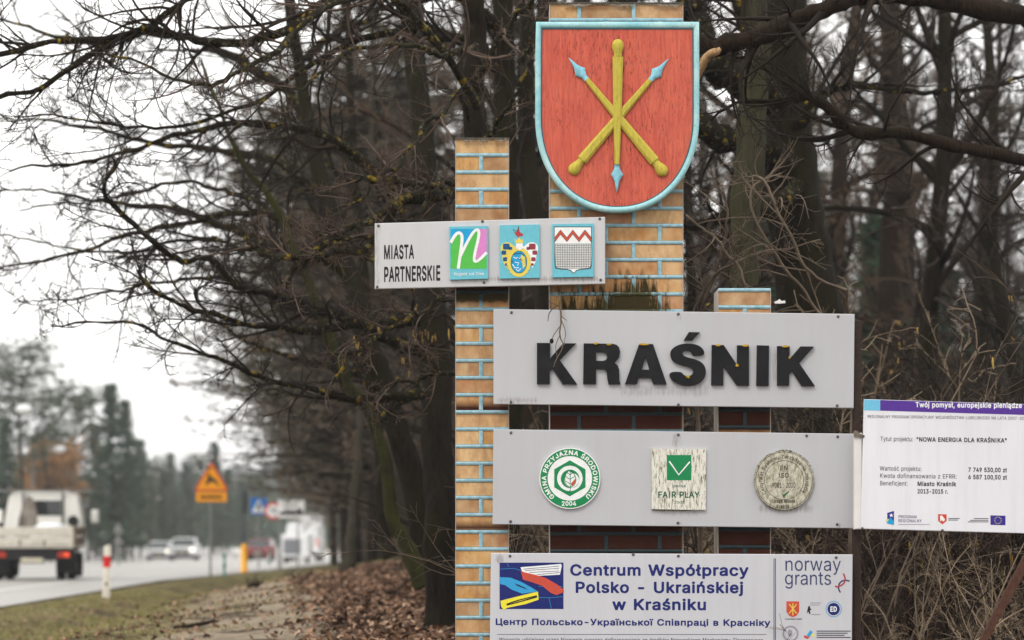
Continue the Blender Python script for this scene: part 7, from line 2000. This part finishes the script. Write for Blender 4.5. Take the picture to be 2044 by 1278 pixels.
# white van
van = empty("white_van", (0, 0, 0), "big white van seen from behind at the foot of the wood", "van")
v_ = MB().prism([(-1.0, 0.35), (1.0, 0.35), (1.03, 1.2), (0.98, 2.1), (0.85, 2.42), (0.5, 2.5), (-0.5, 2.5), (-0.85, 2.42), (-0.98, 2.1), (-1.03, 1.2)], 0, 5.2)
v_.build("body", M["carwhite"], van)
for sx in (-1, 1):
    MB().bbox(sx * 0.47 - 0.44, sx * 0.47 + 0.44, -0.03, 0.0, 0.6, 2.2, 0.02).build("rear_door", M["carwhite"], van)
    MB().bbox(sx * 0.93 - 0.06, sx * 0.93 + 0.06, -0.02, 0.02, 0.95, 1.4, 0.01).build("tail_light", M["tail"], van)
    for y in (1.0, 4.2):
        wheel(sx * 0.88, y, 0.34, 0.22, van)
MB().bbox(-0.98, 0.98, -0.05, 0.02, 0.35, 0.55, 0.02).build("bumper", M["blackplastic"], van)
van.location = (at(603, 150), 150, float(zroad(150)))
van3 = copy_tree(van)
van3.location = (at(618, 235), 235, float(zroad(235)) + 1.3)
tag(van3, "farthest white van glinting at the wood's edge above the near van", "van")

# low pale wall / guard rail across the far road
g_ = empty("guard_rail", (at(520, 190), 190, float(zroad(190))), "pale guard rail beyond the yellow bollard", "barrier")
for i in range(9):
    x = at(470, 190) + i * 0.72
    MB().box(x - 0.05, x + 0.05, 190.05, 190.12, float(zroad(190)) - 0.1, float(zroad(190)) + 0.75).build("post", M["zinc"], g_)
MB().bbox(at(465, 190), at(615, 190), 189.97, 190.05, float(zroad(190)) + 0.45, float(zroad(190)) + 0.8, 0.02).build("rail", M["truck_white"], g_)

# deer warning sign
M["signyellow"] = plain("sign_yellow_orange", srgb(242, 158, 8), 0.45, 0.3, 0.04)
M["signred"] = plain("sign_red", srgb(214, 62, 30), 0.45, 0.3, 0.04)
M["signwhite"] = plain("sign_white", srgb(236, 236, 236), 0.45, 0.3, 0.04)
M["signblue"] = plain("sign_blue", srgb(18, 110, 190), 0.45, 0.3, 0.04)
M["signblack"] = plain("sign_black", (0.012, 0.012, 0.012, 1), 0.5)


def post(x, y, z1, r=0.03, parent=None, name="post", mat="zinc"):
    z0 = float(zg(x, y)) - 0.2
    return MB().rod((x, y, z0), (x, y, z1), r, n=10).build(name, M[mat], parent)


def sflat(name, pts, Y, mat, parent, th=0.0):
    return flat(name, [pts] if not isinstance(pts[0], list) else pts, Y, M[mat], parent, th)


Yd = 68.0
ds = empty("deer_warning_sign", (at(420, Yd), Yd, 0), "yellow triangle warning sign with a leaping deer over a small yellow plate", "road sign")
post(at(420, Yd), Yd, wz(925, Yd), 0.032, ds)


def roundtri(cx, y0, y1, hw, r):
    pts = []
    for (x, y, a) in ((cx, y0 + r * 1.2, -90), (cx + hw - r, y1 - r, 30), (cx - hw + r, y1 - r, 150)):
        pts += [(x + r * math.cos(math.radians(a + t)), y + r * math.sin(math.radians(a + t))) for t in (-55, -25, 0, 25, 55)]
    return pts


sflat("rim", roundtri(422, 924, 980.5, 32.5, 4), Yd - 0.05, "signred", ds, 0.015)
sflat("face", roundtri(422, 930, 977.5, 28, 2.5), Yd - 0.060, "signyellow", ds)
deer = [(416, 943), (417.5, 948), (419, 950), (418.5, 944), (420.5, 950), (422, 953), (428, 956), (433, 960), (435, 965), (438, 972), (435.5, 970), (431, 965), (427, 963), (423, 962), (419, 963), (412, 969), (410, 967), (415, 961), (411, 963), (409, 961), (415, 957), (415.5, 953), (412.5, 952), (413.5, 949), (415, 947)]
sflat("deer", deer, Yd - 0.064, "signblack", ds)
sflat("plate", [(391.5, 982), (453, 982), (453, 1002), (391.5, 1002)], Yd - 0.05, "signyellow", ds, 0.015)
[sflat("lettering", [(400 + i * 5.4, 990 + (i % 2) * 1.2), (404.2 + i * 5.4, 988.5), (404.4 + i * 5.4, 995), (400.2 + i * 5.4, 995.5)], Yd - 0.062, "signblack", ds) for i in range(8)]

Yb = 96.0
bs = empty("pedestrian_crossing_sign", (at(516, Yb), Yb, 0), "blue square pedestrian crossing sign", "road sign")
post(at(516, Yb), Yb, wz(996, Yb), 0.035, bs)
sflat("panel", [(500, 994), (533, 994), (533, 1027), (500, 1027)], Yb - 0.05, "signblue", bs, 0.02)
sflat("white_triangle", [(516.5, 997), (530.5, 1023), (502.5, 1023)], Yb - 0.062, "signwhite", bs)
man = [(517, 1003), (519, 1004), (519, 1006.5), (522, 1011), (520.5, 1012), (519, 1010), (519, 1014), (522.5, 1021), (520, 1021), (516.5, 1015), (513, 1021), (510.5, 1021), (514.5, 1013), (514.5, 1010), (511.5, 1012), (511, 1010), (515, 1007)]
sflat("walking_figure", man, Yb - 0.066, "signblack", bs)

Yc = 90.0
ss = empty("speed_limit_sign", (at(544, Yc), Yc, 0), "round white sign with a red ring and the number 70", "road sign")
post(at(556, Yc), Yc + 0.06, wz(1000, Yc), 0.03, ss)
flat("ring", [circ(545, 1020, 16.5, 36)], Yc - 0.05, M["signred"], ss, 0.015)
flat("face", [circ(545, 1020, 12.5, 36)], Yc - 0.0595, M["signwhite"], ss)
text("70", 545.5, 1026, 12, 17, "b", 0, Yc - 0.063, "greytext", ss, "c")

Ye = 88.0
ts = empty("built_up_area_sign", (at(581, Ye), Ye, 0), "white rectangular sign with a black town skyline silhouette", "road sign")
for px in (560, 594):
    post(at(px, Ye), Ye + 0.04, wz(1002, Ye), 0.03, ts)
sflat("panel", [(555, 998), (608, 998), (608, 1034), (555, 1034)], Ye - 0.05, "signwhite", ts, 0.02)
sil = [(558, 1028), (558, 1023), (562, 1021), (562, 1019), (566, 1022), (570, 1022), (570, 1018), (573, 1014), (576, 1018), (576, 1021), (582, 1021), (582, 1018), (588, 1018), (588, 1021), (593, 1021), (593, 1015), (596, 1012), (598, 1016), (602, 1018), (605, 1022), (605, 1028)]
sflat("skyline_silhouette", sil, Ye - 0.062, "signblack", ts)

# dark advertising pennant on a post
Yf = 92.0
fp = empty("narrow_pennant", (at(489, Yf), Yf, 0), "narrow dark purple pennant on a thin post left of the blue sign", "flag")
post(at(487, Yf), Yf, wz(976, Yf), 0.025, fp)
sflat("cloth", [(488, 978), (493, 984), (494, 1005), (492, 1022), (486, 1028), (484.5, 1016), (486, 1000)], Yf - 0.03, "blackplastic", fp, 0.02)
fp.children[-1].data.materials.clear()
fp.children[-1].data.materials.append(plain("pennant_cloth", srgb(62, 56, 92), 0.8))

# yellow bollard
Yy = 82.0
zb = wz(1144, Yy)
yb = MB().lathe([(0.10, -0.1), (0.15, 0.0), (0.15, 0.09), (0.115, 0.10), (0.115, 0.86), (0.10, 0.93), (0.06, 0.975), (0.0, 0.99)], (at(487.5, Yy), Yy, zb), 20).build("yellow_bollard", plain("bollard_yellow", srgb(246, 176, 10), 0.4, 0.4, 0.05), None, None, True)
tag(yb, "fat yellow bollard with a domed top at the road", "bollard")


def teal_post(px, D, y0, y1, lab):
    x = at(px, D)
    r_ = empty("guide_post", (x, D, wz(y1, D)), lab, "post")
    z0, z1 = wz(y1, D), wz(y0, D)
    h = z1 - z0
    MB().rod((x, D, z0 - 0.1), (x, D, z1), 0.035, 0.03, 10).build("shaft", M["signwhite"] if "white" in lab else M["tealgreen"], r_)
    MB().rod((x, D, z0 + h * 0.0), (x, D, z0 + h * 0.14), 0.10, 0.06, 10).build("foot", M["tealgreen"], r_)
    MB().rod((x, D, z0 + h * 0.44), (x, D, z0 + h * 0.56), 0.055, 0.055, 10).build("band", M["tealgreen"], r_)
    MB().rod((x, D, z0 + h * 0.85), (x, D, z0 + h * 0.97), 0.05, 0.05, 10).build("band", M["tealgreen"], r_)


M["tealgreen"] = plain("post_green", srgb(34, 122, 104), 0.5)
teal_post(448, 70, 1104, 1156, "thin green post between the deer sign and the yellow bollard")
teal_post(537, 86, 1098, 1146, "thin white post with green bands below the blue sign")

# red and white delineator
Yw = 46.0
dl = empty("delineator_post", (at(213, Yw), Yw, wz(1196, Yw)), "white roadside post with a red band near the top", "post")
xw, zw0, zw1 = at(212, Yw), wz(1200, Yw), wz(1088, Yw)
h = zw1 - zw0
lean = 0.03


def seg(z0, z1, mat, name, g=0.0):
    w0, w1 = 0.075 + g, 0.068 + g
    x0, x1 = xw + lean * (z0 - zw0) / h, xw + lean * (z1 - zw0) / h
    b_ = MB().add([(x0 - w0, Yw - 0.045 - g, z0), (x0, Yw - 0.065 - g, z0), (x0 + w0, Yw - 0.045 - g, z0), (x0 + w0 * 0.7, Yw + 0.05 + g, z0), (x0 - w0 * 0.7, Yw + 0.05 + g, z0),
                   (x1 - w1, Yw - 0.045 - g, z1 - (0.03 if name == "head" else 0)), (x1, Yw - 0.065 - g, z1), (x1 + w1, Yw - 0.045 - g, z1), (x1 + w1 * 0.7, Yw + 0.05 + g, z1), (x1 - w1 * 0.7, Yw + 0.05 + g, z1 - (0.03 if name == "head" else 0))],
                  [(4, 3, 2, 1, 0), (5, 6, 7, 8, 9)] + [(i, (i + 1) % 5, (i + 1) % 5 + 5, i + 5) for i in range(5)])
    return b_.build(name, mat, dl)


pw = plain("delineator_white", srgb(222, 216, 204), 0.5, 0.3, 0.12, 9)
seg(zw0, zw0 + h * 0.60, pw, "shaft")
seg(zw0 + h * 0.602, zw0 + h * 0.80, plain("delineator_red", srgb(206, 36, 34), 0.4), "red_band")
seg(zw0 + h * 0.802, zw1, pw, "head")
MB().box(xw - 0.01, xw + 0.025, Yw - 0.071, Yw - 0.058, zw0 + 0.30, zw0 + 0.36).build("number_mark", M["signblack"], dl)

# backs of signs far left
Yg = 112.0
bk = empty("sign_seen_from_behind", (at(236, Yg), Yg, 0), "grey pair of signs seen from behind across the road", "road sign")
post(at(236, Yg), Yg, wz(1046, Yg), 0.04, bk)
for y0 in (1043, 1066):
    sflat("back", [(236, y0), (247, y0 + 20), (225, y0 + 20)], Yg + 0.05, "zinc", bk, 0.02)

# street lamps along the left side
M["lamp_head"] = plain("lamp_head_white", srgb(236, 238, 240), 0.3, 0.5, 0.02)


def lamp(px, py, D, lab, flip=1):
    x, y, z = P(px, py, D)
    z0 = float(zg(x - 1.6 * flip, D))
    r_ = empty("street_lamp", (x - 1.6 * flip, D, z0), lab, "street lamp", "street lamps receding along the road")
    MB().rod((x - 1.6 * flip, D, z0 - 0.3), (x - 1.6 * flip, D, z - 0.35), 0.12, 0.07, 10).build("pole", M["zinc"], r_)
    MB().rod((x - 1.6 * flip, D, z - 0.36), (x - 0.3 * flip, D, z), 0.045, 0.035, 8).build("arm", M["zinc"], r_)
    MB().lathe([(0.0, -0.34), (0.12, -0.3), (0.21, -0.1), (0.23, 0.12), (0.16, 0.34), (0.05, 0.42)], (x, D, z), 12, "x").build("lamp_head", M["lamp_head"], r_, None, True)
    return r_


for px, py, D in ((46, 817, 110), (117, 897, 150), (179, 922, 178), (233, 952, 206), (275, 969, 235)):
    lamp(px, py, D, "pale street lamp in the row climbing the left side of the road")
for px, py, D in ((317, 993, 265), (340, 992, 268), (344, 1006, 300), (368, 999, 285), (450, 1010, 300), (470, 1014, 320)):
    lamp(px, py, D, "tiny pale street lamp in the far cluster behind the deer sign", 1)

# far wooded hills
q = N("far_wood")
n1 = q.noise(q.coords(), 0.12, 6, 0.7)
q.col(q.ramp(n1, [(0.35, (0.03, 0.04, 0.035, 1)), (0.65, (0.08, 0.085, 0.07, 1))]))
M["farwood"] = q.rough(1.0, 0.0)
rh = np.random.default_rng(77)
for nm, Y0, top, x0, x1, seed in (("hill", 520, 12.5, -190, 60, 1), ("hill", 700, 19, -330, 160, 2)):
    xs_ = np.arange(x0, x1, 1.6)
    ridge = top + 3.0 * np.sin(xs_ * 0.018 + seed) + 1.5 * np.sin(xs_ * 0.05 + seed * 2) + rh.normal(0, 0.8, len(xs_)) + 1.0 * np.sin(xs_ * 1.9)
    ysl = np.linspace(0, 1, 14)
    v_ = np.array([(x, Y0 + 90 * s, 0.2 + (h_ - 0.2) * math.sin(s * math.pi / 2) ** 0.8 + (rh.normal(0, 0.7) if 0 < s else 0)) for s in ysl for x, h_ in zip(xs_, ridge)])
    nx = len(xs_)
    i = (np.arange(13)[:, None] * nx + np.arange(nx - 1)[None, :]).reshape(-1)
    tag(obj(nm, mesh(nm, v_, np.stack([i, i + 1, i + nx + 1, i + nx], 1), M["farwood"])), kind="structure")
# distant evergreens on and below the hills: one mass
pts = []
for k in range(900):
    Y = rh.uniform(300, 600)
    px = rh.uniform(230, 760)
    pts.append(((px - CX) / F * Y, Y))
pts = np.array(pts)
V, Fc = [], []
k = 0
for X, Y in pts:
    hh = rh.uniform(6, 11) + 0.012 * (Y - 300)
    z0 = float(zg(X, Y)) - 1
    w = hh * rh.uniform(0.16, 0.26)
    for t in range(16):
        f = rh.random() ** 0.8
        a = rh.uniform(0, 6.283)
        rr2 = w * (1 - f) + 0.15
        zc = z0 + hh * f
        for s in range(2):
            a2 = a + rh.uniform(-0.8, 0.8)
            V += [(X, Y, zc + hh * 0.09), (X + rr2 * math.cos(a), Y + rr2 * math.sin(a), zc - hh * 0.05), (X + rr2 * math.cos(a2 + 0.5), Y + rr2 * math.sin(a2 + 0.5), zc - hh * 0.03)]
            Fc.append((k, k + 1, k + 2))
            k += 3
tag(obj("distant_forest", mesh("distant_forest", V, np.array(Fc), M["needle_green"])), kind="stuff")

# ------------------------------------------------------------------ haze
hz = bpy.data.materials.new("haze_air")
hz.use_nodes = True
nt = hz.node_tree
nt.nodes.clear()
out = nt.nodes.new("ShaderNodeOutputMaterial")
pv = nt.nodes.new("ShaderNodeVolumePrincipled")
pv.inputs["Color"].default_value = (0.95, 0.97, 1.0, 1)
pv.inputs["Density"].default_value = HAZE
pv.inputs["Anisotropy"].default_value = 0.2
nt.links.new(pv.outputs[0], out.inputs["Volume"])
if HAZE > 0:
    hb = MB().box(-725, 725, -305, 855, -3, 27).build("haze", hz)
    tag(hb, kind="stuff")
